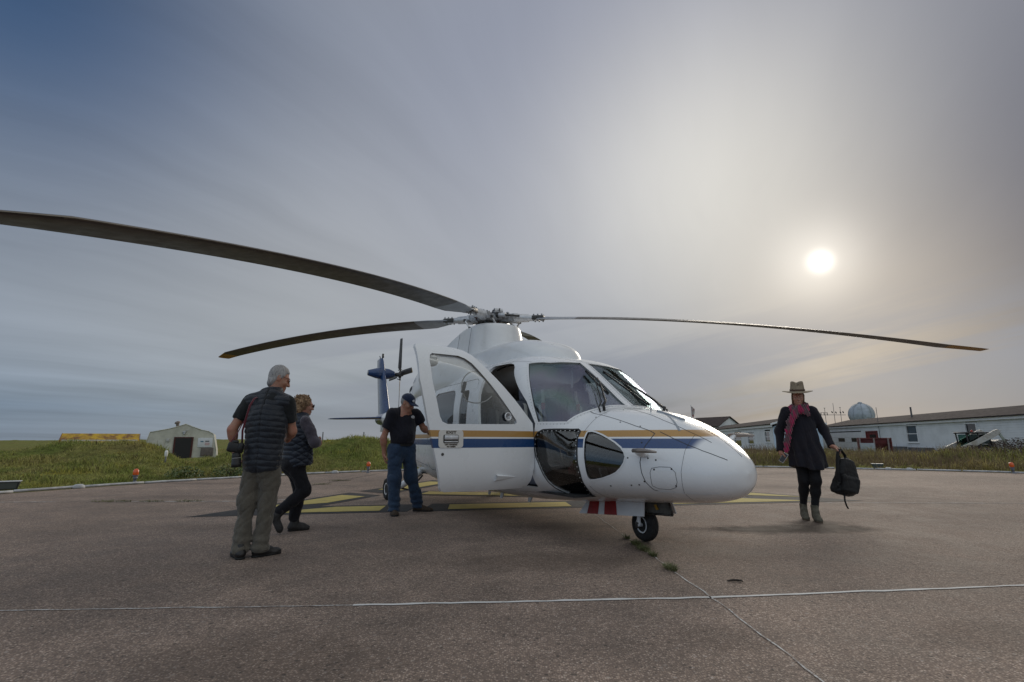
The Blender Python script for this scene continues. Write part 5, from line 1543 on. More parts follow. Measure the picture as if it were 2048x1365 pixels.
# landing gear ---------------------------------------------------------------------------
def wheel(name, parent, loc, r, w, rim, steer=0):
    T = MB(); rr = rim
    prof = [(rr, -w * .36), (rr + .012, -w * .42), (r - .045, -w * .5), (r - .016, -w * .44), (r - .004, -w * .26), (r - .002, -w * .20), (r - .006, -w * .17), (r - .001, -w * .13), (r, -.004 - w * .05), (r - .005, -w * .025), (r - .005, w * .025), (r, w * .05), (r - .001, w * .13), (r - .006, w * .17), (r - .002, w * .20), (r - .004, w * .26), (r - .016, w * .44), (r - .045, w * .5), (rr + .012, w * .42), (rr, w * .36)]
    M = rot_to((0, 1, 0)).to_4x4()
    T.lathe(prof, 40, M)
    wl = empty(name, loc, steer); wl.parent = parent
    T.build('tyre', RUBBER, wl)
    Q = MB(); Q.lathe([(0, -w * .30), (.03, -w * .32), (.035, -w * .22), (rr * .72, -w * .22), (rr * .86, -w * .38), (rr, -w * .40), (rr + .004, -w * .34), (rr + .004, w * .34), (rr, w * .40), (rr * .86, w * .38), (rr * .72, w * .22), (.035, w * .22), (.03, w * .32), (0, w * .30)], 32, M)
    for k in range(6):
        a = k * math.pi / 3
        for sgn in (-1, 1): Q.tube([(rr * .5 * math.cos(a), sgn * w * .20, rr * .5 * math.sin(a)), (rr * .5 * math.cos(a), sgn * w * .27, rr * .5 * math.sin(a))], .008, 6, 1)
    Q.build('rim', [WHITE, STEEL], wl)
    return wl


wheel('nose_wheel', HELI, (3.47, .0, .165), .165, .125, .082, R(-6))
g = MB()
for s in (-1, 1): g.tube([(3.47, s * .085, .165), (3.475, s * .085, .25), (3.48, s * .06, .33), (3.48, s * .02, .36)], [.022, .02, .02, .02], 10)
g.tube([(3.47, -.11, .165), (3.47, .11, .165)], .018, 10); g.tube([(3.48, 0, .33), (3.46, 0, .60)], .035, 14); g.box((3.48, 0, .355), (.08, .16, .05), None, 0, .012)
g.box((3.46, -.105, .165), (.05, .012, .06), None, 1, .005); g.tube([(3.52, 0, .36), (3.68, 0, .47)], .018, 8, 1); g.box((3.55, -.03, .38), (.10, .07, .08), None, 2, .015)
g.build('nose_gear_strut', [WHITE, STEEL, mat('worn_beige_casting', (.36, .31, .25), .6, var=.4, vscale=25)], HELI, None, None, 40)


def slab(mb, pts4, th, mi=0):
    A = [Vector(q) for q in pts4]; nrm = (A[1] - A[0]).cross(A[3] - A[0]).normalized()
    return mb.prism(A, nrm * th, mi)


for s in (1, -1):
    mb = MB(); top0, top1, bot0, bot1 = Vector((2.78, -s * .19, .352)), Vector((3.68, -s * .19, .415)), Vector((2.66, -s * .225, .195)), Vector((3.70, -s * .225, .285))
    slab(mb, [bot0, bot1, top1, top0], .012)
    for a, b in ((.075, .27), (.36, .57)):
        q = [bot0.lerp(bot1, a + .07), bot0.lerp(bot1, b + .06), top0.lerp(top1, b - .03), top0.lerp(top1, a - .02)]
        nn = (bot1 - bot0).cross(top0 - bot0).normalized()
        for off in (nn * -.002, nn * .014): mb.quad(*[v + off for v in q], mi=1)
    mb.build('nose_gear_door', [WHITE, REDP], HELI)
mb = MB()
A = [Vector(q) for q in ((3.58, -.10, .415), (3.86, -.06, .455), (3.93, -.08, .315), (3.62, -.12, .30))]
fr = MB(); slab(mb, A, .012)
for i in range(4): mb.tube([A[i], A[(i + 1) % 4]], .012, 6, 1)
c_ = sum(A, Vector()) / 4; mb.prism([c_ + Vector((dx_, -.02, dz_)) for dx_, dz_ in ((-.03, .02), (.0, .028), (.03, -.018), (.0, -.026))], Vector((0, .006, 0)), 2)
mb.build('nose_gear_front_door', [mat('dusty_dark_door_lining', (.13, .125, .11), .7, var=.3, vscale=15), STEEL, YEL], HELI)
for s in (1, -1):
    mw = wheel('main_wheel', HELI, (-1.47, -s * 1.26, .185), .185, .14, .10)
    mb = MB()
    mb.tube([(-1.47, -s * 1.14, .185), (-1.47, -s * 1.30, .185)], .022, 10, 1)
    mb.tube([(-1.47, -s * 1.13, .185), (-1.36, -s * 1.05, .25), (-1.12, -s * .85, .46), (-1.0, -s * .70, .6)], [.045, .055, .062, .065], 14)
    mb.tube([(-1.40, -s * 1.06, .19), (-1.28, -s * .95, .17), (-1.05, -s * .8, .42)], .016, 8, 1); mb.tube([(-1.2, -s * .9, .36), (-1.3, -s * .88, .24)], .02, 8, 1)
    mb.build('main_gear_strut', [WHITE, STEEL], HELI)
mb = MB()
for s in (1, -1): mb.box((-1.35, -s * .74, .47), (.55, .26, .02), Matrix.Rotation(R(-s * 16), 3, 'X'), 0, .005)
mb.build('main_gear_door', WHITE, HELI)

# antennas under the belly, on the nose and probes -------------------------------------------
mb = MB()
for x, y, h in ((1.35, -.5, .07), (2.0, -.45, .06), (.6, -.3, .1)):
    z0 = .315; mb.prism([(x, y, z0 + .02), (x - .10, y, z0 + .02), (x - .12, y, z0 - h), (x - .07, y, z0 - h)], Vector((0, .012, 0)))
mb.build('belly_antenna', WHITE, HELI)


def probe(s, base, z_up):
    mb = MB(); q, n_ = on_skin(base, 0); mid = q + Vector((.02, -s * .05, z_up * .4)); tip = mid + Vector((.02, -s * .055, z_up))
    mb.tube([q - n_ * .03, mid, tip], [.055, .048, .04], 16, 0, True, .5)
    mb.tube([tip + Vector((-.06, 0, .006)), tip + Vector((.05, 0, .008)), tip + Vector((.16, 0, .004)), tip + Vector((.22, 0, 0))], [.018, .022, .014, .008], 12, 1)
    return mb.build('pitot_probe', [WHITE, mat('bare_probe_metal', (.42, .37, .33), .35, metal=.7, var=.2)], HELI)


probe(1, (4.09, -.575, .895), .02)
probe(-1, (4.12, .52, 1.0), .05)
mb = MB(); q, n_ = on_skin((3.80, -.16, 1.30)); mb.tube([q - n_ * .02, q + Vector((0, 0, .09))], .006, 8); mb.tube([q + Vector((-.0, 0, .03)), q + Vector((.05, 0, .03))], .005, 6); mb.build('temperature_probe', SILVER, HELI)
mb = MB(); q, n_ = on_skin((3.95, -.05, 1.26), .002); mb.box(q, (.34, .05, .02), Matrix.Rotation(R(17), 3, 'Y'), 0, .006); mb.build('hood_air_inlet', mat('grey_inlet', (.33, .36, .40), .5), HELI)
mb = MB(); ribbon(mb, [(3.40, -.12, 1.37), (3.7, .02, 1.33), (4.0, -.12, 1.24), (4.25, -.27, 1.10)], .02, .003); mb.build('hood_sealant_strip', mat('grey_sealant', (.30, .33, .37), .6), HELI)

# wipers --------------------------------------------------------------------------------------
WMAT = mat('wiper_black', (.016, .016, .017), .5, var=.2, vscale=20)
for s, lift in ((1, .03), (-1, .03)):
    mb = MB()
    def sk(x, y, z, l): q, n_ = on_skin((x, y, z), l); return q
    pv = sk(3.40, -s * .43, 1.33, .0); n0 = on_skin((3.40, -s * .43, 1.33))[1]
    mb.tube([pv - n0 * .01, pv + n0 * .07], .016, 10); mb.tube([sk(3.40, -s * .485, 1.31, 0), sk(3.385, -s * .485, 1.32, .06)], .009, 8)
    if s > 0: arm = [(3.30, -.34, 1.40), (3.213, -.292, 1.458), (3.059, -.202, 1.586), (2.92, -.135, 1.70)]; bl = [(2.757, -.167, 1.819), (2.966, -.174, 1.659), (3.155, -.17, 1.512)]
    else: arm = [(3.28, .50, 1.36), (3.166, .468, 1.462), (3.066, .372, 1.57), (2.93, .24, 1.70)]; bl = [(2.74, .115, 1.83), (3.03, .21, 1.609), (3.297, .309, 1.396)]
    mb.tube([pv + n0 * .06] + [sk(*a, .05) for a in arm], [.017, .013, .011, .010, .008], 8)
    off = Vector((-.01, -s * .045, 0)); mb.tube([sk(3.385, -s * .485, 1.32, .05)] + [sk(*a, .045) + off for a in arm], [.007] * 5, 6)
    mb.tube([sk(*b, .02) for b in (bl[0], [(p + q_) / 2 for p, q_ in zip(bl[0], bl[1])], bl[1], [(p + q_) / 2 for p, q_ in zip(bl[1], bl[2])], bl[2])], .011, 6)
    mb.tube([sk(*bl[0], .035), sk(*[(p + q_) / 2 for p, q_ in zip(bl[0], bl[2])], .06), sk(*bl[2], .035)], .007, 6)
    mb.build('wiper', WMAT, HELI)

# inside: floor, bulkhead, glare shield, instruments, seats ------------------------------------
mb = MB(); mb.box((1.2, 0, .475), (4.4, 1.68, .02)); mb.build('cabin_floor', mat('dark_floor_mat', (.03, .03, .032), .9, var=.3, vscale=10), HELI)
mb = MB(); mb.box((-1.0, 0, 1.2), (.04, 1.72, 1.35), None, 0); mb.build('rear_bulkhead', LINER, HELI)
mb = MB(); mb.box((3.02, 0, 1.16), (.42, 1.30, .035), Matrix.Rotation(R(6), 3, 'Y'), 0, .012); mb.box((2.90, 0, .99), (.10, 1.22, .32), Matrix.Rotation(R(-12), 3, 'Y'), 0, .02); mb.box((2.70, 0, .70), (.5, .28, .34), None, 0, .03)
mb.build('instrument_panel', mat('matt_black_panel', (.016, .017, .018), .7, var=.3, vscale=12), HELI)
mb = MB()
for yy in (-.46, -.28, .28, .46):
    mb.box((2.838, yy, 1.01), (.006, .15, .15), Matrix.Rotation(R(-12), 3, 'Y'), 0, .0)
mb.build('cockpit_display', mat('dark_display_glass', (.02, .03, .035), .15), HELI)
mb = MB(); mb.box((2.05, 0, 1.99), (.55, .34, .07), None, 0, .02); mb.build('overhead_panel', mat('overhead_grey', (.10, .10, .10), .7, var=.3), HELI)
mb = MB()
for y0 in (-.62, -.35, -.05, .4): mb.tube([(2.35, y0, 1.945), (2.1, y0 + .05, 1.985), (1.7, y0 - .04, 2.0), (1.3, y0 + .03, 1.99)], .010, 6)
mb.build('ceiling_wiring', STEEL, HELI)


def seat(x, y, name='pilot_seat'):
    o = empty(name, (x, y, .485)); o.parent = HELI
    mb = MB(); mb.box((0, 0, .34), (.48, .46, .12), Matrix.Rotation(R(-5), 3, 'Y'), 0, .045); mb.box((0, 0, .14), (.36, .36, .26), None, 0, .02); mb.build('seat_cushion', LEATHER, o)
    mb = MB(); mb.box((-.25, 0, .70), (.11, .46, .68), Matrix.Rotation(R(-9), 3, 'Y'), 0, .045); mb.box((-.32, 0, 1.12), (.09, .26, .20), Matrix.Rotation(R(-9), 3, 'Y'), 0, .04); mb.build('backrest', LEATHER, o)
    mb = MB()
    for s in (-1, 1): mb.tube([(-.28, s * .10, 1.02), (-.20, s * .11, .98), (-.17, s * .11, .75), (-.12, s * .06, .52)], [.024] * 4, 6, 0, True, .2)
    mb.build('harness', BELT, o)
    mb = MB(); mb.box((-.13, .05, .60), (.03, .05, .09), None, 0, .01); mb.build('buckle', REDP, o)
    return o


seat(2.20, -.44); seat(2.20, .44)
for yy in (-.62, -.08, .52): seat(.75, yy, 'cabin_seat')
for yy in (-.62, -.08, .52): seat(-.2, yy, 'cabin_seat')
mb = MB(); mb.tube([(2.62, -.44, .50), (2.66, -.44, .72), (2.55, -.44, .92)], [.018, .016, .022], 8); mb.tube([(2.62, .44, .50), (2.66, .44, .72), (2.55, .44, .92)], [.018, .016, .022], 8); mb.build('cyclic_stick', BLACKP, HELI)
mb = MB(); mb.box((2.93, -.36, 1.215), (.08, .20, .09), None, 0, .012); mb.box((2.9, .02, 1.22), (.10, .16, .06), None, 1, .01); mb.build('checklist_cards', [mat('pale_card', (.5, .52, .54), .7), REDP], HELI)

mb = MB(); mb.tube([(3.12, -.66, .50), (3.12, -.66, .74)], .045, 14); mb.tube([(3.12, -.66, .74), (3.12, -.66, .80)], .02, 8); mb.build('fire_extinguisher', REDP, HELI)
for yy in (-.56, -.34, .34, .56):
    mb = MB(); mb.box((3.26, yy, .66), (.03, .10, .16), Matrix.Rotation(R(-25), 3, 'Y'), 0, .01); mb.tube([(3.27, yy, .60), (3.36, yy, .48)], .012, 6); mb.build('rudder_pedal', SILVER, HELI)
mb = MB(); mb.box((3.62, 0, .78), (.30, .9, .42), None, 0, .03); mb.build('avionics_box', mat('grey_avionics', (.18, .18, .18), .6, var=.3, vscale=9), HELI)
mb = MB()
for k_ in range(5): mb.tube([(3.40, -.30 - .06 * k_, .95), (3.33, -.42 - .05 * k_, .80 + .02 * k_), (3.20, -.55 - .03 * k_, .72), (3.05, -.62, .62 + .03 * k_)], .009, 6)
mb.build('wiring_loom', mat('pale_wiring', (.42, .40, .36), .6), HELI)

mb = MB(); mb.tube([(2.30, -.02, 1.99), (2.31, -.03, 1.82), (2.33, -.05, 1.68)], [.016, .016, .014], 8); mb.build('grab_handle', mat('white_grab_handle', (.78, .78, .76), .4), HELI)
for yy in (-.27, .27):
    mb = MB(); mb.tube([(1.97, yy, 1.68), (1.99, yy, 1.58), (2.0, yy * 1.05, 1.50)], [.026] * 3, 6, 0, True, .25); hs = mb.build('shoulder_strap', BELT, HELI)
    mb = MB(); mb.box((2.005, yy * 1.05, 1.46), (.03, .05, .09), None, 0, .01); mb.build('strap_buckle', REDP, hs)

# ------------------------------------------------------------------ people: signed distance fields turned into smooth meshes
def A3(*q): return np.array(q, float)


def unit(v): v = np.asarray(v, float); return v / np.linalg.norm(v)


def cap(P, a, b, r1, r2):
    a, b = np.asarray(a, float), np.asarray(b, float); ba = b - a
    t = np.clip(((P - a) @ ba) / (ba @ ba), 0, 1)
    return np.linalg.norm(P - a - t[:, None] * ba, axis=1) - (r1 + (r2 - r1) * t)


def frame(fwd, up=(0, 0, 1)):
    """rows: right, forward, up of someone facing fwd"""
    f = unit(fwd); r = unit(np.cross(f, up)); return np.stack([r, f, np.cross(r, f)])


def ell(P, c_, r, Fm=None):
    q = P - np.asarray(c_, float)
    if Fm is not None: q = q @ Fm.T
    r = np.asarray(r, float); k0 = np.linalg.norm(q / r, axis=1); k1 = np.linalg.norm(q / r ** 2, axis=1)
    return k0 * (k0 - 1) / np.maximum(k1, 1e-9)


def ecap(P, a, b, r1, r2, Fm, flat):
    """capsule squashed along the forward axis of the frame"""
    S = np.array([1, 1 / flat, 1]); Q = (P @ Fm.T) * S; a2 = (Fm @ np.asarray(a, float)) * S; b2 = (Fm @ np.asarray(b, float)) * S
    return cap(Q, a2, b2, r1, r2) * flat


def rbox(P, c_, half, r, Fm=None):
    q = P - np.asarray(c_, float)
    if Fm is not None: q = q @ Fm.T
    d_ = np.abs(q) - (np.asarray(half, float) - r)
    return np.linalg.norm(np.maximum(d_, 0), axis=1) + np.minimum(d_.max(1), 0) - r


def smin(a, b, k):
    h = np.maximum(k - np.abs(a - b), 0) / k; return np.minimum(a, b) - h * h * k * .25


def smax(a, b, k): return -smin(-a, -b, k)


def chain(P, pts, rs, k=.03):
    d_ = None
    for i_ in range(len(pts) - 1):
        e_ = cap(P, pts[i_], pts[i_ + 1], rs[i_], rs[i_ + 1]); d_ = e_ if d_ is None else smin(d_, e_, k)
    return d_


def wav(P, s, seed, n=5):
    rs = np.random.default_rng(seed); o_ = 0
    for _ in range(n):
        k_ = rs.normal(size=3); k_ = k_ / np.linalg.norm(k_) * s * rs.uniform(.7, 1.4); o_ = o_ + np.sin(P @ k_ + rs.uniform(0, 6.28))
    return o_ / n


def crease(P, s, seed, n=4):
    """sharp-bottomed folds running in a few directions, 0..1"""
    rs = np.random.default_rng(seed); o_ = 0
    for _ in range(n):
        k_ = rs.normal(size=3) * np.array([1, 1, .9]); k_ = k_ / np.linalg.norm(k_) * s * rs.uniform(.7, 1.5)
        o_ = o_ + (1 - np.abs(np.sin(P @ k_ + 1.6 * wav(P, s * .6, seed + 50 + _, 3) + rs.uniform(0, 6.28)))) ** 2
    return o_ / n


CORN = np.array([[i_, j_, k_] for i_ in (0, 1) for j_ in (0, 1) for k_ in (0, 1)])
EDG = [(a, b) for a in range(8) for b in range(a + 1, 8) if np.abs(CORN[a] - CORN[b]).sum() == 1]


def sdf_mesh(name, f, lo, hi, h, mats, parent, passes=1):
    lo, hi = np.asarray(lo, float), np.asarray(hi, float); B = 8
    nb = np.ceil((hi - lo) / (h * B)).astype(int); n = nb * B + 1
    g_ = np.stack(np.meshgrid(*[np.arange(q) for q in nb], indexing='ij'), -1).reshape(-1, 3)
    cen = lo + (g_ + .5) * B * h; fc = f(cen)
    act = np.abs(fc) < B * h * .87 * 1.35 + .012
    D = np.repeat(np.repeat(np.repeat(np.where(fc < 0, -1.0, 1.0).reshape(nb), B, 0), B, 1), B, 2)
    D = np.pad(D, ((0, 1), (0, 1), (0, 1)), mode='edge')
    loc_ = np.stack(np.meshgrid(*[np.arange(B + 1)] * 3, indexing='ij'), -1).reshape(-1, 3)
    ga = g_[act]; idx = (ga[:, None, :] * B + loc_[None]).reshape(-1, 3)
    val = np.concatenate([f(lo + ch * h) for ch in np.array_split(idx, max(1, len(idx) // 200000))])
    D[idx[:, 0], idx[:, 1], idx[:, 2]] = val
    D[0], D[-1], D[:, 0], D[:, -1], D[:, :, 0], D[:, :, -1] = 1, 1, 1, 1, 1, 1
    S = D < 0
    cnt = sum(S[c_[0]:n[0] - 1 + c_[0], c_[1]:n[1] - 1 + c_[1], c_[2]:n[2] - 1 + c_[2]].astype(np.int8) for c_ in CORN)
    cells = np.argwhere((cnt > 0) & (cnt < 8))
    cid = np.full(tuple(n - 1), -1, np.int64); cid[tuple(cells.T)] = np.arange(len(cells))
    cv = np.stack([D[tuple((cells + c_).T)] for c_ in CORN], 1)
    acc = np.zeros((len(cells), 3)); num = np.zeros(len(cells))
    for a, b in EDG:
        va, vb = cv[:, a], cv[:, b]; m_ = (va < 0) != (vb < 0)
        t = np.where(m_, va / np.where(m_, va - vb, 1), 0)
        acc += np.where(m_[:, None], CORN[a] + t[:, None] * (CORN[b] - CORN[a]), 0); num += m_
    V = lo + (cells + acc / num[:, None]) * h
    Fs = []
    for ax in range(3):
        u, v = (ax + 1) % 3, (ax + 2) % 3
        sl0 = [slice(None)] * 3; sl1 = [slice(None)] * 3; sl0[ax] = slice(0, -1); sl1[ax] = slice(1, None)
        e_ = np.argwhere(S[tuple(sl0)] != S[tuple(sl1)])
        e_ = e_[(e_[:, u] > 0) & (e_[:, v] > 0) & (e_[:, u] < n[u] - 1) & (e_[:, v] < n[v] - 1)]
        du_, dv_ = np.eye(3, dtype=int)[u], np.eye(3, dtype=int)[v]
        q = np.stack([cid[tuple((e_ - du_ - dv_).T)], cid[tuple((e_ - dv_).T)], cid[tuple(e_.T)], cid[tuple((e_ - du_).T)]], 1)
        neg = S[tuple(e_.T)]
        Fs.append(np.where(neg[:, None], q, q[:, ::-1]))
    Fq = np.concatenate(Fs); Fq = Fq[(Fq >= 0).all(1)]
    for _ in range(passes):        # settle the vertices on the surface
        ee = h * .5; d0 = f(V); gr = np.stack([f(V + ee * np.eye(3)[i_]) - d0 for i_ in range(3)], 1) / ee
        g2 = np.maximum((gr ** 2).sum(1), .25); V = V - np.clip(d0 / g2, -h, h)[:, None] * gr * .8
    return np_mesh(name, V, Fq, mats, parent)


def culled(fn, centre, rad):
    """evaluate fn only near its centre, a plain distance elsewhere"""
    def g_(P, *a, **k):
        c_ = centre(*a); dd = np.linalg.norm(P - c_, axis=1) - rad; o_ = dd + .02; m_ = dd < .03
        if m_.any(): o_[m_] = fn(P[m_], *a, **k)
        return o_
    return g_


def hand_sdf(P, wrist, dirn, palm, side, curl=35, r=.0085, spread=5.0):
    """palm and five fingers; dirn wrist->knuckles, palm = direction the palm faces, side = towards the thumb"""
    d_, pl = unit(dirn), unit(palm); sd = unit(np.asarray(side, float) - d_ * np.dot(side, d_)); pl = unit(pl - d_ * np.dot(pl, d_) - sd * np.dot(pl, sd))
    w = np.asarray(wrist, float); Fm = np.stack([sd, pl, d_])
    o_ = ell(P, w + d_ * .048, (.041, .016, .055), Fm)
    o_ = smin(o_, cap(P, w - d_ * .02, w + d_ * .03, .026, .027), .03)
    L_ = [.070, .078, .073, .058]; off = [.028, .0095, -.0095, -.027]
    for i_, (ln, of) in enumerate(zip(L_, off)):
        p = w + d_ * .088 + sd * of; c_ = curl + 4 * i_; dd = d_ + sd * of * spread
        for j_, fr in enumerate((.45, .32, .23)):
            an = R(c_ * (.5 + .75 * j_)); v = unit(unit(dd) * math.cos(an) + pl * math.sin(an)); q = p + v * ln * fr
            o_ = smin(o_, cap(P, p, q, r * (1 - .06 * j_), r * (.94 - .08 * j_)), .008 if j_ else .012); p = q
    p = w + d_ * .025 + sd * .03
    for j_, ln in enumerate((.040, .030, .022)):
        v = unit(d_ * (.62 + .22 * j_) + sd * (.62 - .25 * j_) + pl * (.30 + .12 * j_)); q = p + v * ln
        o_ = smin(o_, cap(P, p, q, .0125 - .0012 * j_, .0115 - .0012 * j_), .012); p = q
    return o_


def head_sdf(P, c_, fwd, tilt_up=(0, 0, 1), s=1.0, female=False):
    Fm = frame(fwd, tilt_up); c_ = np.asarray(c_, float)
    def at(x, y, z): return c_ + (Fm.T @ np.array([x, y, z])) * s
    o_ = ell(P, at(0, -.012, .022), np.array([.074, .094, .098]) * s, Fm)                     # skull
    jw = .050 if female else .055
    o_ = smin(o_, ell(P, at(0, .028, -.045), np.array([jw, .062, .072]) * s, Fm), .05 * s)       # face and jaw
    o_ = smin(o_, ell(P, at(0, .072, -.098), np.array([.024, .020, .019]) * s, Fm), .03 * s)     # chin
    for sx in (-1, 1):
        o_ = smin(o_, ell(P, at(sx * .040, .066, -.034), np.array([.022, .018, .018]) * s, Fm), .025 * s)   # cheek
        o_ = smax(o_, -ell(P, at(sx * .031, .098, .006), np.array([.019, .014, .012]) * s, Fm), .012 * s)   # eye socket
        o_ = smin(o_, ell(P, at(sx * .031, .079, .006), np.array([.0135, .0125, .010]) * s, Fm), .004 * s)  # eyeball and lid
        o_ = smin(o_, cap(P, at(sx * .014, .090, .026), at(sx * .046, .078, .024), .0075 * s, .006 * s), .012 * s)  # brow
        ear = smax(ell(P, at(sx * .075, -.008, -.008), np.array([.010, .020, .032]) * s, Fm), -ell(P, at(sx * .086, -.003, -.006), np.array([.008, .011, .020]) * s, Fm), .004)
        o_ = smin(o_, ear, .010 * s)
        o_ = smin(o_, ell(P, at(sx * .012, .101, -.038), np.array([.009, .010, .008]) * s, Fm), .008 * s)   # nostril wing
    o_ = smin(o_, cap(P, at(0, .092, .008), at(0, .112, -.034), .008 * s, .0115 * s), .012 * s)  # nose
    o_ = smin(o_, cap(P, at(-.018, .088, -.066), at(.018, .088, -.066), .0065 * s, .0065 * s), .012 * s)    # upper lip
    o_ = smin(o_, cap(P, at(-.014, .086, -.077), at(.014, .086, -.077), .007 * s, .007 * s), .010 * s)      # lower lip
    o_ = smax(o_, -cap(P, at(-.022, .097, -.0715), at(.022, .097, -.0715), .0028 * s, .0028 * s), .004 * s)
    return o_


def shoe_sdf(P, ankle, toe, h_sole=.0, w=.047, L_=.27, boot=0.0, dirz=0.0):
    """shoe from an ankle point towards toe; both are world points, the sole plane follows the line heel-toe"""
    a, t = np.asarray(ankle, float), np.asarray(toe, float)
    d_ = unit(t - a); up = unit(A3(0, 0, 1) - d_ * d_[2]); r = np.cross(d_, up); Fm = np.stack([r, d_, up])
    heel = t - d_ * L_
    o_ = ecap(P, heel + d_ * .045 + up * .040, t - d_ * .06 + up * .022, .044, w - .004, np.stack([r, up, d_]), .72)
    o_ = smin(o_, ell(P, heel + d_ * .12 + up * .052, (.040, .085, .038), Fm), .03)
    o_ = smin(o_, ell(P, t - d_ * .06 + up * .026, (w, .062, .028), Fm), .02)
    an = heel + d_ * .075 + up * .11
    o_ = smin(o_, cap(P, heel + d_ * .065 + up * .06, an, .046, .043), .03)
    if boot: o_ = smin(o_, cap(P, an, an + unit(a - an + A3(0, 0, .001)) * boot + A3(0, 0, 0), .044, .047), .02)
    return smax(o_, -((P - heel) @ up) + .004, .006)


def sole_sdf(P, ankle, toe, w=.050, L_=.28):
    a, t = np.asarray(ankle, float), np.asarray(toe, float); d_ = unit(t - a); up = unit(A3(0, 0, 1) - d_ * d_[2]); r = np.cross(d_, up); Fm = np.stack([r, d_, up])
    heel = t - d_ * L_ * .98; q = (P - heel) @ Fm.T
    yy = np.clip(q[:, 1], .045, L_ - .05); wv = np.interp(yy, [.045, .12, .20, L_ - .05], [w * .84, w * .76, w, w * .92])
    rad = np.hypot(q[:, 0], q[:, 1] - yy) - wv
    return smax(rad, np.abs(q[:, 2] - .010) - .010, .006)


hand_sdf = culled(hand_sdf, lambda w, d_, *a: np.asarray(w, float) + unit(d_) * .08, .14)
head_sdf = culled(head_sdf, lambda c_, *a: np.asarray(c_, float), .17)


def fabric(name, col, rough=.85, vcol=None, scale=120, sheen=.3, fold=.35):
    if name in MATS: return MATS[name]
    m = bpy.data.materials.new(name); m.use_nodes = True; t = NT(m.node_tree); b = t.n['Principled BSDF']; tc = t.new('ShaderNodeTexCoord').outputs['Object']
    c_ = t.mix(t.rng(t.noise(tc, 7, 5, .65), .32, .68), col, vcol or tuple(q * .65 for q in col))
    c_ = t.mix(t.rng(t.noise(tc, scale * 2.2, 2, .6), .4, .65, 0, .35), c_, tuple(min(1, q * 1.7 + .004) for q in col))
    t.put(b.inputs['Base Color'], c_); b.inputs['Roughness'].default_value = rough; b.inputs['Sheen Weight'].default_value = sheen; b.inputs['Specular IOR Level'].default_value = .3
    bn = t.new('ShaderNodeBump'); bn.inputs['Strength'].default_value = fold; bn.inputs['Distance'].default_value = .03
    t.put(bn.inputs['Height'], t.math('ADD', t.noise(t.mapping(tc, (0, 0, 0), (.3, .5, 0), (1, 1, .45)), 16, 4, .55, 1.2), t.math('MULTIPLY', t.noise(tc, scale, 3, .6), .10)))
    t.l.new(bn.outputs[0], b.inputs['Normal'])
    MATS[name] = m
    return m


def skin_mat(name, col, red):
    m = bpy.data.materials.new(name); m.use_nodes = True; t = NT(m.node_tree); b = t.n['Principled BSDF']; tc = t.new('ShaderNodeTexCoord').outputs['Object']
    c_ = t.mix(t.rng(t.noise(tc, 22, 5, .6), .35, .7), col, red); c_ = t.mix(t.rng(t.noise(tc, 140, 3, .6), .5, .8, 0, .25), c_, tuple(q * .6 for q in red))
    t.put(b.inputs['Base Color'], c_); b.inputs['Roughness'].default_value = .5; b.inputs['Subsurface Weight'].default_value = .12; b.inputs['Subsurface Radius'].default_value = (.012, .005, .003); b.inputs['Subsurface Scale'].default_value = 1.0
    bn = t.new('ShaderNodeBump'); bn.inputs['Strength'].default_value = .15; bn.inputs['Distance'].default_value = .004; t.put(bn.inputs['Height'], t.noise(tc, 90, 4, .6)); t.l.new(bn.outputs[0], b.inputs['Normal'])
    return m


def hair_mat(name, c1, c2):
    m = bpy.data.materials.new(name); m.use_nodes = True; t = NT(m.node_tree); b = t.n['Principled BSDF']; tc = t.new('ShaderNodeTexCoord').outputs['Object']
    st = t.noise(t.mapping(tc, (0, 0, 0), (.25, .2, 0), (1, 1, .16)), 150, 4, .6, .4); big_ = t.noise(tc, 20, 3, .5)
    t.put(b.inputs['Base Color'], t.mix(t.rng(t.math('ADD', t.math('MULTIPLY', st, .7), t.math('MULTIPLY', big_, .3)), .38, .62), c1, c2)); b.inputs['Roughness'].default_value = .55
    bn = t.new('ShaderNodeBump'); bn.inputs['Strength'].default_value = .7; bn.inputs['Distance'].default_value = .006; t.put(bn.inputs['Height'], st); t.l.new(bn.outputs[0], b.inputs['Normal'])
    MATS[name] = m
    return m


SKIN_M = skin_mat('tanned_skin', (.40, .215, .145), (.42, .17, .11))
SKIN_F = skin_mat('light_skin', (.47, .265, .19), (.47, .21, .15))
EYEW = mat('eye_white', (.6, .58, .55), .2); IRIS = mat('dark_iris', (.03, .022, .018), .15); LENS = mat('dark_lens', (.012, .012, .014), .08)


def eyes(parent, c_, fwd, up=(0, 0, 1), s=1.0):
    Fm = frame(fwd, up)
    for sx in (-1, 1):
        p = np.asarray(c_) + (Fm.T @ A3(sx * .031, .0835, .005)) * s
        mb_ = MB(); mb_.lathe([(.0078 * s * math.sin(t), -.0078 * s * math.cos(t)) for t in np.linspace(.01, math.pi - .01, 9)], 12, Matrix.Translation(p) @ rot_to(Fm[1]).to_4x4()); e_ = mb_.build('eye', EYEW, parent)
        q = p + Fm[1] * .0062 * s; mb_ = MB(); mb_.lathe([(0, .003 * s), (.0036 * s, .002 * s), (.004 * s, 0), (0, -.001)], 10, Matrix.Translation(q) @ rot_to(Fm[1]).to_4x4()); mb_.build('iris', IRIS, e_)


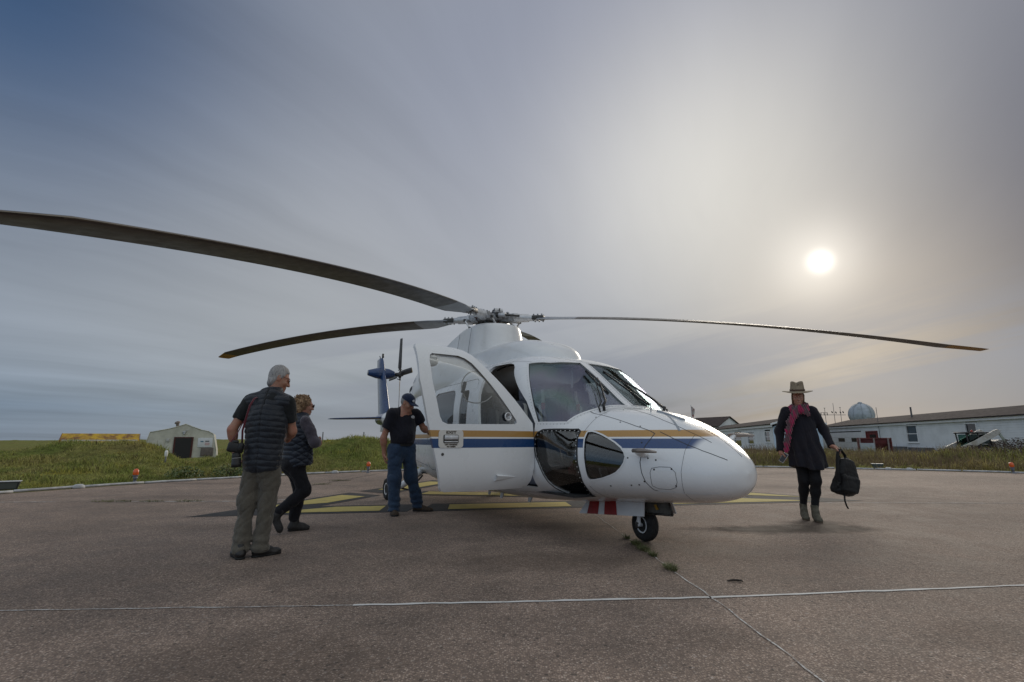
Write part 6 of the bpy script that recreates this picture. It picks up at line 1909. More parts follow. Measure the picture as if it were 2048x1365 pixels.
def spectacles(parent, c_, fwd, up, s, m_frame, m_lens, lw=.022, lh=.017, name='glasses', dark=False):
    Fm = frame(fwd, up); c_ = np.asarray(c_, float); at = lambda x, y, z: Vector(c_ + (Fm.T @ A3(x, y, z)) * s)
    g_ = MB()
    for sx in (-1, 1):
        P = [at(sx * .032 + lw * math.cos(a) * 1.1, .104 - .004 * abs(math.cos(a)), .004 + lh * math.sin(a)) for a in np.linspace(0, 6.283, 17)]; g_.tube(P, .0018 * s, 6)
        g_.tube([at(sx * .056, .100, .012), at(sx * .074, .075, .012), at(sx * .080, .0, .012), at(sx * .078, -.022, -.006)], .0018 * s, 6)
    g_.tube([at(-.010, .104, .008), at(0, .108, .010), at(.010, .104, .008)], .0018 * s, 6)
    o_ = g_.build(name, m_frame, parent)
    for sx in (-1, 1):
        mb_ = MB(); P = [at(sx * .032 + lw * math.cos(a) * 1.08, .104 - .004 * abs(math.cos(a)), .004 + lh * math.sin(a)) for a in np.linspace(0, 6.283, 17)[:-1]]
        mb_.prism(P, Vector(Fm[1] * .001 * s)); mb_.build('lens', m_lens, o_)
    return o_


CLEARG = glass_mat('spectacle_glass', (.93, .93, .93), 1.0, .02)
FRAMEM = mat('thin_metal_frame', (.06, .06, .065), .3, metal=.7)


def legs_sdf(P, hips, knees, ankles, r, k=.05, pel=None):
    o_ = None
    for h_, n_, a_ in zip(hips, knees, ankles):
        e_ = chain(P, [h_, n_, a_], r, .05); o_ = e_ if o_ is None else smin(o_, e_, .025)
    return o_


def quilt(z, pitch, amp, sharp=.55): return amp * (np.abs(np.sin(np.pi * z / pitch)) ** sharp - .5)


# ---- man with camera -----------------------------------------------------------------------
def man_with_camera():
    o = tag(empty('person', (-2.30, 4.78, 0), R(24)), 'grey haired person seen from behind in a black quilted vest, camera at the hip', 'person')
    o.scale = (.89, .95, 1)
    tf = frame((.42, .906, -.10)); hf = A3(.99, .06, -.32); hc = A3(.068, .085, 1.612); hu = (.05, .1, 1)
    shL, shR = A3(-.195, .075, 1.375), A3(.175, -.075, 1.365); elL, elR = A3(-.335, .05, 1.115), A3(.240, -.01, 1.105); wrL, wrR = A3(-.295, .085, .935), A3(.205, .20, 1.03)
    hips = [A3(-.105, .035, .86), A3(.065, -.035, .86)]; knees = [A3(-.122, .03, .47), A3(.058, .0, .46)]; ank = [A3(-.148, -.04, .09), A3(.032, -.03, .09)]
    toes = [A3(-.205, .15, .0), A3(.225, .06, .0)]

    def body(P):
        d_ = head_sdf(P, hc, hf, hu, 1.04)
        d_ = smin(d_, cap(P, A3(.0, .05, 1.40), A3(.045, .075, 1.55), .062, .056), .04)
        d_ = smin(d_, ecap(P, A3(-.02, 0, .95), A3(-.01, .02, 1.33), .14, .15, tf, .62), .05)
        for s_, e_, w_ in ((shL, elL, wrL), (shR, elR, wrR)):
            d_ = smin(d_, chain(P, [s_, e_, w_], [.055, .043, .030], .03), .04)
            fm = e_ + (w_ - e_) * .28; d_ = smin(d_, ell(P, fm, (.044, .044, .05)), .03)
        d_ = smin(d_, hand_sdf(P, wrR, A3(-.15, .9, .1), A3(-.9, .1, -.3), A3(.1, .1, 1), 45), .015)
        d_ = smin(d_, hand_sdf(P, wrL, A3(.28, -.05, -.9), A3(.6, -.7, .2), A3(-.2, -.9, 0), 40), .015)
        return smin(d_, legs_sdf(P, hips, knees, ank, [.07, .05, .035]), .05)
    sdf_mesh('body', body, (-.45, -.2, .02), (.36, .42, 1.78), .0065, SKIN_M, o)

    def shirt(P):
        d_ = ecap(P, A3(-.02, 0, .95), A3(-.005, .01, 1.35), .155, .165, tf, .64)
        for s_, e_ in ((shL, elL), (shR, elR)):
            q = s_ + (e_ - s_) * .66; d_ = smin(d_, smax(cap(P, s_, q + (e_ - s_) * .2, .074, .063), (P - q) @ unit(e_ - s_), .01), .05)
        d_ = smin(d_, cap(P, A3(-.002, .045, 1.40), A3(.02, .055, 1.455), .075, .070), .03)
        return d_ + .007 * wav(P, 38, 3) + .012 * (crease(P, 30, 4) - .35)
    sdf_mesh('shirt', shirt, (-.42, -.22, .85), (.35, .30, 1.52), .009, fabric('black_tee', (.014, .016, .018), .85, None, 120, .12), o)

    def vest(P):
        u = (P - A3(-.01, 0, 0)) @ tf[0]
        d_ = ecap(P, A3(-.022, -.008, .84), A3(-.015, .0, 1.22), .188, .196, tf, .72)
        d_ = smin(d_, ecap(P, A3(-.015, .0, 1.20), A3(-.005, .02, 1.34), .208, .180, tf, .64), .05)
        for s_ in (shL, shR): d_ = smin(d_, ell(P, s_ + (A3(-.01, .02, 1.36) - s_) * .12 + A3(0, 0, .012), (.088, .092, .070)), .05)
        zq = P[:, 2] + .10 * np.abs(u) + .012 * wav(P, 9, 8)
        d_ = d_ - quilt(zq, .050, .009, .38) + .005 * wav(P, 45, 5) + .003 * wav(P, 110, 6)
        d_ = smax(d_, -(np.abs(u) - .004) * .9 - .0 + (-.02 if False else 0) * d_, .0001) if False else d_ + .010 * np.exp(-(u / .009) ** 2) * (P @ tf[1] < .02)
        d_ = smax(d_, (.735 - .20 * ((P - A3(0, 0, 0)) @ A3(1, 0, 0) * -1) * .5) - P[:, 2], .02)
        for s_, e_ in ((shL, elL), (shR, elR)):                                    # armholes
            n_ = unit(e_ - s_); q = s_ + n_ * .045
            d_ = smax(d_, -cap(P, q + n_ * .02, q + unit(n_ + .6 * np.sign(n_[0]) * tf[0]) * .3, .068, .09), .012)
        col_ = smax(np.abs(ecap(P, A3(.008, .052, 1.40), A3(.026, .062, 1.49), .083, .082, frame((.55, .83, 0)), .95)) - .012, np.maximum(P[:, 2] - 1.515 - .1 * (P[:, 0] - .02), 1.37 - P[:, 2]), .01)
        return smin(d_, col_, .02)
    sdf_mesh('vest', vest, (-.36, -.28, .66), (.36, .32, 1.56), .0068, fabric('black_quilted_nylon', (.017, .021, .029), .42, (.010, .013, .020), 90, .15, .3), o)

    def trousers(P):
        d_ = None
        for h_, n_, a_ in zip(hips, knees, ank):
            e_ = chain(P, [h_ + A3(0, 0, .02), n_, a_ + A3(0, 0, -.035)], [.100, .080, .076], .06); d_ = e_ if d_ is None else smin(d_, e_, .02)
        d_ = smin(d_, ecap(P, A3(-.02, -.005, .80), A3(-.02, 0, .90), .158, .145, tf, .68), .05)
        d_ = d_ + .020 * wav(P * np.array([1, 1, .8]), 22, 6) + .022 * (crease(P, 24, 7) - .35) + .008 * np.sin(P[:, 2] * 70 + 3 * wav(P, 12, 9)) * np.clip((.30 - P[:, 2]) / .25, 0, 1)
        return smax(smax(d_, P[:, 2] - .90, .01), .045 - P[:, 2] + .1 * (P[:, 1] + .04), .012)
    sdf_mesh('trousers', trousers, (-.32, -.24, .01), (.28, .28, 1.02), .0075, fabric('olive_grey_cotton', (.115, .103, .082), .9, (.080, .072, .058), 150, .2, .6), o)
    for a_, t_ in zip(ank, toes):
        sdf_mesh('shoe', lambda P: shoe_sdf(P, A3(a_[0], a_[1], 0), t_, w=.050, L_=.29), np.minimum(a_, t_) - .16, np.maximum(a_, t_) + A3(.16, .16, .1), .007, mat('black_shoe_leather', (.018, .016, .016), .45, var=.3, vscale=30), o)
        sdf_mesh('shoe_sole', lambda P: sole_sdf(P, A3(a_[0], a_[1], 0), t_, .052, .295), np.minimum(a_, t_) - A3(.16, .16, .12), np.maximum(a_, t_) + A3(.16, .16, 0), .007, mat('black_sole', (.01, .01, .01), .8), o)
    Fh = frame(hf, hu)

    def hair(P):
        q = (P - hc) @ Fh.T / 1.04
        d_ = ell(P, hc + Fh.T @ A3(0, -.014, .026) * 1.04, np.array([.0825, .1025, .1045]) * 1.04, Fh)
        d_ = smin(d_, ell(P, hc + Fh.T @ A3(0, -.056, -.050) * 1.04, (.064, .046, .062), Fh), .03)
        hl = np.interp(q[:, 1], [-.12, -.034, -.026, .010, .026, .046, .075, .12], [-.105, -.098, -.036, -.028, -.004, .050, .078, .085])
        d_ = smax(d_, (hl - q[:, 2]) * .55, .010)
        ang = np.arctan2(q[:, 0], q[:, 1] + .02)
        return d_ + .0028 * np.sin(ang * 46 + 5 * wav(P, 38, 2)) + .0035 * wav(P, 120, 4)
    sdf_mesh('hair', hair, hc - .17, hc + .18, .0055, hair_mat('silver_grey_hair', (.50, .49, .48), (.26, .25, .25)), o)
    spectacles(o, hc, hf, hu, 1.04, FRAMEM, CLEARG)
    # camera hanging at the hip on a red strap
    c = tag(empty('camera', (-2.30 - .245 * math.cos(R(24)) + .075 * math.sin(R(24)), 4.78 - .245 * math.sin(R(24)) - .075 * math.cos(R(24)), .955), R(24)), 'black photo camera with long lens hanging at the left hip of the grey haired person', 'camera')
    c.scale = (.88, .88, .88)
    mb = MB(); mb.box((0, 0, 0), (.15, .075, .10), Matrix.Rotation(R(10), 3, 'Y'), 0, .018); mb.box((.045, -.0, .005), (.05, .10, .095), Matrix.Rotation(R(10), 3, 'Y'), 0, .02); mb.box((-.005, 0, .058), (.06, .06, .035), None, 0, .014); mb.build('camera_body', mat('black_camera_shell', (.014, .014, .015), .5, var=.2, vscale=40), c)
    M = Matrix.Translation((.012, -.005, -.05)) @ Matrix.Rotation(R(175), 4, 'Y')
    mb = MB(); mb.lathe([(.036, 0), (.038, .02), (.041, .025), (.041, .055), (.039, .058), (.043, .062), (.043, .10), (.047, .105), (.047, .145), (.040, .146), (.038, .135), (0, .134)], 28, M); l_ = mb.build('lens', MATS['black_camera_shell'], c)
    mb = MB(); mb.lathe([(.0385, .0), (.0415, 0), (.0415, .006), (.0385, .006)], 28, M @ Matrix.Translation((0, 0, .050))); mb.build('lens_ring', mat('pale_ring', (.35, .35, .35), .4), l_)
    mb = MB()
    mb.tube([(.055, .0, .045), (.050, -.045, .17), (.075, -.062, .32), (.095, -.045, .43), (.125, .005, .505), (.155, .07, .53), (.18, .13, .50)], [.010] * 7, 8, 0, True, .3)
    mb.tube([(-.055, .01, .045), (.0, .06, .15), (.05, .12, .30), (.11, .17, .42), (.18, .13, .50)], [.009] * 5, 8, 0, True, .3); mb.build('strap', fabric('dark_red_strap', (.11, .010, .022), .7), c)


man_with_camera()


# ---- walking woman with curly hair ------------------------------------------------------------
def woman_walking():
    o = tag(empty('person', (-2.47, 5.96, 0), R(20)), 'curly haired person in a dark quilted vest and black trousers walking towards the helicopter', 'person')
    tf = frame((.87, .50, 0)); hf = A3(.93, .34, -.10); hc = A3(.012, .0, 1.425); hu = (0, 0, 1)
    shR, shL = A3(.035, -.145, 1.235), A3(-.055, .15, 1.235); elR, elL = A3(.155, -.175, 1.0), A3(.07, .24, 1.0); wrR, wrL = A3(.185, .045, .985), A3(.20, .10, .99)
    hips = [A3(-.03, -.075, .76), A3(-.06, .075, .76)]; knees = [A3(.085, -.075, .455), A3(.035, .10, .43)]; ank = [A3(-.185, -.10, .215), A3(-.015, .10, .10)]
    toes = [A3(-.150, -.095, .005), A3(.165, .165, .0)]

    def body(P):
        d_ = head_sdf(P, hc, hf, hu, .94, True)
        d_ = smin(d_, cap(P, A3(-.03, 0, 1.23), A3(-.01, 0, 1.35), .050, .046), .04)
        d_ = smin(d_, ecap(P, A3(-.045, 0, .84), A3(-.02, 0, 1.19), .11, .12, tf, .62), .05)
        for s_, e_, w_ in ((shL, elL, wrL), (shR, elR, wrR)): d_ = smin(d_, chain(P, [s_, e_, w_], [.042, .034, .025], .03), .04)
        d_ = smin(d_, hand_sdf(P, wrR, A3(.1, .95, -.1), A3(-.9, .1, -.2), A3(.2, 0, 1), 50, .0075), .015)
        d_ = smin(d_, hand_sdf(P, wrL, A3(.2, -.9, -.1), A3(-.9, .1, -.2), A3(.2, 0, 1), 50, .0075), .015)
        return smin(d_, legs_sdf(P, hips, knees, ank, [.06, .045, .03]), .05)
    sdf_mesh('body', body, (-.30, -.32, .02), (.42, .36, 1.60), .0065, SKIN_F, o)

    def sleeves(P):
        d_ = ecap(P, A3(-.045, 0, .84), A3(-.02, 0, 1.20), .125, .13, tf, .64)
        for s_, e_, w_ in ((shL, elL, wrL), (shR, elR, wrR)):
            d_ = smin(d_, chain(P, [s_, e_, e_ + (w_ - e_) * .9], [.064, .056, .042], .04), .04)
        return d_ + .010 * wav(P, 34, 12) + .016 * (crease(P, 30, 13) - .35)
    sdf_mesh('jacket', sleeves, (-.28, -.32, .72), (.40, .36, 1.36), .008, fabric('dusky_purple_grey_fleece', (.075, .065, .082), .9, (.05, .044, .06), 160, .4, .4), o)

    def vest(P):
        u = P @ tf[0]; v = P @ tf[1]
        d_ = ecap(P, A3(-.02, 0, .78), A3(-.04, 0, 1.10), .192, .180, tf, .84)
        d_ = smin(d_, ecap(P, A3(-.04, 0, 1.08), A3(-.025, 0, 1.225), .182, .135, tf, .74), .05)
        for s_ in (shL, shR): d_ = smin(d_, ell(P, s_ * A3(.82, .82, 1) + A3(-.008, 0, .0), (.062, .068, .052)), .05)
        side = np.clip((np.abs(u) - .10) / .03, 0, 1) * np.clip((1.12 - P[:, 2]) / .05, 0, 1)
        z1 = P[:, 2] + .01 * wav(P, 9, 18)
        bands = quilt(z1, .050, .012, .40)
        dia = .011 * (np.minimum(np.abs(np.sin(np.pi * (z1 + v * .62) / .075)), np.abs(np.sin(np.pi * (z1 - v * .62) / .075))) ** .5 * 1.6 - .6)
        d_ = d_ - bands * (1 - side) - dia * side + .003 * wav(P, 55, 15)
        d_ = smax(d_, .735 + .11 * v - P[:, 2], .02)
        for s_, e_ in ((shL, elL), (shR, elR)):
            n_ = unit(e_ - s_); q = s_ + n_ * .035 + tf[0] * np.sign(u_of(s_, tf)) * .02; d_ = smax(d_, -cap(P, q + A3(0, 0, .0), q + (n_ + 1.2 * np.sign(u_of(s_, tf)) * tf[0]) * .25, .062, .08), .015)
        col_ = smax(np.abs(cap(P, A3(-.025, 0, 1.24), A3(-.01, 0, 1.31), .066, .068)) - .012, np.maximum(P[:, 2] - 1.325, 1.22 - P[:, 2]), .01)
        return smin(d_, col_, .02)
    sdf_mesh('vest', vest, (-.30, -.26, .64), (.30, .28, 1.36), .0068, fabric('blue_black_quilted_nylon', (.016, .023, .038), .40, (.009, .013, .024), 90, .15, .25), o)

    def trousers(P):
        d_ = None
        for h_, n_, a_ in zip(hips, knees, ank):
            e_ = chain(P, [h_, n_, a_ + (n_ - a_) * .12], [.095, .066, .056], .05); d_ = e_ if d_ is None else smin(d_, e_, .02)
        d_ = smin(d_, ecap(P, A3(-.05, 0, .75), A3(-.045, 0, .83), .135, .13, tf, .85), .05)
        d_ = smin(d_, ell(P, A3(-.115, -.01, .76), (.08, .13, .10)), .05)
        return d_ + .012 * wav(P, 26, 16) + .016 * (crease(P, 28, 17) - .35)
    sdf_mesh('trousers', trousers, (-.32, -.24, .06), (.26, .28, .93), .0075, fabric('black_stretch_cotton', (.009, .009, .013), .85, None, 150, .1, .4), o)
    BOOT = mat('dark_grey_boot', (.035, .034, .034), .7, var=.35, vscale=30, bump=.3, bscale=90)
    SOLEM = mat('black_sole', (.01, .01, .01), .8)
    # trailing boot stands on its toe
    hl = A3(-.262, -.10, .215); tt = toes[0]
    def back_boot(P):
        d_ = unit(tt - hl); up = unit(A3(.9, 0, .45) - d_ * np.dot(A3(.9, 0, .45), d_)); r = np.cross(d_, up); Fm = np.stack([r, d_, up])
        o_ = cap(P, hl + d_ * .045 + up * .045, tt - d_ * .05 + up * .035, .044, .041)
        o_ = smin(o_, ell(P, tt - d_ * .06 + up * .032, (.045, .062, .034), Fm), .02)
        o_ = smin(o_, cap(P, hl + d_ * .05 + up * .06, ank[0] + (knees[0] - ank[0]) * .22, .046, .050), .03)
        return smax(o_, -((P - hl) @ up) + .0, .006)
    sdf_mesh('boot', back_boot, (-.36, -.22, -.02), (.0, .02, .40), .007, BOOT, o)
    a_, t_ = ank[1], toes[1]
    sdf_mesh('boot', lambda P: shoe_sdf(P, A3(a_[0], a_[1], 0), t_, w=.045, L_=.25, boot=.05), (-.18, -.02, -.01), (.26, .28, .26), .007, BOOT, o)
    sdf_mesh('boot_sole', lambda P: sole_sdf(P, A3(a_[0], a_[1], 0), t_, .047, .255), (-.18, -.02, -.02), (.26, .28, .06), .007, SOLEM, o)
    Fh = frame(hf, hu)

    def curls(P):
        q = (P - hc) @ Fh.T / .94
        d_ = ell(P, hc + Fh.T @ A3(0, -.030, .030) * .94, np.array([.108, .112, .110]) * .94, Fh)
        d_ = smin(d_, ell(P, hc + Fh.T @ A3(0, -.065, -.055), (.085, .055, .07), Fh), .04)
        d_ = smax(d_, (q[:, 1] - .048) - np.maximum(q[:, 2] - .055, 0) * .9, .02)
        d_ = smax(d_, -ell(P, hc + Fh.T @ A3(.09, .03, -.04), (.04, .035, .05), Fh), .01)
        return d_ - .013 * np.abs(wav(P, 120, 31, 6)) ** .7 * 1.6 + .012 + .006 * wav(P, 260, 32)
    sdf_mesh('hair', curls, hc - A3(.20, .19, .18), hc + A3(.17, .19, .19), .0058, mat('curly_ash_brown_hair', (.46, .30, .17), .6, var=.5, vscale=40, bump=.9, bscale=120, vcol=(.20, .12, .065)), o)
    rs = random.Random(5); mb = MB()
    for k_ in range(170):
        th, ph = rs.uniform(0, 6.283), rs.uniform(-.5, 1.0); v = A3(math.cos(th) * math.cos(ph), math.sin(th) * math.cos(ph), math.sin(ph))
        if v @ Fh[1] > .45: continue
        b_ = hc + Fh.T @ A3(0, -.03, .03) * .94 + v * .094; P = []
        ax1 = unit(np.cross(v, A3(.3, .2, 1))); ax2 = np.cross(v, ax1); rr = rs.uniform(.006, .011); L_ = rs.uniform(.02, .038)
        for j_ in range(9): P.append(b_ + v * L_ * j_ / 8 + (ax1 * math.cos(j_ * 1.5) + ax2 * math.sin(j_ * 1.5)) * rr - A3(0, 0, .001 * j_))
        mb.tube(P, [.003] * 9, 4)
    hc_o = mb.build('hair_curls', MATS['curly_ash_brown_hair'], o); hc_o['kind'] = 'stuff'
    spectacles(o, hc, hf, hu, .96, mat('dark_red_acetate', (.10, .012, .015), .3), LENS, .026, .020, 'sunglasses')


def u_of(s_, tf): return float(np.dot(s_, tf[0]))


woman_walking()


# ---- capped man at the door -----------------------------------------------------------------------
def man_with_cap():
    o = tag(empty('person', (-1.55, 7.5, 0), R(9)), 'person in navy cap, black polo and jeans reaching towards the helicopter side', 'person')
    tf = frame((.60, -.80, 0)); hf = A3(.80, -.45, -.42); hc = A3(.0, -.075, 1.565); hu = (.25, -.15, 1)
    shR, shL = A3(-.215, -.13, 1.395), A3(.115, .10, 1.415); elR, elL = A3(-.325, -.10, 1.05), A3(.235, .20, 1.20); wrR, wrL = A3(-.305, -.06, .83), A3(.335, .315, 1.13)
    hips = [A3(-.155, -.06, .90), A3(.02, .05, .90)]; knees = [A3(-.145, -.12, .49), A3(.085, .06, .50)]; ank = [A3(-.125, -.155, .09), A3(.20, .15, .09)]
    toes = [A3(-.095, -.345, .0), A3(.41, .10, .0)]

    def body(P):
        d_ = head_sdf(P, hc, hf, hu, 1.03)
        d_ = smin(d_, cap(P, A3(-.045, -.02, 1.41), A3(-.02, -.055, 1.52), .062, .057), .04)
        d_ = smin(d_, ecap(P, A3(-.06, 0, .98), A3(-.05, -.01, 1.36), .13, .145, tf, .65), .05)
        for s_, e_, w_ in ((shL, elL, wrL), (shR, elR, wrR)):
            d_ = smin(d_, chain(P, [s_, e_, w_], [.055, .043, .030], .03), .04); d_ = smin(d_, ell(P, e_ + (w_ - e_) * .25, (.045, .045, .055)), .03)
        d_ = smin(d_, hand_sdf(P, wrR, A3(.12, .06, -1), A3(1, .1, 0), A3(.2, -1, 0), 28, .009), .015)
        d_ = smin(d_, hand_sdf(P, wrL, A3(.75, .45, -.25), A3(.3, .6, -.5), A3(-.3, .1, .9), 35, .009), .015)
        return smin(d_, legs_sdf(P, hips, knees, ank, [.07, .05, .035]), .05)
    sdf_mesh('body', body, (-.48, -.46, .02), (.56, .50, 1.74), .0068, SKIN_M, o)

    def polo(P):
        d_ = ecap(P, A3(-.065, -.005, .99), A3(-.055, 0, 1.22), .185, .185, tf, .72)
        d_ = smin(d_, ell(P, A3(-.035, -.05, 1.07), (.155, .145, .14)), .07)
        d_ = smin(d_, ecap(P, A3(-.055, -.005, 1.20), A3(-.05, -.005, 1.37), .195, .15, tf, .62), .06)
        for s_, e_ in ((shL, elL), (shR, elR)):
            q = s_ + (e_ - s_) * .60; n_ = unit(e_ - s_)
            d_ = smin(d_, smax(cap(P, s_, q + n_ * .05, .082, .076), (P - q) @ n_, .01), .055)
        d_ = smin(d_, cap(P, A3(-.045, -.02, 1.42), A3(-.038, -.03, 1.465), .078, .072), .02)
        d_ = d_ + .015 * wav(P * A3(1, 1, .7), 22, 41) + .010 * (crease(P, 26, 42) - .35)
        return smax(d_, .972 - P[:, 2], .012)
    sdf_mesh('polo_shirt', polo, (-.42, -.32, .90), (.30, .32, 1.52), .008, fabric('black_navy_pique', (.009, .009, .016), .9, None, 150, .15, .4), o)
    Fl = frame((.60, -.80, .1)); mb = MB(); c_ = A3(.083, -.135, 1.352)
    M = Matrix.Translation(c_) @ rot_to(unit(A3(.72, -.69, .12))).to_4x4()
    mb.lathe([(.020, 0), (.030, 0), (.030, .004), (.020, .004)], 20, M @ Matrix.Diagonal((1.15, .75, 1, 1))); mb.lathe([(0, 0), (.012, 0), (.012, .004), (0, .004)], 12, M @ Matrix.Diagonal((1.2, .6, 1, 1))); mb.build('shirt_emblem', mat('pale_embroidery', (.50, .50, .52), .8), o)

    def jeans(P):
        d_ = None
        for h_, n_, a_ in zip(hips, knees, ank):
            e_ = chain(P, [h_, n_, a_ + A3(0, 0, -.02)], [.112, .086, .078], .06); d_ = e_ if d_ is None else smin(d_, e_, .022)
        d_ = smin(d_, ecap(P, A3(-.065, -.005, .88), A3(-.065, -.005, .98), .165, .168, tf, .72), .05)
        d_ = d_ + .016 * wav(P * A3(1, 1, .8), 22, 43) + .018 * (crease(P, 24, 45) - .35) + .006 * np.sin(P[:, 2] * 75 + 3 * wav(P, 12, 44)) * np.clip((.34 - P[:, 2]) / .2, 0, 1)
        return smax(smax(d_, P[:, 2] - .975, .01), .05 - P[:, 2], .012)
    sdf_mesh('jeans', jeans, (-.34, -.32, .02), (.36, .30, 1.0), .0078, fabric('blue_denim', (.016, .034, .070), .85, (.030, .058, .105), 200, .2, .5), o)
    def belt(P):
        d_ = np.abs(ecap(P, A3(-.065, -.005, .90), A3(-.065, -.005, 1.0), .176, .176, tf, .735)) - .006
        return smax(d_, np.abs(P[:, 2] - .955) - .02, .004)
    sdf_mesh('belt', belt, (-.30, -.26, .90), (.18, .24, 1.01), .0065, mat('black_belt', (.012, .011, .01), .5), o)
    SH = mat('brown_hiking_shoe', (.060, .040, .026), .8, var=.4, vscale=30, bump=.4, bscale=70)
    for a_, t_ in zip(ank, toes):
        sdf_mesh('shoe', lambda P: shoe_sdf(P, A3(a_[0], a_[1], 0), t_, w=.052, L_=.30), np.minimum(a_, t_) - .17, np.maximum(a_, t_) + A3(.17, .17, .1), .0075, SH, o)
        sdf_mesh('shoe_sole', lambda P: sole_sdf(P, A3(a_[0], a_[1], 0), t_, .056, .305), np.minimum(a_, t_) - A3(.17, .17, .12), np.maximum(a_, t_) + A3(.17, .17, 0), .0075, MATS['black_sole'], o)
    Fh = frame(hf, hu); at = lambda x, y, z: hc + Fh.T @ A3(x, y, z) * 1.03

    def hair(P):
        q = (P - hc) @ Fh.T / 1.03
        d_ = ell(P, at(0, -.018, .018), np.array([.080, .100, .100]) * 1.03, Fh)
        d_ = smax(d_, q[:, 1] - .018, .01); d_ = smax(d_, -(q[:, 2] + .075), .01)
        for sx in (-1, 1): d_ = smax(d_, -ell(P, at(sx * .08, .0, -.010), (.03, .027, .036), Fh), .008)
        return d_ + .002 * wav(P, 150, 46)
    sdf_mesh('hair', hair, hc - .16, hc + .16, .0062, hair_mat('short_grey_hair', (.36, .35, .34), (.20, .19, .19)), o)

    def capf(P):
        q = (P - hc) @ Fh.T / 1.03
        d_ = ell(P, at(0, -.012, .040), np.array([.090, .110, .092]) * 1.03, Fh); d_ = smax(d_, -(q[:, 2] - .030 + .10 * q[:, 1]), .006)
        br = smax(np.abs(q[:, 2] - .040 + (q[:, 1] - .08) * .22 + q[:, 0] ** 2 * 5.5) - .005, np.maximum(np.hypot(q[:, 0] / .080, (q[:, 1] - .075) / .105) - 1, -(q[:, 1] - .06)) * .07, .006)
        return smin(smin(d_, br * 1.03, .012), np.linalg.norm(P - at(0, -.012, .134), axis=1) - .008, .006)
    cp = sdf_mesh('cap', capf, hc - A3(.16, .22, .14), hc + A3(.24, .16, .19), .0052, fabric('navy_cap_cotton', (.010, .020, .052), .9, None, 160, .3, .2), o)
    nrm = unit(Fh.T @ A3(.25, .92, .35)); p = at(.022, .092, .062); M = Matrix.Translation(p) @ rot_to(nrm).to_4x4()
    mb = MB(); mb.lathe([(.016, 0), (.025, 0), (.025, .005), (.016, .005)], 20, M @ Matrix.Diagonal((1.1, .75, 1, 1))); mb.lathe([(0, 0), (.008, 0), (.008, .006), (0, .006)], 10, M); mb.build('cap_emblem', MATS['pale_embroidery'], cp)
    eyes(o, hc, hf, hu, 1.03)


man_with_cap()


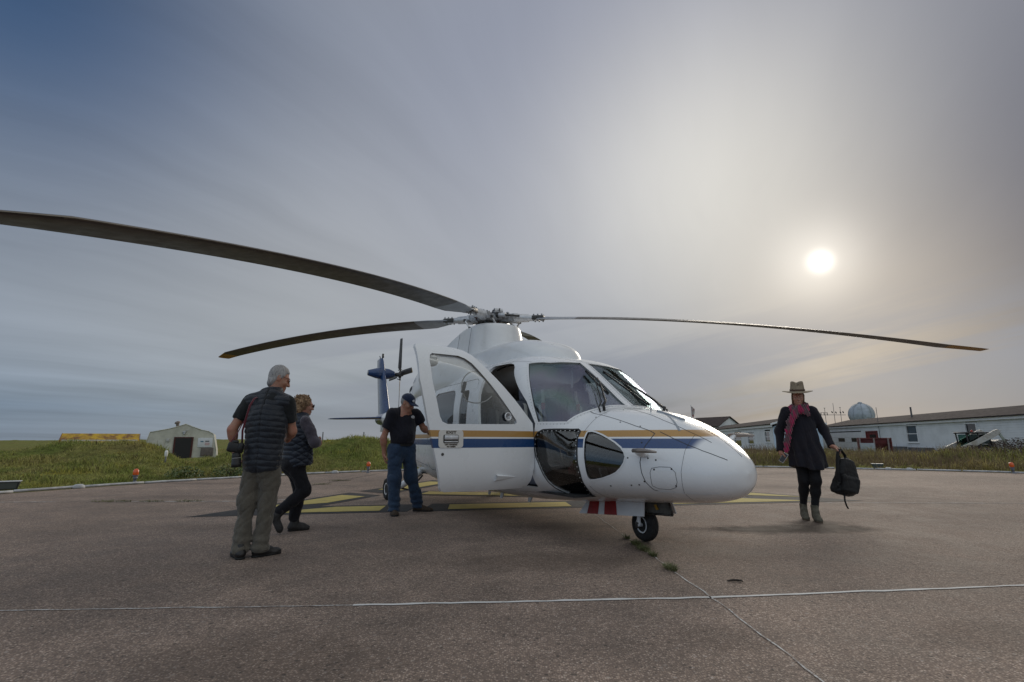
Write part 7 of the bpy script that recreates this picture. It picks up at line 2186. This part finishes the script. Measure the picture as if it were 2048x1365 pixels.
# ---- woman with hat ----------------------------------------------------------------------------------
def woman_with_hat():
    TH = R(-26); o = tag(empty('person', (3.9, 6.9, 0), TH), 'person in wide tan hat, magenta scarf and dark coat walking towards the camera', 'person')
    tf = frame((.05, -1, 0)); hf = A3(.0, -1, -.12); hc = A3(.028, -.045, 1.603); hu = (0.02, 0, 1)
    shR, shL = A3(-.145, 0, 1.395), A3(.205, 0, 1.395); elR, elL = A3(-.262, .03, 1.135), A3(.318, .05, 1.155); wrR, wrL = A3(-.272, -.05, .885), A3(.378, -.07, .95)
    hips = [A3(-.03, 0, .85), A3(.13, 0, .85)]; knees = [A3(-.010, -.02, .50), A3(.135, -.06, .50)]; ank = [A3(-.045, .10, .12), A3(.085, -.04, .10)]
    toes = [A3(-.035, -.13, .0), A3(.115, -.27, .0)]

    def body(P):
        d_ = head_sdf(P, hc, hf, hu, .97, True)
        d_ = smin(d_, cap(P, A3(.028, .0, 1.40), A3(.028, -.02, 1.52), .050, .046), .04)
        d_ = smin(d_, ecap(P, A3(.045, 0, .92), A3(.03, 0, 1.34), .12, .125, tf, .65), .05)
        for s_, e_, w_ in ((shL, elL, wrL), (shR, elR, wrR)): d_ = smin(d_, chain(P, [s_, e_, w_], [.045, .036, .025], .03), .04)
        d_ = smin(d_, hand_sdf(P, wrR, A3(.10, -.12, -1), A3(.95, .1, .1), A3(.1, -1, .1), 42, .0082), .015)
        d_ = smin(d_, hand_sdf(P, wrL, A3(.80, -.15, -.45), A3(-.3, .1, -.9), A3(.1, -1, .1), 58, .0082), .015)
        return smin(d_, legs_sdf(P, hips, knees, ank, [.065, .045, .032]), .05)
    sdf_mesh('body', body, (-.42, -.32, .02), (.58, .24, 1.78), .0066, SKIN_F, o)

    def coat(P):
        zc_ = np.clip((1.40 - P[:, 2]) / .75, 0, 1)
        cx = .030 + .025 * zc_; a = .150 + .095 * zc_ ** .8; b_ = .105 + .060 * zc_
        q = np.hypot((P[:, 0] - cx) / a, (P[:, 1] + .01) / b_); d_ = (q - 1) * np.minimum(a, b_)
        th = np.arctan2(P[:, 1], P[:, 0] - cx); d_ = d_ + .014 * np.sin(th * 9 + 1.5 * np.sin(P[:, 2] * 7)) * zc_ ** 1.5
        d_ = smax(d_, P[:, 2] - 1.42, .05)
        hem = .665 + .02 * np.sin(th * 2 + .6); d_ = smax(d_, hem - P[:, 2], .012)
        d_ = smin(d_, ecap(P, A3(-.10, 0, 1.385), A3(.16, 0, 1.385), .072, .072, tf, .95), .06)
        for s_, e_, w_ in ((shL, elL, wrL), (shR, elR, wrR)):
            n_ = unit(w_ - e_); d_ = smin(d_, smax(chain(P, [s_, e_, w_ + n_ * .03], [.074, .060, .048], .04), (P - w_) @ n_ - .005, .008), .045)
        d_ = smin(d_, smax(ell(P, A3(.03, .055, 1.43), (.125, .085, .055)), -ell(P, A3(.03, -.03, 1.47), (.07, .09, .08)), .02), .03)   # hood lying on the back
        d_ = d_ + .007 * np.exp(-((P[:, 0] - .055 - .02 * np.sin(P[:, 2] * 8)) / .006) ** 2) * (P[:, 1] < 0) * (P[:, 2] < 1.3)      # front closure
        return d_ + .012 * wav(P * A3(1, 1, .7), 24, 51) + .018 * (crease(P, 20, 52) - .35)
    sdf_mesh('coat', coat, (-.42, -.30, .60), (.50, .28, 1.53), .0078, fabric('dark_navy_tweed', (.010, .0105, .017), .9, (.017, .013, .017), 170, .12, .4), o)

    def leggings(P):
        d_ = None
        for h_, n_, a_ in zip(hips, knees, ank):
            cf = n_ + (a_ - n_) * .35 + A3(0, .02, 0); e_ = chain(P, [h_, n_, cf, a_ + A3(0, 0, .03)], [.095, .066, .060, .043], .05); d_ = e_ if d_ is None else smin(d_, e_, .02)
        return smin(d_, ecap(P, A3(.05, 0, .82), A3(.05, 0, .92), .14, .14, tf, .75), .05) + .003 * wav(P, 40, 53)
    sdf_mesh('leggings', leggings, (-.16, -.20, .08), (.28, .24, .98), .0075, fabric('black_leggings', (.007, .007, .009), .8, None, 150, .08, .2), o)
    BT = mat('olive_taupe_suede', (.125, .115, .085), .9, var=.3, vscale=25, bump=.3, bscale=120)
    for a_, t_ in zip(ank, toes):
        sdf_mesh('ankle_boot', lambda P: shoe_sdf(P, A3(a_[0], a_[1], 0), t_, w=.044, L_=.245, boot=.0) if False else smin(shoe_sdf(P, A3(a_[0], a_[1], 0), t_, w=.044, L_=.245), smax(cap(P, A3(a_[0], a_[1] - .012, .08), A3(a_[0], a_[1] - .005, .21), .047, .052), P[:, 2] - .19, .006), .03), np.minimum(a_, t_) - .14, np.maximum(a_, t_) + A3(.14, .14, .16), .007, BT, o)
        sdf_mesh('boot_sole', lambda P: sole_sdf(P, A3(a_[0], a_[1], 0), t_, .046, .25), np.minimum(a_, t_) - A3(.14, .14, .13), np.maximum(a_, t_) + A3(.14, .14, 0), .007, mat('tan_sole', (.12, .09, .06), .9), o)
    Fh = frame(hf, hu); at = lambda x, y, z: hc + Fh.T @ A3(x, y, z) * .97

    def hair(P):
        q = (P - hc) @ Fh.T / .97
        d_ = ell(P, at(0, -.02, .02), np.array([.082, .100, .10]), Fh); d_ = smin(d_, ell(P, at(0, -.06, -.07), (.075, .045, .075), Fh), .04)
        for sx in (-1, 1): d_ = smin(d_, cap(P, at(sx * .074, .03, .03), at(sx * .076, -.01, -.09), .010, .008), .02)
        d_ = smax(d_, (q[:, 1] - .035) - np.maximum(q[:, 2] - .06, 0) * .8, .015)
        return d_ + .003 * np.sin(q[:, 0] * 240 + 5 * wav(P, 40, 55)) + .002 * wav(P, 140, 56)
    sdf_mesh('hair', hair, hc - .18, hc + .17, .006, hair_mat('ash_blonde_hair', (.24, .155, .09), (.11, .068, .04)), o)
    eyes(o, hc, hf, hu, .97)
    LIPS = mat('lips', (.33, .10, .085), .45); mb = MB()
    mb.tube([Vector(at(-.020, .0895, -.0700)), Vector(at(-.008, .0965, -.0675)), Vector(at(0, .0975, -.0685)), Vector(at(.008, .0965, -.0675)), Vector(at(.020, .0895, -.0700))], [.002, .0042, .0042, .0042, .002], 6); mb.build('mouth', LIPS, o)

    # hat: brim, pinched crown, band
    def hat(P):
        q = (P - hc) @ Fh.T
        rho = np.hypot(q[:, 0], q[:, 1] * .94); z0 = .070 + .10 * np.maximum(np.abs(q[:, 0]) - .10, 0) ** 1.2 * 1.0 - .12 * np.maximum(np.abs(q[:, 1]) - .11, 0)
        br = smax(np.abs(q[:, 2] - z0) - .0045, rho - .200, .006)
        tz = np.clip((q[:, 2] - .07) / .135, 0, 1); rad = .098 - .016 * tz
        cr = smax((np.hypot(q[:, 0], q[:, 1] * .88) - rad), q[:, 2] - (.213 - .05 * np.exp(-(q[:, 0] / .020) ** 2) * np.clip(.4 + q[:, 1] * 6, 0, 1) - .02 * np.exp(-(q[:, 0] / .03) ** 2)), .022)
        cr = smax(cr, .068 - q[:, 2], .005)
        for sx in (-1, 1): cr = cr + .010 * np.exp(-((q[:, 0] - sx * .048) / .020) ** 2 - ((q[:, 1] - .075) / .03) ** 2 - ((q[:, 2] - .165) / .03) ** 2)
        return smin(br, cr, .012)
    ht = sdf_mesh('hat', hat, hc - A3(.24, .24, .0), hc + A3(.24, .26, .26), .0055, mat('tan_felt', (.33, .265, .185), .95, var=.18, vscale=14, bump=.2, bscale=160), o)
    def band(P):
        q = (P - hc) @ Fh.T; return smax(np.abs(np.hypot(q[:, 0], q[:, 1] * .88) - .0985) - .003, np.abs(q[:, 2] - .092) - .012, .003)
    sdf_mesh('hat_band', band, hc - A3(.14, .14, -.05), hc + A3(.14, .15, .14), .0055, mat('brown_leather_band', (.095, .05, .03), .6), ht)

    def scarf(P):
        d_ = None
        for (cz, rr, tk, ph) in ((1.455, .098, .036, 0), (1.485, .088, .030, .6), (1.425, .108, .034, 1.2)):
            pts = [A3(.028 + rr * math.cos(a) * 1.05, -.015 + rr * .82 * math.sin(a), cz + .022 * math.sin(a + ph) - .02 * (math.sin(a) < 0)) for a in np.linspace(0, 6.283, 15)]
            e_ = chain(P, pts, [tk] * 15, .01); d_ = e_ if d_ is None else smin(d_, e_, .012)
        for pts, rs_ in (([A3(.02, -.12, 1.44), A3(-.045, -.150, 1.36), A3(-.105, -.165, 1.26), A3(-.15, -.18, 1.12), A3(-.185, -.195, .98), A3(-.20, -.19, .885)], [.045, .044, .046, .042, .038, .030]), ([A3(.06, -.11, 1.45), A3(.10, -.145, 1.40), A3(.125, -.15, 1.36)], [.045, .042, .03])):
            Fq = frame((.1, -1, .1)); S = np.array([1, 2.2, 1]); Q = ((P - pts[0]) @ Fq.T) * S; pp = [(Fq @ (p - pts[0])) * S for p in pts]
            d_ = smin(d_, chain(Q, pp, rs_, .02) / 2.2, .02)
        return d_ + .005 * wav(P, 70, 58) + .004 * np.sin((P[:, 0] * .8 + P[:, 2] * .25) * 260)
    def scarf_mat():
        m = bpy.data.materials.new('magenta_grey_scarf'); m.use_nodes = True; t = NT(m.node_tree); b = t.n['Principled BSDF']; tc = t.new('ShaderNodeTexCoord').outputs['Object']
        f_ = t.rng(t.noise(t.mapping(tc, (0, 0, 0), (0, R(20), 0), (1, .6, .25)), 17, 3, .5, .6), .44, .56)
        c_ = t.mix(f_, (.34, .010, .075), (.060, .055, .055)); c_ = t.mix(t.rng(t.noise(tc, 190, 2, .6), .45, .7, 0, .5), c_, (.46, .03, .12))
        t.put(b.inputs['Base Color'], c_); b.inputs['Roughness'].default_value = .95; b.inputs['Sheen Weight'].default_value = .5
        return m
    sdf_mesh('scarf', scarf, (-.28, -.26, .83), (.20, .14, 1.56), .0068, scarf_mat(), o)
    # phone in the right hand
    o.scale = (.92, 1, 1)
    def wp(x, y, z): x *= .92; return (3.9 + x * math.cos(TH) - y * math.sin(TH), 6.9 + x * math.sin(TH) + y * math.cos(TH), z)
    ph = tag(empty('phone', wp(-.243, -.115, .79), TH), 'small phone held in the hand of the hatted person', 'phone')
    M = Matrix.Rotation(R(35), 3, 'Y') @ Matrix.Rotation(R(-25), 3, 'Z')
    mb = MB(); mb.box((0, 0, 0), (.068, .009, .135), M, 0, .004); mb.build('case', mat('white_phone_case', (.62, .60, .60), .35), ph)
    mb = MB(); mb.box(M @ Vector((0, -.0052, 0)), (.060, .001, .122), M, 0); mb.build('screen', mat('black_phone_screen', (.008, .008, .01), .08), ph)
    # backpack hanging from the left hand
    bp = tag(empty('backpack', wp(.495, -.10, .56), TH + R(35)), 'black backpack hanging by its strap from the hand of the hatted person', 'backpack')
    BPM = fabric('black_backpack_nylon', (.007, .007, .008), .6, None, 120, .08, .4)
    Bf = frame((-.25, -1, 0)); tilt = Matrix.Rotation(R(14), 3, 'Y'); Tm = np.array(tilt)

    def bag(P):
        Q = P @ Tm
        zt = np.clip((Q[:, 2] + .24) / .48, 0, 1); a = .155 - .065 * zt ** 2.2; b_ = .085 - .03 * zt ** 2
        d_ = (((np.abs(Q[:, 0]) / a) ** 3 + (np.abs(Q[:, 1]) / b_) ** 3) ** (1 / 3) - 1) * b_; d_ = smax(d_, np.abs(Q[:, 2]) - .235, .07)
        d_ = smin(d_, rbox(Q, (0, -.075, -.09), (.115, .04, .10), .03), .02)
        d_ = d_ + .004 * np.exp(-((Q[:, 2] - .06 + 4.0 * Q[:, 0] ** 2) / .005) ** 2)
        return d_ + .010 * wav(P, 24, 61) + .010 * (crease(P, 26, 62) - .35)
    sdf_mesh('bag', bag, (-.26, -.20, -.32), (.26, .17, .32), .0075, BPM, bp)
    mb = MB(); mb.tube([(.045, .02, .215), (.03, .0, .27), (-.03, -.005, .345), (-.06, -.01, .35), (-.075, .0, .30), (-.01, .03, .225)], [.016] * 6, 8, 0, True, .25); mb.build('carry_strap', BPM, bp)
    mb = MB(); mb.tube([(-.03, -.005, .34), (-.095, -.03, .31), (-.125, -.04, .20), (-.15, -.05, .06), (-.155, -.06, -.06), (-.125, -.05, -.12)], [.022] * 6, 8, 0, True, .25); mb.tube([(-.155, -.06, -.05), (-.19, -.07, -.12), (-.18, -.07, -.10)], [.012] * 3, 6, 0, True, .3); mb.build('shoulder_strap', BPM, bp)
    mb = MB(); mb.tube([(-.10, -.06, -.18), (-.115, -.07, -.28), (-.10, -.07, -.34), (-.075, -.065, -.38)], [.010] * 4, 6, 0, True, .3); mb.build('loose_strap', BPM, bp)
    mb = MB(); mb.box((.06, .01, .235), (.06, .02, .02), Matrix.Rotation(R(20), 3, 'Y'), 0, .006); mb.build('top_loop', BPM, bp)


woman_with_hat()
